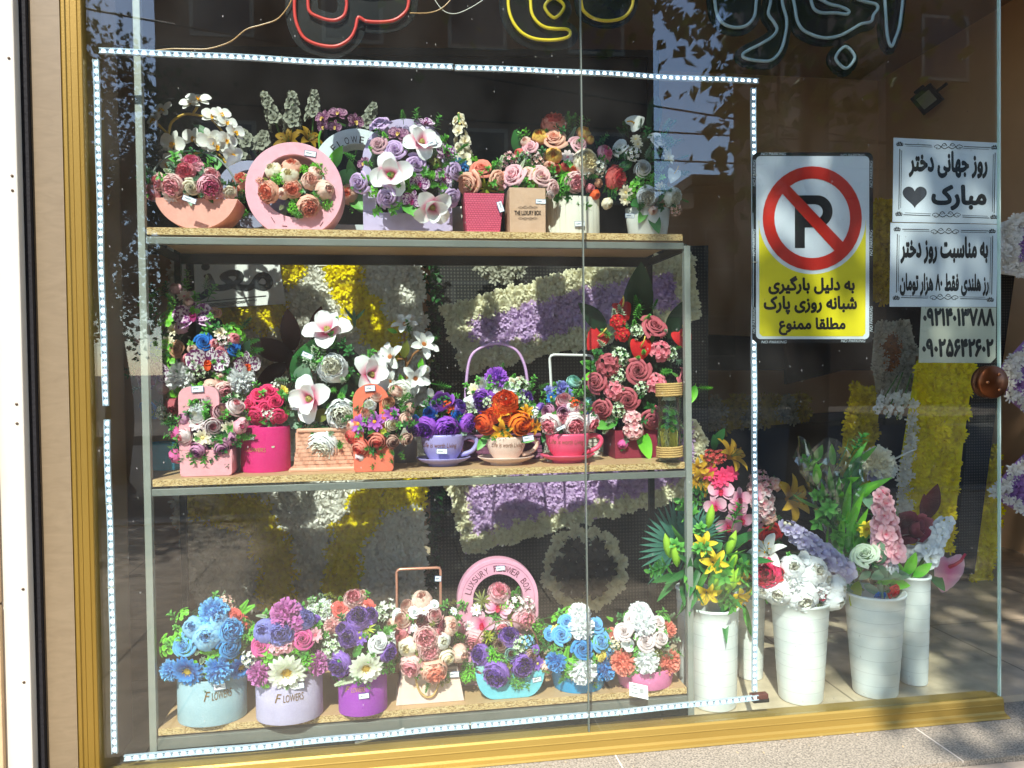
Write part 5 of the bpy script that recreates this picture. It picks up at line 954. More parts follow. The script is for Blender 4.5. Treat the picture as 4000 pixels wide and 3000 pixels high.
bouquet(r_, 'F', 'p 1015 1300 75 wpink;p 1185 1300 82 wpink;p 1300 1290 66 wpink;n 1110 1130 60 ponk;n 1000 1210 54 mauve;n 1110 1215 58 mauve;n 1220 1190 54 mauv2;s 1180 1160 40 redor;b 1160 1180 36 snow;p 1110 1260 50 ponk;Y 1270 1200 50 g;L 970 1390 50 d 250;Y 960 1240 45 g', Yc, .85, 'Y d S g', 12, .017, .8, 39)
price_tag(r_, 'F', 1090, 1330, 70, 26, 25, Yc - rc * .85 - .01)
r_ = root('flower_basket', PT('F', 660, 1560, .3), 'dusky purple wicker basket with a tall lilac hoop handle, behind the teacups', 'flower basket')
wicker(r_, 'F', (400, 1555), (950, 1555), (400, 1390), (945, 1390), .26, .09, PT('F', 660, 1390, .26)[2], ZM, mat('wicker_plum', '8a5070', .6, noise=(40, .7)), 7)
tube(r_, 'handle', smooth_path([PT('F', x, y, .30) for x, y in ((400, 1400), (403, 1100), (430, 850), (500, 760), (630, 722), (760, 765), (825, 870), (850, 1010), (858, 1130), (866, 1400))], 6), .0042, mat('handle_lilac', 'd0a4d4', .4))
bouquet(r_, 'F', 'c 625 970 78 purp;n 520 1020 56 snow;d 470 1060 56 cream;o 655 1085 115 snow;b 435 1155 50 snow;p 535 1140 86 purp;p 830 1110 54 violet;n 890 1230 70 snow;s 790 1030 64 wgreen;r 740 1000 38 cream;b 790 990 28 blush;S 740 980 50 g;Y 600 1030 60 g;Y 860 1150 60 g;s 440 1220 55 wgreen;p 940 1190 40 violet;p 350 1180 50 violet;n 700 1200 70 snow', .28, .5, 'Y g S g', 30, .02, .75, 40)
r_ = root('flower_basket', PT('F', 1170, 1540, .31), 'white square-handled basket with mint and periwinkle flowers, behind pink teacup', 'flower basket')
wicker(r_, 'F', (1010, 1545), (1365, 1545), (1000, 1400), (1370, 1400), .27, .08, PT('F', 1170, 1400, .27)[2], ZM, mat('wicker_white', 'd8d2c6', .6, noise=(40, .7)), 6)
tube(r_, 'handle', [PT('F', x, y, .31) for x, y in ((1026, 1400), (1018, 1000), (1010, 830), (1018, 810), (1040, 803), (1290, 808), (1312, 815), (1320, 835), (1325, 1000), (1330, 1400))], .004, mat('handle_white', 'e2e0dc', .4))
bouquet(r_, 'F', 'n 1180 995 56 mint;c 1090 1050 56 peri;r 1150 1090 44 peri;n 1300 1150 54 mint;d 1020 1110 45 bgerb;n 1060 1150 50 mint;b 1080 1075 26 pale;d 1000 1060 40 peri;S 1210 1030 50 w;Y 1240 1060 60 g;Y 1270 1100 50 g;c 1290 1250 50 peri', .29, .5, 'Y g S g', 24, .02, .75, 41)
# red arrangement
r_ = root('flower_box', PT('F', 1630, 1550, .26), 'dusky red box with red anthuriums and dusty rose roses, right end of middle shelf', 'flower box')
pbox(r_, 'F', (1480, 1545), (1785, 1548), (1478, 1345), (1785, 1345), .2, .12, card('8a2c3e'), 'box', ZM)
bouquet(r_, 'F', 'a 1530 450 105 red 300;a 1360 670 112 red 230;a 1665 740 112 red 265;a 1960 660 112 red 300;r 1755 610 104 dusty;r 1640 920 98 dusty;r 1350 1005 86 dusty;r 1570 1125 92 dusty;r 1395 1195 80 dusty;r 1740 1260 86 dusty;r 1970 980 86 dusty;h 1500 570 58 red;h 1800 780 78 rose;h 1430 880 88 dusty;h 1470 1060 72 rose;h 1770 1010 78 rose;h 1600 1260 66 pale;h 1610 1345 72 pale;s 1510 820 62 wgreen;s 1640 640 48 wgreen;s 1500 960 52 wgreen;s 1660 1040 50 wgreen;s 1500 1200 50 wgreen;s 1870 800 50 wgreen;h 1530 660 55 red;L 1640 380 245 k 88;L 1310 530 150 k 140;L 1935 540 165 k 65;L 1690 1450 120 b 285;L 1420 1300 100 g 200;S 2090 1040 75 b;S 1830 930 75 g;S 1930 860 60 s;L 1290 880 80 g 160;L 2040 1090 70 b 250;b 1535 1450 34 mag;Y 1560 1400 50 s;L 1300 960 70 b 200', .24, .4, 'S w Y d S g', 36, .022, .7, 42)
# glass jar
r_ = root('glass_vase', PT('F', 1868, 1585, .12), 'clear glass cylinder with rope bands, rosebud and yellow straw at right end of shelf', 'glass vase')
p = base_xy('F', 1862, 1585, ZM); cx, rx = dims2('F', (1790, 1300), (1945, 1300), p[1] + .03); Yc = p[1] + rx; zt = PT('F', 1865, 1008, Yc)[2] - ZM
mb = MB(); lathe(mb, (cx, Yc, ZM + .0005), [(rx * .97, 0), (rx, .004), (rx, zt), (rx * .95, zt), (rx * .95, .01), (.001, .01)], 1, 40); part('glass_cylinder', mb, glass_mat('vase_glass', 1.45, 'eef4f0', .001), r_)
rope = mat('jute_rope', 'cfa96a', .85, noise=(120, .6), bump=(200, .8))
for z0, n_, nm in ((zt - .034, 6, 'rope'), (.012, 5, 'rope')):
    mb = MB(); k_ = 30 * n_; mb.tube([(cx + (rx + .003) * math.cos(2 * math.pi * i / 30), Yc + (rx + .003) * math.sin(2 * math.pi * i / 30), ZM + z0 + .0056 * i / 30) for i in range(k_)], .003, 0, 6); part(nm, mb, rope, r_)
g = random.Random(3); mb = MB()
for i in range(70): a = g.uniform(0, 6.3); q = [(cx + rx * .8 * math.cos(a + k * .5) * g.uniform(.3, 1), Yc + rx * .8 * math.sin(a + k * .5) * g.uniform(.3, 1), ZM + .012 + g.uniform(0, .08)) for k in range(4)]; mb.tube(smooth_path(q, 4), .0011, 0, 4)
part('straw', mb, mat('straw', 'e8d060', .6), r_)
for zz in (.085, .105, .125): put(r_, 'C', 'g', (cx, Yc - .004, ZM + zz), (.2, -.3, 1), rx * .8, zz * 90, g)
put(r_, 'k', 'white', (cx, Yc, ZM + .175), (0, -.1, -1), rx * .75, 0, g)
# ---- bottom shelf ----------------------------------------------------------
def oval_flowers(lb, fr, x0, x1, yw, yt, yb, bx, ratio, m_, tx, inkm, warpz=None, taper=1.0, nm='flower_box', cat='flower box', group='velvet oval flower boxes', txt='FLOWERS'):
    p = base_xy(fr, bx, yb, ZB); Yb = p[1]; r = root(nm, (p[0], Yb + .05, ZB), lb, cat, group); zt = PT(fr, bx, yt, Yb + .01)[2]
    cx, Yc, rx = cyl_box(r, fr, (x0, yw), (x1, yw), zt, ZB + .0005, Yb, ratio, m_, taper)
    if tx:
        wp = wrap_oval(cx, Yc, rx, ratio); x_, y_, X_, Y_ = tx; k = .2
        text_px('gold_lettering', txt[0], fr, x_, y_ - (Y_ - y_) * .12, x_ + (X_ - x_) * .25, Y_ + (Y_ - y_) * .10, Yb, inkm, r, warp=wp, shear=.35, bold=.008, dy=-(Y_ - y_) * .05)
        text_px('gold_lettering', txt[1:], fr, x_ + (X_ - x_) * .31, y_, X_, Y_, Yb, inkm, r, warp=wp, bold=.006, dy=-(Y_ - y_) * .35)
    return r, cx, Yc, rx, Yb
r_, cx, Yc, rx, Yb = oval_flowers('pale blue velvet oval box with sky blue roses and gerbera, lower left corner', 'S', 242, 930, 1250, 1035, 1508, 580, .78, velvet('a6c2cc', '96b4c0'), (500, 1165, 765, 1245), gold_ink)
bouquet(r_, 'S', 'c 600 360 128 sky;s 710 285 78 blush;b 400 510 92 lblue;b 530 600 118 lblue;p 770 540 112 sky;r 310 690 115 sky;r 750 700 118 blue;g 345 940 145 bgerb;c 650 930 125 sky;c 170 940 95 sky;g 870 900 120 bgerb;r 810 410 84 coral;s 900 480 58 coral;b 640 440 90 lblue;C 600 800 60 b;C 540 720 58 b;S 490 830 66 w;S 440 760 50 w;E 930 335 115 b 25;Y 910 640 70 g;S 700 190 40 w;Y 760 830 50 g;Y 570 490 55 g;E 900 300 100 b 50;S 480 950 50 w', Yc, .76, 'Y g C b S g', 24, .02, .8, 51)
price_tag(r_, 'S', 660, 1102, 115, 66, 6, Yb - .002)
r_, cx, Yc, rx, Yb = oval_flowers('lavender velvet oval box with mauve carnations and one white gerbera', 'S', 1022, 1690, 1250, 1000, 1493, 1340, .78, velvet('c4bad6', 'b4aac8'), (1205, 1190, 1492, 1265), gold_ink)
bouquet(r_, 'S', 'c 1320 380 138 pom;b 1120 545 108 peri;p 1280 575 112 peri;p 1510 435 86 peri;r 1080 690 108 mag;r 1480 630 112 mag;d 1610 590 72 ponk;h 1415 470 84 pom;h 1330 690 76 ponk;h 1230 720 70 ponk;g 1330 950 178 wgerb;c 1060 970 112 pom;c 1640 870 108 pom;s 960 820 70 white;r 1620 430 46 violet;b 1440 330 54 violet;M 1540 850 85 b;C 1180 800 55 b;C 1400 770 55 b;E 1090 400 70 w 170;Y 1560 280 80 w;Y 1690 580 70 g;s 1680 350 70 wgreen;s 1700 830 60 white', Yc, .76, 'Y g C b S g', 24, .02, .8, 52)
price_tag(r_, 'S', 1445, 1097, 110, 58, 8, Yb - .002)
r_, cx, Yc, rx, Yb = oval_flowers('bright purple velvet oval box with violet roses and a white gerbera', 'G', 1140, 1442, 1350, 1205, 1503, 1290, .8, velvet('a444b8', '9438aa'), (1180, 1325, 1305, 1355), mat('gold_print', 'd8a860', .35, .5))
bouquet(r_, 'G', 'p 1265 895 66 violet;d 1310 910 42 violet;r 1385 1045 66 snow;p 1205 1010 55 violet;d 1275 1015 42 violet;p 1440 1100 54 violet;p 1150 1170 70 violet;g 1310 1195 96 wgerb;s 1110 1070 56 wgreen;p 1330 880 50 violet;E 1185 1280 72 p 195;S 1370 960 50 d;Y 1420 980 60 g;R 1310 960 60 y;L 1260 1090 50 g 60;S 1130 1060 50 w;Y 1450 1180 50 g;S 1080 1030 40 w;p 1170 960 40 violet', Yc, .9, 'Y g S g Y d', 26, .02, .8, 53)
price_tag(r_, 'G', 1298, 1373, 64, 34, 4, Yb - .002)
r_ = root('flower_box', PT('G', 1230, 1400, .3), 'pink roses and white mums in a pink pot behind the purple velvet box', 'flower box')
cyl_box(r_, 'G', (1090, 1250), (1420, 1250), PT('G', 1250, 1120, .26)[2], ZB + .0005, .24, .8, card('e89ab0'), 1, 'pot')
bouquet(r_, 'G', 'p 1235 775 56 pale;r 1150 835 56 coral;r 1320 820 46 coral;s 1280 850 46 pale;c 1110 940 56 pale;r 1200 880 46 blush;b 1290 745 28 blush;c 1080 1140 45 snow;c 1055 840 60 snow;c 990 850 45 snow;s 1440 850 60 white;s 1380 870 50 wgreen;d 1460 960 40 snow;c 1470 1020 50 snow;S 1060 780 50 w;Y 1010 800 60 g;Y 1100 780 60 o;n 1480 1180 50 blush', .27, .5, 'Y g S w S g', 24, .022, .75, 54)
# handbag box
p = base_xy('H', 300, 1148, ZB); Yb = p[1]
r_ = root('flower_box', (p[0], Yb + .04, ZB), 'blush handbag shaped flower box with rope loop and rose gold square handle', 'flower box')
pbox(r_, 'H', (82, 1165), (556, 1128), (125, 922), (510, 905), Yb, .09, mat('bag_blush', 'ecd2c6', .6, noise=(40, .5), hex2='e2c4b6'), 'bag', ZB)
text_px('gold_lettering', 'FLOWERS', 'H', 205, 1015, 445, 1060, Yb + .004, mat('pale_gold', 'dcb890', .5), r_, dy=-12)
tube(r_, 'rope_loop', smooth_path([PT('H', x, y, Yb - .005) for x, y in ((218, 950), (224, 1000), (245, 1060), (280, 1095), (315, 1103), (345, 1085), (372, 1030), (392, 960))], 6), .0028, mat('jute_rope', 'cfa96a', .85))
tube(r_, 'handle', [PT('H', x, y, Yb + .05) for x, y in ((92, 930), (90, 500), (88, 240), (94, 225), (110, 219), (365, 208), (382, 210), (390, 225), (390, 500), (392, 930))], .0036, mat('rose_gold', 'e0a088', .3, .5))
bouquet(r_, 'H', 'b 260 430 62 blush;n 160 475 50 blush;r 95 530 44 snow;r 210 515 45 snow;r 345 470 40 snow;d 275 505 36 snow;n 130 570 62 blush;n 260 575 50 maroon;n 345 540 58 pale;n 410 605 44 maroon;b 455 610 58 blush;o 165 630 38 mauv2;n 120 670 52 rose;d 210 625 28 snow;p 290 690 80 pale;b 400 710 56 white;b 165 755 62 cream;p 310 770 72 pale;n 435 820 70 cream;b 520 800 60 blush;p 190 880 74 pale;p 345 915 84 peach;n 380 660 40 rose;b 60 600 40 blush;M 215 755 36 s;Y 490 560 55 g;S 380 850 50 g;S 250 830 50 g;Y 330 600 50 o;Y 540 850 45 g;d 480 510 30 snow;S 210 430 40 w', Yb + .045, .75, 'Y g S g Y o', 26, .018, .8, 55)
price_tag(r_, 'H', 482, 946, 76, 42, -1, Yb + .0); price_tag(r_, 'H', 374, 284, 46, 40, -5, Yb + .045)
# LUXURY FLOWER BOX arch
Ya = .20
r_ = root('flower_box', PT('H', 790, 900, Ya + .04), 'tall pink arch box with cut lettering FLOWER BOX and pink orchids', 'flower box', 'arched flower boxes')
c = PT('H', 790, 428, Ya); Ro = (PT('H', 1071, 428, Ya)[0] - PT('H', 512, 428, Ya)[0]) / 2; Ri = Ro * .62; zlow = PT('H', 790, 800, Ya)[2]; pm = card('eeaac4')
ext(r_, 'arch', [arch_loop(c[0], zlow, c[2], Ro) + arch_loop(c[0], zlow, c[2], Ri)[::-1]], Ya, .035, pm)
ext(r_, 'box', [[(c[0] - Ro, ZB + .0005), (c[0] + Ro, ZB + .0005), (c[0] + Ro, zlow - .0005), (c[0] - Ro, zlow - .0005)]], Ya, .11, pm)
mb = MB(); mb.tube([(c[0] + Ro * .90 * math.cos(R(a)), Ya - .0005, c[2] + Ro * .90 * math.sin(R(a))) for a in range(195, -16, -5)], .0006, 0, 4); part('groove', mb, card('c8809c'), r_)
arc_text(r_, 'LUXSURY FLOWER BOX', c[0], c[2], Ro * .765, 168, 12, .0165, Ya - .0008, mat('cut_dark', '5a2436', .8), .012)
bouquet(r_, 'H', 'p 795 385 70 ponk;o 790 480 92 orch;o 680 595 88 orch;p 965 560 76 ponk;p 640 705 76 ponk;p 815 620 60 wpink;o 910 645 70 orch;d 1100 640 50 ponk;s 910 460 60 tipp;d 590 610 35 snow;R 680 440 75 o;R 850 560 75 y;L 540 690 50 b 120;S 885 395 40 g;L 640 520 40 d 60;M 760 560 60 g;Y 730 640 60 y;s 985 470 50 tipp;d 640 500 40 snow;Y 1040 660 60 g;L 1010 690 50 g 40;b 510 610 34 pink;M 500 680 50 b', Ya + .01, .45, 'Y g S g M b', 22, .02, .75, 56)
price_tag(r_, 'H', 805, 212, 64, 34, 3, Ya - .003)
# turquoise half moon
p = base_xy('H', 885, 1113, ZB); Yb = p[1]
r_ = root('flower_basket', (p[0], Yb + .04, ZB), 'turquoise half-moon flower box with violet peonies and thin brown hoop', 'flower box', 'half-moon flower boxes')
x0, x1 = PT('H', 637, 945, Yb)[0], PT('H', 1112, 925, Yb)[0]; zt = PT('H', 870, 930, Yb)[2]; b0, b1 = PT('H', 778, 1110, Yb)[0], PT('H', 990, 1100, Yb)[0]
xm, hw = (x0 + x1) / 2, (x1 - x0) / 2; bw = (b1 - b0) / 2; hh = zt - ZB - .0005
side = [(bw + (hw - bw) * math.sin(R(90 * t / 14)), ZB + .0005 + hh * (1 - math.cos(R(90 * t / 14)))) for t in range(15)]
ext(r_, 'box', [[(xm + a, z) for a, z in side] + [(xm - a, z) for a, z in side[::-1]]], Yb, .09, card('74c8d8'))
tube(r_, 'handle', smooth_path([PT('H', x, y, Yb + .03) for x, y in ((605, 860), (620, 770), (680, 650), (760, 590), (835, 574), (930, 590), (1020, 640), (1060, 720), (1080, 880))], 6), .0018, mat('wire_brown', '8a5a50', .4))
bouquet(r_, 'H', 'p 865 690 66 violet;n 805 745 50 brown;p 670 810 66 violet;n 880 800 56 teal;n 1010 815 50 brown;p 955 875 78 violet;n 675 920 54 teal;p 775 935 88 violet;d 1060 870 50 violet;n 1115 890 48 blush;r 1045 775 34 violet;s 930 745 54 wgreen;s 985 720 44 lblue;M 760 815 65 b;M 600 920 70 b;M 570 950 50 b;Y 870 870 55 o;S 730 780 50 s;S 940 770 50 s;b 1130 920 34 blush;Y 560 800 55 o;S 630 860 45 w;Y 1090 760 70 d;R 720 690 50 y', Yb + .045, .9, 'S g Y o M g Y g', 26, .018, .8, 57)
price_tag(r_, 'H', 1057, 981, 66, 36, 8, Yb - .002)
r_, cx, Yc, rx, Yb = oval_flowers('bright blue round box with blue roses and white carnations behind the glass seam', 'H', 1147, 1545, 975, 940, 1093, 1345, .85, card('2a9fd8'), None, None, taper=.86, group='low round flower boxes')
bouquet(r_, 'H', 'c 1350 530 76 snow;c 1360 615 86 snow;r 1230 675 72 sky;r 1265 585 62 sky;r 1370 765 82 blue;r 1490 715 78 sky;r 1460 605 62 sky;c 1190 855 68 blue;c 1370 915 96 snow;c 1530 910 78 blue;d 1190 640 38 yellow;r 1500 820 42 yellow;r 1145 665 50 sky;S 1285 690 40 w;E 1260 800 75 b 80;C 1300 870 50 b;M 1290 930 45 b;Y 1230 540 60 g;Y 1530 650 50 g;C 1430 850 50 g;S 1430 930 45 g;L 1350 670 34 d 200;s 1560 760 40 lblue;r 1560 790 40 blue;C 1200 770 45 g', Yc, .85, 'C b Y g S g', 24, .018, .82, 58)
price_tag(r_, 'H', 1345, 706, 54, 24, 10, Yc - rx * .62)
r_, cx, Yc, rx, Yb = oval_flowers('low pink round box with white-pink roses and coral carnations, bottom right', 'H', 1606, 2000, 970, 930, 1075, 1800, .85, card('e884b4'), None, None, taper=.90, group='low round flower boxes')
bouquet(r_, 'H', 'c 1770 520 76 snow;c 1790 590 88 snow;r 1660 650 72 tipp;r 1805 715 78 tipp;r 1905 690 68 tipp;r 1895 585 54 tipp;k 1690 735 50 snow;c 1965 635 56 salm;c 1650 865 84 salm;c 1810 850 88 snow;c 1965 860 84 salm;r 1580 660 46 salm;r 1700 560 44 tipp;E 1560 560 40 b 150;Y 1640 560 55 d;Y 1985 700 60 w;Y 2000 780 55 g;C 1730 790 45 g;M 1880 800 45 o;C 1740 890 40 g;C 1880 910 40 g;S 1870 640 40 g;S 2030 800 40 w;s 1600 730 40 cream', Yc, .85, 'Y g C g S w', 22, .018, .82, 59)
r_ = r_; c_ = PT('H', 1755, 1052, Yb - .004); a = R(-16); W_, H_ = 72 * FR['H'][2] * mpp(Yb), 36 * FR['H'][2] * mpp(Yb)
def lq(u, v, dy=0): return (c_[0] + u * math.cos(a) - v * math.sin(a), c_[1] + dy - .012 * v / H_ * -1 - .006, c_[2] + u * math.sin(a) + v * math.cos(a))
mb = MB(); mb.patch([[lq(-W_, -H_), lq(W_, -H_)], [lq(-W_, H_), lq(W_, H_)]], [0, 0]); part('barcode_label', mb, mat('tag_white', 'eceef0', .5), r_, False)
mb = MB(); g = random.Random(4); u = W_ * .1
while u < W_ * .55: ww = g.choice((.0006, .0011)); mb.patch([[lq(u, -H_ * .25, -.0008), lq(u + ww, -H_ * .25, -.0008)], [lq(u, H_ * .4, -.0008), lq(u + ww, H_ * .4, -.0008)]], [0, 0]); u += ww + .0008
for v in (.6, .2, -.5): mb.patch([[lq(-W_ * .8, v * H_, -.0008), lq(-W_ * .1, v * H_, -.0008)], [lq(-W_ * .8, v * H_ + .0012, -.0008), lq(-W_ * .1, v * H_ + .0012, -.0008)]], [0, 0])
o = part('barcode_print', mb, ink, r_, False); o['kind'] = 'stuff'
# ================================================================== BUCKETS AND THEIR FLOWERS
bk = mat('bucket_white', 'f0f4f2', .4, noise=(10, .5), hex2='e8eeec', spec=.4); gr = mat('bucket_groove', '98a2a0', .6)
BK = {}
def bucket(key, lb, fr, xt0, xt1, yt, xb0, xb1, yb, z0=0.0, dirt=0):
    p = base_xy(fr, (xb0 + xb1) / 2, yb, z0); rb = (xb1 - xb0) / 2 * FR[fr][2] * mpp(p[1] + .05); Yc = p[1] + rb; cx = PT(fr, (xb0 + xb1) / 2, yb, Yc)[0]; rt = (xt1 - xt0) / 2 * FR[fr][2] * mpp(Yc); h = PT(fr, (xt0 + xt1) / 2, yt, Yc - rt * .3)[2] - z0
    r = root('flower_bucket', (cx, Yc, z0), lb, 'bucket', 'white ribbed flower buckets'); prof = [(rb * .97, 0), (rb, .003)]; N = 8
    for k in range(1, N):
        f = k / N; rr = rb + (rt - rb) * f; zz = h * f; prof += [(rr - .0003, zz - .0012), (rr + .0004, zz + .0008)]
    prof += [(rt, h - .008), (rt + .002, h - .007), (rt + .002, h), (rt - .002, h), (rt - .010, h - .06), (.001, h - .061)]
    mb = MB(); lathe(mb, (cx, Yc, z0), prof, 1, 56); part('bucket', mb, bk, r); mb = MB()
    for k in range(1, N): f = k / N; rr = rb + (rt - rb) * f; lathe(mb, (cx, Yc, z0 + h * f - .0011), [(rr - .0004, 0), (rr + .0002, .0006), (rr - .0004, .0012)], 1, 56, cap=False)
    o = part('groove_lines', mb, gr, r); o['kind'] = 'stuff'; BK[key] = (cx, Yc, rt, z0 + h); return r
bucket('a', 'white bucket of yellow lilies right beside the shelf post', 'I', 420, 714, 1040, 428, 692, 1640)
bucket('b', 'white bucket half hidden behind the lily bucket and LED strip', 'I', 690, 862, 975, 700, 838, 1458)
bucket('c', 'white bucket with white peonies and a small printed emblem', 'I', 880, 1215, 1010, 922, 1178, 1604)
mb = MB(); s_ = FR['I'][2]
for k in range(3): pc = PT('I', 1147 + k * 10, 1040, BK['c'][1] - BK['c'][2] - .002); mb.tube([(pc[0] + .0045 * math.cos(t), pc[1] + .0042, pc[2] + .0062 * math.sin(t)) for t in [2 * math.pi * i / 16 for i in range(17)]], .0007, 0, 4)
q_ = COL.objects[-1]
part('emblem', mb, mat('emblem_ink', '6a7a4a', .6), [o for o in COL.objects if o.name.startswith('flower_bucket')][-1])
bucket('d', 'white bucket of pink delphinium, rightmost of the front row', 'J', 384, 690, 788, 420, 648, 1326)
bucket('e', 'white bucket half shaded, furthest right behind the front row', 'J', 655, 822, 700, 660, 795, 1256)
bucket('f', 'white bucket mostly hidden behind shelf post and lily bucket', 'I', 355, 540, 930, 368, 520, 1560)
def bunch(lb, key, fr, spec, Yo=0, **k):
    cx, Yc, rt, zt = BK[key]; r = root('flower_bunch', (cx, Yc, zt - .05), lb, 'flowers'); bouquet(r, fr, spec, Yc + Yo, **k)
    g = random.Random(len(spec)); mb = MB(); tops = [o for o in r.children if o.name.split('.')[0] in [f[0] for f in FL.values()]][:9]
    for o in tops: e = Vector(r.location) + o.matrix_local.translation; b_ = Vector((cx + g.uniform(-.5, .5) * rt, Yc + g.uniform(-.4, .4) * rt, zt - .055)); mb.tube([b_, (b_ + e) / 2 + Vector((0, .01, 0)), e], .0028, 0, 5)
    if tops: o = part('stems', mb, mat('stem_green', '4a7a34'), r)
    return r
bunch('yellow lilies with lime green buds and strap leaves in the front left bucket', 'a', 'I', 'l 690 985 98 lemon;l 520 960 78 lemon;l 560 790 80 lemon;l 505 690 72 lemon;l 720 880 60 lemon;y 590 890 92 limeb;y 645 905 96 limeb;y 682 880 86 limeb;y 660 680 86 limeb;y 540 530 80 limeb;y 300 695 86 limeb;y 345 745 86 limeb;y 735 830 66 limeb;y 670 780 70 limeb;T 615 1100 130 d 262;T 745 1120 95 g 275;T 350 870 100 d 200;T 300 930 110 d 220;T 450 890 100 d 240;T 500 870 90 g 70;T 560 840 110 g 80;T 420 840 110 d 100;T 460 960 100 d 235;T 700 840 100 g 60;T 690 930 90 d 20;T 280 880 100 d 190;T 430 1000 90 d 250;O 470 790 40 d 100;O 530 720 36 d 70;O 580 700 36 d 40;O 600 760 36 d 20;O 450 700 36 d 120;O 500 820 36 d 150;T 600 960 90 g 90;T 640 820 90 g 75;T 400 780 90 d 150;L 240 830 60 d 250', bulge=.5, fill='T d T g Y g', nfill=26, fsize=.045, corek=.45, seed=61, tilt=.2)
cx, Yc, rt, zt = BK['f']
r_ = root('palm_leaf', (cx, Yc, zt - .05), 'bluish green palm fan leaf spreading behind the right shelf post', 'palm leaf')
for x, y, sz, an, cl in ((350, 690, 290, 125, 't'), (450, 640, 190, 70, 't')): bouquet(r_, 'I', 'N %d %d %d %s %d' % (x, y, sz, cl, an), Yc + .02, .1, '', 0, .02, 0, 62)
cx, Yc, rt, zt = BK['b']
r_ = bunch('pink moth orchids with hot pink tips above the rear bucket', 'b', 'I', 'o 600 385 72 orch;o 570 470 66 orch;o 640 580 74 orch;o 700 430 68 orch;o 790 590 68 orch;o 715 545 68 orch;o 690 480 60 orch;o 790 420 56 orch;o 745 640 60 orch;d 540 285 48 hot;d 610 310 56 hot;d 655 290 46 hot;d 580 330 44 hot;s 570 205 40 coral;s 600 195 36 coral;s 540 190 34 coral;Y 470 450 80 g;Y 500 390 70 d', .02, bulge=.25, fill='', nfill=0, corek=0, seed=63)
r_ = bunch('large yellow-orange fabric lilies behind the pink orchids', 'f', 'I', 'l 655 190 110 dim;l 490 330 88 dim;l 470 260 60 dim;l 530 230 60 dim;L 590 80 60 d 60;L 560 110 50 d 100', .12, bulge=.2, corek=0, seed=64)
r_ = bunch('white and coral blossom sprays with a big yellow lily behind the LED strip', 'b', 'I', 'h 830 430 72 wpink;h 800 370 54 pale;h 850 500 58 wpink;s 815 320 50 pale;s 850 355 46 pale;h 820 470 50 pale;l 990 430 132 dim;h 900 350 44 blush;r 880 620 70 red;Y 870 560 60 o;h 870 540 46 blush', .10, bulge=.2, fill='Y d', nfill=6, corek=0, seed=65)
bunch('round white peonies with a magenta peony and white lily in the middle bucket', 'c', 'I', 'l 862 735 112 wyel;p 855 850 84 hot;k 920 855 46 red;b 1005 815 64 snow;b 1125 835 76 snow;c 1010 890 80 snow;b 1055 985 92 snow;b 920 955 76 snow;b 1235 990 76 snow;b 1250 925 66 snow;c 1145 930 66 snow;k 1150 960 40 crim;k 1060 775 46 snow;b 845 945 48 snow;b 985 960 50 snow;b 1180 880 50 snow;L 740 850 60 g 100;L 760 950 50 g 250;L 900 800 40 g 60', bulge=.6, fill='Y g', nfill=8, fsize=.02, corek=.7, seed=66)
r_ = root('delphinium', PT('I', 1300, 900, BK['c'][1] + .04), 'lilac-white delphinium spike arching over the white peonies', 'flower stem'); spike(r_, 'I', 1290, 850, 960, 570, 175, 'lav', 46, BK['c'][1] + .03, 7, 8)
r_ = root('delphinium', PT('J', 600, 700, BK['d'][1]), 'pink delphinium spike standing in the right front bucket', 'flower stem'); spike(r_, 'J', 600, 600, 570, 280, 165, 'ponk', 40, BK['d'][1], 8, 6); tube(r_, 'stem', [PT('J', 605, 600, BK['d'][1]), PT('J', 570, 800, BK['d'][1] + .02)], .003, mat('stem_green', '4a7a34'))
r_ = root('delphinium', PT('J', 700, 700, BK['d'][1] + .05), 'white delphinium spike leaning right beside the pink anthurium', 'flower stem'); spike(r_, 'J', 770, 620, 895, 420, 150, 'snow', 34, BK['d'][1] + .04, 9, 6); tube(r_, 'stem', [PT('J', 790, 610, BK['d'][1] + .05), PT('J', 690, 740, BK['d'][1] + .05)], .003, mat('stem_lime', '7a9a48', .6))
bunch('greenish white rose with lobed leaves in the right front bucket', 'd', 'J', 'r 487 600 74 wgreen;r 620 665 44 snow;r 625 775 44 red;L 480 700 45 s 200;L 560 690 55 s 30;L 640 740 70 b 350;L 430 790 70 y 240;L 710 640 70 b 75;L 655 680 60 b 110;L 520 770 50 s 330;L 400 760 50 s 160;r 560 800 30 royal;L 590 720 50 b 20;L 770 670 60 b 40', 0, bulge=.5, fill='L s O s', nfill=6, fsize=.025, corek=.5, seed=67)
bunch('large pink anthurium with dark red heliconia in the rear right bucket', 'e', 'J', 'a 905 650 140 orch 262;k 690 480 90 maroon;k 760 470 70 dusty;L 810 330 105 m 78;L 775 350 70 m 100;d 495 470 50 lemon;T 740 600 80 b 60;L 840 720 70 d 300', .06, bulge=.3, corek=0, seed=68)
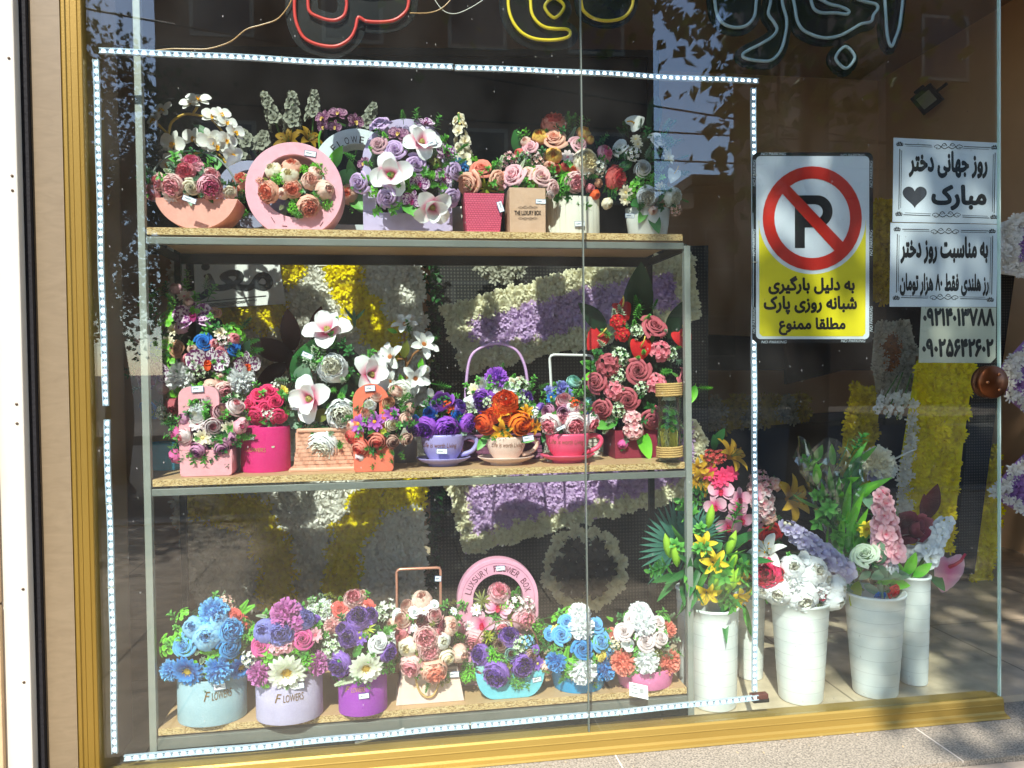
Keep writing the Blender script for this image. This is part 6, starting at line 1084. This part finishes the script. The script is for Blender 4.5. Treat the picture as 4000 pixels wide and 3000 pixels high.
# cellophane bouquet
Yc = .30
r_ = root('wrapped_bouquet', PT('J', 420, 700, Yc), 'green leafy bouquet in a clear cellophane cone', 'bouquet')
mb = MB(); g = random.Random(9); rows = []; NK = 40
for t in [i / 22 for i in range(23)]:
    c = PT('J', 435 - 140 * t + 10 * t, 760 - 690 * t, Yc); rr = (30 + 160 * t ** .8) * FR['J'][2] * mpp(Yc); rows.append([(c[0] + rr * math.cos(a_) * (1 + g.uniform(-.07, .07) + .07 * math.sin(a_ * 7 + t * 5)), c[1] + rr * .6 * math.sin(a_) * (1 + g.uniform(-.08, .08)), c[2] + g.uniform(-.004, .004) + (.04 * math.sin(a_ * 3 + 1) if t > .97 else 0)) for a_ in [2 * math.pi * k / NK for k in range(NK)]])
mb.patch(rows, [0] * 23, 0, True); cel = glass_mat('cellophane', 2.3, 'f4f8f6', .0049, .10); part('cellophane', mb, cel, r_, False)
bouquet(r_, 'J', 'T 380 330 130 b 100;T 420 380 130 b 85;T 340 300 120 g 110;T 440 320 110 g 80;T 300 230 100 g 115;L 240 190 60 b 100;L 250 90 50 g 70;T 400 480 120 g 95;T 450 450 110 b 80;T 320 400 110 d 110;L 440 200 80 d 90;T 430 550 100 g 85;T 270 300 100 g 120;S 350 400 60 g;S 300 330 50 g;T 380 240 110 d 100;L 500 330 70 s 300;T 470 520 90 b 75;T 355 480 110 b 105', Yc, .3, 'T g Y g T b', 22, .05, .4, 69)
# ================================================================== FUNERAL FLOWER PANELS INSIDE
def pom_arrays(g, n=22, wide=.34):
    V = []; Fc = []
    for k in range(n):
        f = (k + .5) / n; th = math.acos(1 - .72 * f); az = k * GA + g.uniform(-.3, .3); d = Vector((math.sin(th) * math.cos(az), math.sin(th) * math.sin(az), math.cos(th))); s = d.orthogonal().normalized(); s = Vector((-math.sin(az), math.cos(az), 0)); nn = d.cross(s); b = len(V); L = 1 + g.uniform(-.15, .15)
        for t, w_, h in ((.2, .5, 0), (.7, 1, -.12), (1.0, .7, -.38)): V += [tuple(d * L * t - s * wide * w_ * .5 + nn * h), tuple(d * L * t + s * wide * w_ * .5 + nn * h)]
        Fc += [(b, b + 1, b + 3, b + 2), (b + 2, b + 3, b + 5, b + 4)]
    return np.array(V), np.array(Fc)
def blooms(par, nm, pts, rad, m_, seed, facing=(0, -1, .05), wide=.34):
    """many small fabric blooms in one carpet"""
    if not len(pts): return
    g = random.Random(seed); protos = [pom_arrays(g, 22, wide) for _ in range(4)]; VV = []; FF = []; b = 0
    for i, p in enumerate(pts):
        V, Fc = protos[i % 4]; n = Vector((facing[0] + g.uniform(-.45, .45), facing[1], facing[2] + g.uniform(-.45, .45))); M = np.array(orient(n, g.uniform(0, 6.3)).to_3x3()); s = rad * g.uniform(.85, 1.2)
        VV.append(V @ M.T * s + np.array(p)); FF.append(Fc + b); b += len(V)
    VV = np.concatenate(VV) - np.array(par.location); FF = np.concatenate(FF); me = bpy.data.meshes.new(nm); me.vertices.add(len(VV)); me.vertices.foreach_set('co', VV.ravel().astype(np.float32)); me.loops.add(FF.size); me.loops.foreach_set('vertex_index', FF.ravel().astype(np.int32)); me.polygons.add(len(FF)); me.polygons.foreach_set('loop_start', np.arange(0, FF.size, 4, dtype=np.int32)); me.polygons.foreach_set('use_smooth', np.ones(len(FF), dtype=bool)); me.update(calc_edges=True); me.validate(); me.materials.append(m_); at = me.attributes.new('u', 'FLOAT', 'POINT'); at.data.foreach_set('value', np.tile(np.tile([.25, .25, .7, .7, 1, 1], 22), len(VV) // 132)); o = link(nm, me, par); o['kind'] = 'stuff'; return o
def inside(p, poly):
    c = False; n = len(poly)
    for i in range(n):
        a, b = poly[i], poly[i - 1]
        if (a[1] > p[1]) != (b[1] > p[1]) and p[0] < (b[0] - a[0]) * (p[1] - a[1]) / (b[1] - a[1]) + a[0]: c = not c
    return c
def segd(p, a, b):
    ax, ay = b[0] - a[0], b[1] - a[1]; t = max(0, min(1, ((p[0] - a[0]) * ax + (p[1] - a[1]) * ay) / (ax * ax + ay * ay + 1e-9))); return math.hypot(p[0] - a[0] - ax * t, p[1] - a[1] - ay * t)
def edged(p, poly): return min(segd(p, poly[i], poly[i - 1]) for i in range(len(poly)))
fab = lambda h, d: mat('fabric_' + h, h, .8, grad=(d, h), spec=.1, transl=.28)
def panel(lb, poly, Y, step, rule, mats_, seed, cat='flower panel', board=True, rad=1.0, wide=.34):
    """poly in display pixels (2212 wide); rule(x, y, distance to edge) -> material key"""
    g = random.Random(seed); xs = [p[0] for p in poly]; ys = [p[1] for p in poly]; P0 = PT('V', sum(xs) / len(xs), max(ys), Y + .03); r = root('funeral_wreath', P0, lb, cat, 'funeral flower panels inside the shop'); pts = {}
    y = min(ys)
    k = 0
    while y <= max(ys):
        x = min(xs) + (step / 2 if k % 2 else 0)
        while x <= max(xs):
            q = (x + g.uniform(-.3, .3) * step, y + g.uniform(-.3, .3) * step)
            if inside(q, poly):
                key = rule(q[0], q[1], edged(q, poly))
                if key: pts.setdefault(key, []).append(PT('V', q[0], q[1], Y + g.uniform(-.008, .008)))
            x += step
        y += step * .87; k += 1
    if board: lo = [[(q[0], q[2]) for q in (PT('V', x, y, Y + .02) for x, y in poly)]]; k0 = max(pts, key=lambda q: len(pts[q])); ext(r, 'board', lo, Y + .006, .03, mat('foam_' + mats_[k0][0], mats_[k0][0], .9), 0)
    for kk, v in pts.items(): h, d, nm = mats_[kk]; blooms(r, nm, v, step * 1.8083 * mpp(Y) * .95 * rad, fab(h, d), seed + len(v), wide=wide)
    return r
WHT, YEL, PUR, CRM, DPU = ('f4f2ea', 'dedacc', 'white_blooms'), ('f8e80c', 'e8cc0a', 'yellow_blooms'), ('dabce4', 'b896cc', 'purple_blooms'), ('f4f0d2', 'd6ceaa', 'cream_blooms'), ('b48ac8', '7a5492', 'purple_blooms')
def near(p, *lines):
    return min(segd(p, a, b) for ln in lines for a, b in zip(ln, ln[1:]))
Yp = .60
def ry(x, y, d):
    return 'y' if near((x, y), [(722, 540), (760, 640), (838, 745)], [(625, 540), (620, 575)], [(440, 1090), (560, 1110), (600, 1210), (598, 1310)], [(915, 1050), (800, 1075), (745, 1180), (735, 1320)], [(380, 690), (590, 680)]) < 38 else 'w'
panel('large white flower panel with yellow stripes behind the left half of the shelf', [(375, 540), (905, 535), (918, 760), (912, 1310), (430, 1320), (380, 1100)], Yp, 15.5, ry, dict(w=WHT, y=YEL), 101)
def rp(x, y, d): return 'c' if d < 40 else 'p'
panel('tilted purple flower panel with cream carnation border behind middle shelf', [(955, 668), (1230, 590), (1490, 545), (1508, 690), (1300, 742), (1005, 800)], .62, 13, rp, dict(p=PUR, c=CRM), 102, wide=.42)
panel('second tilted purple flower panel with cream border behind the bottom shelf', [(960, 1025), (1240, 960), (1500, 915), (1520, 1000), (1490, 1070), (1200, 1140), (1005, 1195)], .66, 13, lambda x, y, d: 'c' if d < 34 else 'p', dict(p=PUR, c=CRM), 103, wide=.42)
r_ = panel('round cream carnation wreath with black fabric petals on a perforated panel', [(1262 + 84 * math.cos(t), 1228 + 84 * math.sin(t)) for t in [2 * math.pi * k / 24 for k in range(24)]], .62, 17, lambda x, y, d: 'c' if d < 24 else None, dict(c=CRM), 104, 'wreath', wide=.46)
bouquet(r_, 'V', ';'.join('d %d %d 30 black' % (1262 + rr_ * math.cos(a_), 1228 + rr_ * math.sin(a_)) for rr_, a_ in [(0, 0)] + [(44, R(k * 60)) for k in range(6)]), .605, .15, '', 0, .02, 0, 105, tilt=2)
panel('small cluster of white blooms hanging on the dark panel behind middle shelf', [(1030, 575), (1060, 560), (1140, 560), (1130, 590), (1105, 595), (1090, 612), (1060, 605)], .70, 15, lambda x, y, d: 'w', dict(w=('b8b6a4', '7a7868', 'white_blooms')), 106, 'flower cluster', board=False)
panel('cream and lilac flower border peeking out right of the shelf post', [(1478, 915), (1500, 905), (1520, 940), (1518, 1000), (1480, 1010)], .55, 13, lambda x, y, d: 'c' if x > 1497 else 'p', dict(p=PUR, c=CRM), 107)
# wreath stands on the right
YB = .95
panel('tall yellow and white wreath stand leaning right of the papers', [(1985, 780), (2100, 780), (2075, 960), (2050, 1190), (1935, 1200), (1950, 1000)], YB, 15, lambda x, y, d: 'w' if x < 1968 + (1000 - y) * .06 else 'y', dict(w=WHT, y=YEL), 108)
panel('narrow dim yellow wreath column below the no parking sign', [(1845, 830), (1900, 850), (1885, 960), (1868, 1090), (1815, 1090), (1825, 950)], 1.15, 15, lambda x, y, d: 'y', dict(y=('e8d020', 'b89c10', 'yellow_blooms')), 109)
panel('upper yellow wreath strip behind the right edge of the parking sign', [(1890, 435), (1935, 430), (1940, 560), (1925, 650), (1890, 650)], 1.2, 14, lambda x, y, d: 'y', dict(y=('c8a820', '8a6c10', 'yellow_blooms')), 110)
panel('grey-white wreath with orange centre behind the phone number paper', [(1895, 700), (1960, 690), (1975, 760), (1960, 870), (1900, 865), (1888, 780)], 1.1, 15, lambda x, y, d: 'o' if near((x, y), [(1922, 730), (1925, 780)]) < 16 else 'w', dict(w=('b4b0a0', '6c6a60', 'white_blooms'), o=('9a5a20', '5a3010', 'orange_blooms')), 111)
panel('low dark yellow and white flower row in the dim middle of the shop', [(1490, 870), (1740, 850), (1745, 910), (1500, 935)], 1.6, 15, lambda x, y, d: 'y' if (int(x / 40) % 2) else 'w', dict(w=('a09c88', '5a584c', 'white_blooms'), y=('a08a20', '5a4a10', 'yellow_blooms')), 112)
panel('thin yellow flower column by the doorway floor', [(2118, 1090), (2150, 960), (2160, 1100), (2135, 1250), (2098, 1255)], 1.05, 14, lambda x, y, d: 'y', dict(y=YEL), 113)
panel('purple and white wreath at upper right edge beyond the glass', [(2165, 480), (2260, 450), (2300, 620), (2230, 600), (2165, 590)], .85, 15, lambda x, y, d: 'w' if d < 34 else 'p', dict(p=DPU, w=WHT), 114)
panel('purple and white wreath with black ribbon beyond the glass edge', [(2170, 790), (2250, 700), (2330, 760), (2320, 920), (2230, 900), (2180, 860)], .85, 15, lambda x, y, d: 'w' if d < 22 else 'p', dict(p=DPU, w=WHT), 115)
panel('purple wreath with white points low beyond the glass edge', [(2145, 1065), (2190, 1010), (2250, 950), (2330, 1000), (2320, 1150), (2230, 1120), (2175, 1090)], .85, 15, lambda x, y, d: 'w' if d < 20 else 'p', dict(p=DPU, w=WHT), 116)
# hanging white delphinium on the stand
r_ = root('hanging_flowers', PT('K', 820, 480, 1.0), 'white delphinium sprays hanging in front of the yellow wreath', 'flowers'); 
for a_ in ((860, 430, 770, 580), (920, 420, 850, 610), (990, 430, 930, 620)): spike(r_, 'K', *a_, 95, 'snow', 16, 1.0, a_[0], 3)
# perforated black panels and dark stands
def perf():
    mm = bpy.data.materials.new('perforated_metal'); mm.use_nodes = True; n = mm.node_tree; p = n.nodes['Principled BSDF']; p.inputs['Roughness'].default_value = .5; L = n.links.new
    tc = n.nodes.new('ShaderNodeTexCoord'); vo = n.nodes.new('ShaderNodeTexVoronoi'); vo.inputs['Scale'].default_value = 90; vo.inputs['Randomness'].default_value = 0; L(tc.outputs['Object'], vo.inputs['Vector']); cr = n.nodes.new('ShaderNodeValToRGB'); cr.color_ramp.elements[0].position = .22; cr.color_ramp.elements[1].position = .3; cr.color_ramp.elements[0].color = lin('4a4840'); cr.color_ramp.elements[1].color = lin('0c0c0d'); L(vo.outputs['Distance'], cr.inputs[0]); L(cr.outputs[0], p.inputs['Base Color']); return mm
pf = perf()
def slab(nm, lb, cat, poly, Y, th, m_, group=None):
    r = root(nm, PT('V', poly[0][0], poly[0][1], Y), lb, cat, group); lo = [[(q[0], q[2]) for q in (PT('V', x, y, Y) for x, y in poly)]]; ext(r, 'panel', lo, Y, th, m_, 0); return r
slab('display_stand', 'black perforated metal panel behind the purple flower panels', 'panel', [(930, 545), (1530, 530), (1530, 1330), (930, 1340)], .76, .02, pf)
slab('display_stand', 'tall black perforated stand leaning beside the yellow wreath', 'panel', [(2110, 560), (2200, 540), (2150, 900), (2105, 1240), (2060, 1240), (2085, 1000), (2105, 780)], .98, .02, pf)
slab('black_board', 'large black framed board behind the top shelf', 'board', [(300, 108), (1412, 118), (1412, 560), (300, 548)], 1.0, .02, mat('board_dark', '0d0c0b', .6, noise=(5, .6)))
for poly, eg in (([(320, 98), (1424, 108), (1424, 124), (320, 114)], 'top'), ([(1400, 124), (1424, 124), (1424, 560), (1400, 560)], 'right')): slab('black_strip', 'black trim strip along the %s edge of the black framed board' % eg, 'trim', poly, .985, .012, mat('trim_black', '0a0a0a', .4))
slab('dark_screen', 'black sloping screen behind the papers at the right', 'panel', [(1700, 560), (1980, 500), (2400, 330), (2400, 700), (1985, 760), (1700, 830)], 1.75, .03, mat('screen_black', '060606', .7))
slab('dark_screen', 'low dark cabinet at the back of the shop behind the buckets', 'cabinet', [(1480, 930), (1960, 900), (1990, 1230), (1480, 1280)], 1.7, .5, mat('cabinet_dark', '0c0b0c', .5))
slab('dark_screen', 'dark table below the parking sign', 'table', [(1480, 720), (1900, 740), (1900, 800), (1480, 800)], 2.1, .2, mat('screen_black2', '141110', .7))  # single plain near-black slab
# dark green ivy strip
r_ = root('ivy_strip', PT('V', 935, 800, .7), 'dark green artificial ivy strip between white and purple flower panels', 'ivy'); g = random.Random(2); mb = MB()
for k in range(520):
    p = PT('V', 934 + g.uniform(-16, 16), g.uniform(545, 1330), .68 + g.uniform(-.02, .02)); vleaf(mb, p, (g.uniform(-1, 1), -.5, g.uniform(-1, 1)), (0, 0, 1), .028, .017, nu=3, nv=2)
o = part('ivy_leaves', mb, mat('leaf_dark_ivy', '1c4a20', .5, grad=('12341a', '2a6428'), transl=.1), r_); o['kind'] = 'stuff'
# name paper on the white panel
r_ = root('paper_notice', PT('D', 660, 420, Yp - .03), 'grey name paper with large black Persian lettering, on the left flower panel', 'notice')
sheet(r_, 'sheet', 'D', [(300, 70), (975, 88), (1022, 392), (360, 432)], Yp - .03, mat('paper_grey', 'ececea', .7))
text_px('lettering', 'معزا', 'D', 385, 92, 930, 370, Yp - .0312, ink, r_, bold=.028, fa=True)
mb = MB(); mb.tube([PT('D', 470, 382, Yp - .031), PT('D', 895, 340, Yp - .031)], .0012, 0, 4); part('printed_line', mb, ink, r_); mb = MB()
for k in range(3): mb.tube([PT('D', 480 + 10 * k + i * 6, 400 + 8 * k - i * .55 + (i * 7 % 5) - 3, Yp - .031) for i in range(60 - 14 * k)], .0009, 0, 4)
part('small_print', mb, ink, r_)
# big maroon lilies in the shade
r_ = root('flower_bunch', PT('D', 1000, 900, .48), 'big dark maroon fabric lily petals in shade left of the magnolias', 'flowers')
bouquet(r_, 'D', 'L 1050 560 130 m 95;L 1230 520 110 m 75;L 920 690 150 m 160;L 930 850 110 m 215;L 1100 820 120 m 300;L 1180 700 110 m 20', .46, .2, '', 0, .02, 0, 106)
r_ = root('fabric_flower', PT('A', 1400, 500, .45), 'golden fabric lily, colour darkened for shade, behind the pink ring box', 'flowers'); bouquet(r_, 'A', 'l 1390 450 120 dim2;l 1560 430 110 dim2;l 1360 590 90 dim2', .45, .1, '', 0, .02, 0, 107)
r_ = root('delphinium', PT('A', 1350, 480, .46), 'white delphinium spikes greyed in colour for shade, against the black board, top left', 'flower stem')
for a_ in ((1280, 300, 1170, 20, 130), (1420, 330, 1420, 20, 150), (1600, 240, 1610, 10, 130), (1050, 480, 960, 350, 140), (1150, 500, 1180, 380, 160), (2050, 330, 2130, 120, 130), (1000, 600, 900, 520, 120)): spike(r_, 'A', *a_, 'shadewhite', 24, .46, a_[0], 3)
# flood light on the right wall
p = PT('N', 1745, 478, 2.0)
r_ = root('flood_light', (2.9, p[1], p[2]), 'small black square flood light mounted on the brown right wall', 'flood light')
Mx = Matrix.Translation((2.80, 1.94, PT('N', 1745, 478, 1.94)[2])) @ Matrix.Rotation(R(-62), 4, 'Z') @ Matrix.Rotation(R(-28), 4, 'Y') @ Matrix.Rotation(R(25), 4, 'X') @ Matrix.Scale(.68, 4)
def tb(nm, a, b_, m_): mb = MB(); mb.box(a, b_); q = MB(); q.add(mb, Mx); return part(nm, q, m_, r_, False, .003)
r_.location = Mx.translation
tb('housing', (-.085, 0, -.085), (.085, .04, .085), mat('lamp_black', '0c0c0d', .5)); tb('lens', (-.055, -.004, -.05), (.055, -.0005, .05), mat('lamp_lens', '8a8a7c', .3)); tb('bracket', (.086, .012, -.012), (.17, .024, .012), MC['lamp_black']); tb('driver_box', (-.04, .012, .086), (.04, .036, .11), MC['lamp_black'])
def shade_cut(p):  # crown trimmed so its shade stays off the sunlit part of the window
    t = -p.y / sd.y; xs, zs = p.x + sd.x * t, p.z + sd.z * t
    return -.6 < zs < 1.5 - (xs - .55) * 2.14
# ================================================================== ACROSS THE STREET (seen mirrored in the glass)
fb = mat('facade_brown', '6a503c', .85, noise=(.6, .5), hex2='584030'); wg = mat('far_window', '20262c', .15)
def house(lb, x0, x1, y, h, cols, rows, m_):
    r = root('town_house', ((x0 + x1) / 2, y, ZP), lb, 'building'); mb = MB(); mb.box((x0, y - 8, ZP - .3), (x1, y, h)); part('wall', mb, m_, r, False); mb = MB(); mb.box((x0 - .15, y - 8.1, h + .001), (x1 + .15, y + .25, h + .35)); part('roof', mb, mat('roof_edge', '4a4038', .9), r, False)
    for i in range(cols):
        for j in range(rows):
            cx = x0 + (x1 - x0) * (i + .5) / cols; z = 1.2 + j * 3.1
            if z + 1.7 > h: continue
            mb = MB(); mb.box((cx - .6, y + .002, z), (cx + .6, y + .05, z + 1.5)); f = part('window', mb, mat('frame_pale', '8a8478', .6), r, False); mb = MB(); mb.box((cx - .52, y + .0505, z + .08), (cx + .52, y + .06, z + 1.42)); part('pane', mb, wg, r, False)
house('brown stone building mirrored faintly across the left half of the window', -4.45, 5.5, -14, 13.5, 4, 4, fb)
house('tall shaded building mirrored at the right of the window', 11.2, 26, -14.5, 15, 5, 4, mat('facade_dark', '5c4636', .85, noise=(.6, .5), hex2='4c392c'))
house('low distant house mirrored at the bottom of the sky gap', 7.5, 10.4, -24, 6.0, 2, 2, mat('facade_grey', '5a544e', .9)); house('low distant house with taller roof at the right of the mirrored sky gap', 10.6, 16.5, -24.5, 7.3, 3, 2, mat('facade_tan', '6a5a48', .9))
def tree(lb, x, y, h, cz, rx, ry_, rz, n, leaf, seed, cols=('3c5a1c', '74882c'), cut=None, hang=(), xc=None):
    xc = x if xc is None else xc
    g = random.Random(seed); r = root('street_tree', (x, y, ZP), lb, 'tree'); mb = MB(); top = Vector((xc, y, cz + rz * .3)); mb.tube(smooth_path([(x, y, ZP - .2), (x + .1, y, h * .4), (x - .05, y, cz - rz * .4), tuple(top)], 5), .16, 0, 10, taper=.3)
    for k in range(14):
        a = k * GA; e = Vector((xc + rx * .8 * math.cos(a) * g.uniform(.5, 1), y + ry_ * .8 * math.sin(a) * g.uniform(.5, 1), cz + rz * g.uniform(-.7, .8))); s = Vector((x, y, cz - rz * g.uniform(.2, .6))); mb.tube(smooth_path([s, (s + e) / 2 + Vector((0, 0, .3)), e], 4), .05, 0, 6, taper=.25)
    for hx, hy, hz, hr, hn in hang: mb.tube(smooth_path([(x, y, cz - rz * .5), ((x + hx) / 2, (y + hy) / 2, (cz - rz * .4 + hz) / 2 + .5), (hx, hy, hz)], 5), .03, 0, 6, taper=.3)
    part('trunk', mb, mat('bark', '5a4a3a', .9, noise=(8, .6)), r); V = []; Fc = []
    clumps = []
    for k in range(n // 40):
        while True:
            q = Vector((g.uniform(-1, 1), g.uniform(-1, 1), g.uniform(-1, 1)))
            if q.length < 1 and q.length > .35: break
        clumps.append((Vector((xc + q.x * rx, y + q.y * ry_, cz + q.z * rz)), .45 * min(rx, rz) * .55, 40))
    for hx, hy, hz, hr, hn in hang: clumps.append((Vector((hx, hy, hz)), hr, hn))
    for c, cr, cn in clumps:
        for i in range(cn):
            p = c + Vector((g.gauss(0, 1), g.gauss(0, 1), g.gauss(0, 1))) * cr * .6
            if cut and cut(p): continue
            d = Vector((g.uniform(-1, 1), g.uniform(-1, 1), g.uniform(-1.2, .3))).normalized(); s = d.orthogonal().normalized(); s = s * math.cos(i) + d.cross(s) * math.sin(i); L = leaf * g.uniform(.7, 1.25); b = len(V); nn = d.cross(s) * .12 * L
            V += [p - s * L * .1, p + d * L * .35 - s * L * .48 + nn, p + d * L, p + d * L * .35 + s * L * .48 + nn, p + s * L * .1, p + d * L * .45]; Fc += [(b, b + 1, b + 2, b + 5), (b + 5, b + 2, b + 3, b + 4)]
    me = bpy.data.meshes.new('crown'); me.from_pydata([tuple(v - Vector((x, y, ZP))) for v in V], [], Fc); me.materials.append(mat('tree_leaf_' + cols[0], cols[1], .6, noise=(1.2, .7), hex2=cols[0], transl=.3)); link('crown', me, r); return r
tree('tall street tree mirrored right of the shelf, its crown shading the right window', 3.25, -4.0, 5, 6.7, 3.1, 2.6, 2.6, 21000, .125, 5, xc=2.05, cut=shade_cut, hang=[(2.4, -3.9, 4.0, .45, 130), (2.05, -3.8, 4.5, .5, 190), (2.75, -4.0, 3.5, .45, 190), (2.55, -3.7, 4.5, .6, 320), (2.85, -4.1, 2.8, .34, 110), (3.3, -4.0, 3.9, .6, 260), (1.7, -3.9, 4.9, .6, 260), (1.62, -3.9, 3.9, .32, 180), (1.5, -3.9, 4.5, .4, 200), (2.95, -3.9, 2.2, .3, 60), (3.6, -4, 3.2, .6, 200)])
tree('small street tree mirrored at the left edge of the window', -2.75, -6.2, 1.6, 2.75, .95, .9, 1.6, 11000, .06, 6, cols=('20301a', '3a4c24'))
for k, (z0_, z1_, y_) in enumerate(((4.9, 4.3, -9.0), (4.45, 3.95, -9.0), (4.1, 3.5, -9.2), (6.6, 2.6, -8.6))):
    mb = MB(); mb.tube([(-12 + 36 * t, y_, z0_ + (z1_ - z0_) * t - .35 * math.sin(math.pi * t)) for t in [i / 16 for i in range(17)]], .014, 0, 5)
    tag(part('overhead_cable', mb, mat('cable_black', '101012', .6), None), ('highest thin overhead cable mirrored across the sky gap', 'second thin overhead cable mirrored across the sky gap', 'lowest thin overhead cable mirrored across the sky gap', 'steep overhead cable crossing the others in the mirrored sky')[k], 'cable', 'overhead street cables')
# wrapped white chrysanthemum behind the pink delphinium
r_ = root('flower_bunch', PT('J', 560, 700, .34), 'single white chrysanthemum with a white plastic stick above the pink delphinium', 'flowers')
tube(r_, 'stem', smooth_path([PT('J', *q, .34) for q in ((575, 700), (570, 420), (556, 200))], 5), .003, mat('stem_green', '4a7a34')); tube(r_, 'stick', [PT('J', 632, 118, .33), PT('J', 690, 88, .33), PT('J', 735, 70, .33)], .0028, mat('handle_white', 'e2e0dc', .4))
bouquet(r_, 'J', 'c 548 135 82 cream;c 590 165 55 white;k 530 195 45 lav', .33, .2, '', 0, .02, 0, 72)
g = random.Random(12); mb = MB()
for k in range(26):
    p = Vector((g.uniform(-.1, 1.9), g.choice((g.uniform(-.19, -.04), g.uniform(-.06, -.036))), ZP + .0012)); vleaf(mb, p, (g.uniform(-1, 1), g.uniform(-1, 1), .12), (0, 0, 1), g.uniform(.004, .011), .005, nu=2, nv=2, bend=-.2)
o = tag(part('petal_litter', mb, mat('dry_petal', 'd8c8a8', .8, noise=(40, .6), hex2='a88c64'), None), 'few dry petals and crumbs lying on the pavement by the sill', 'litter'); o['kind'] = 'stuff'
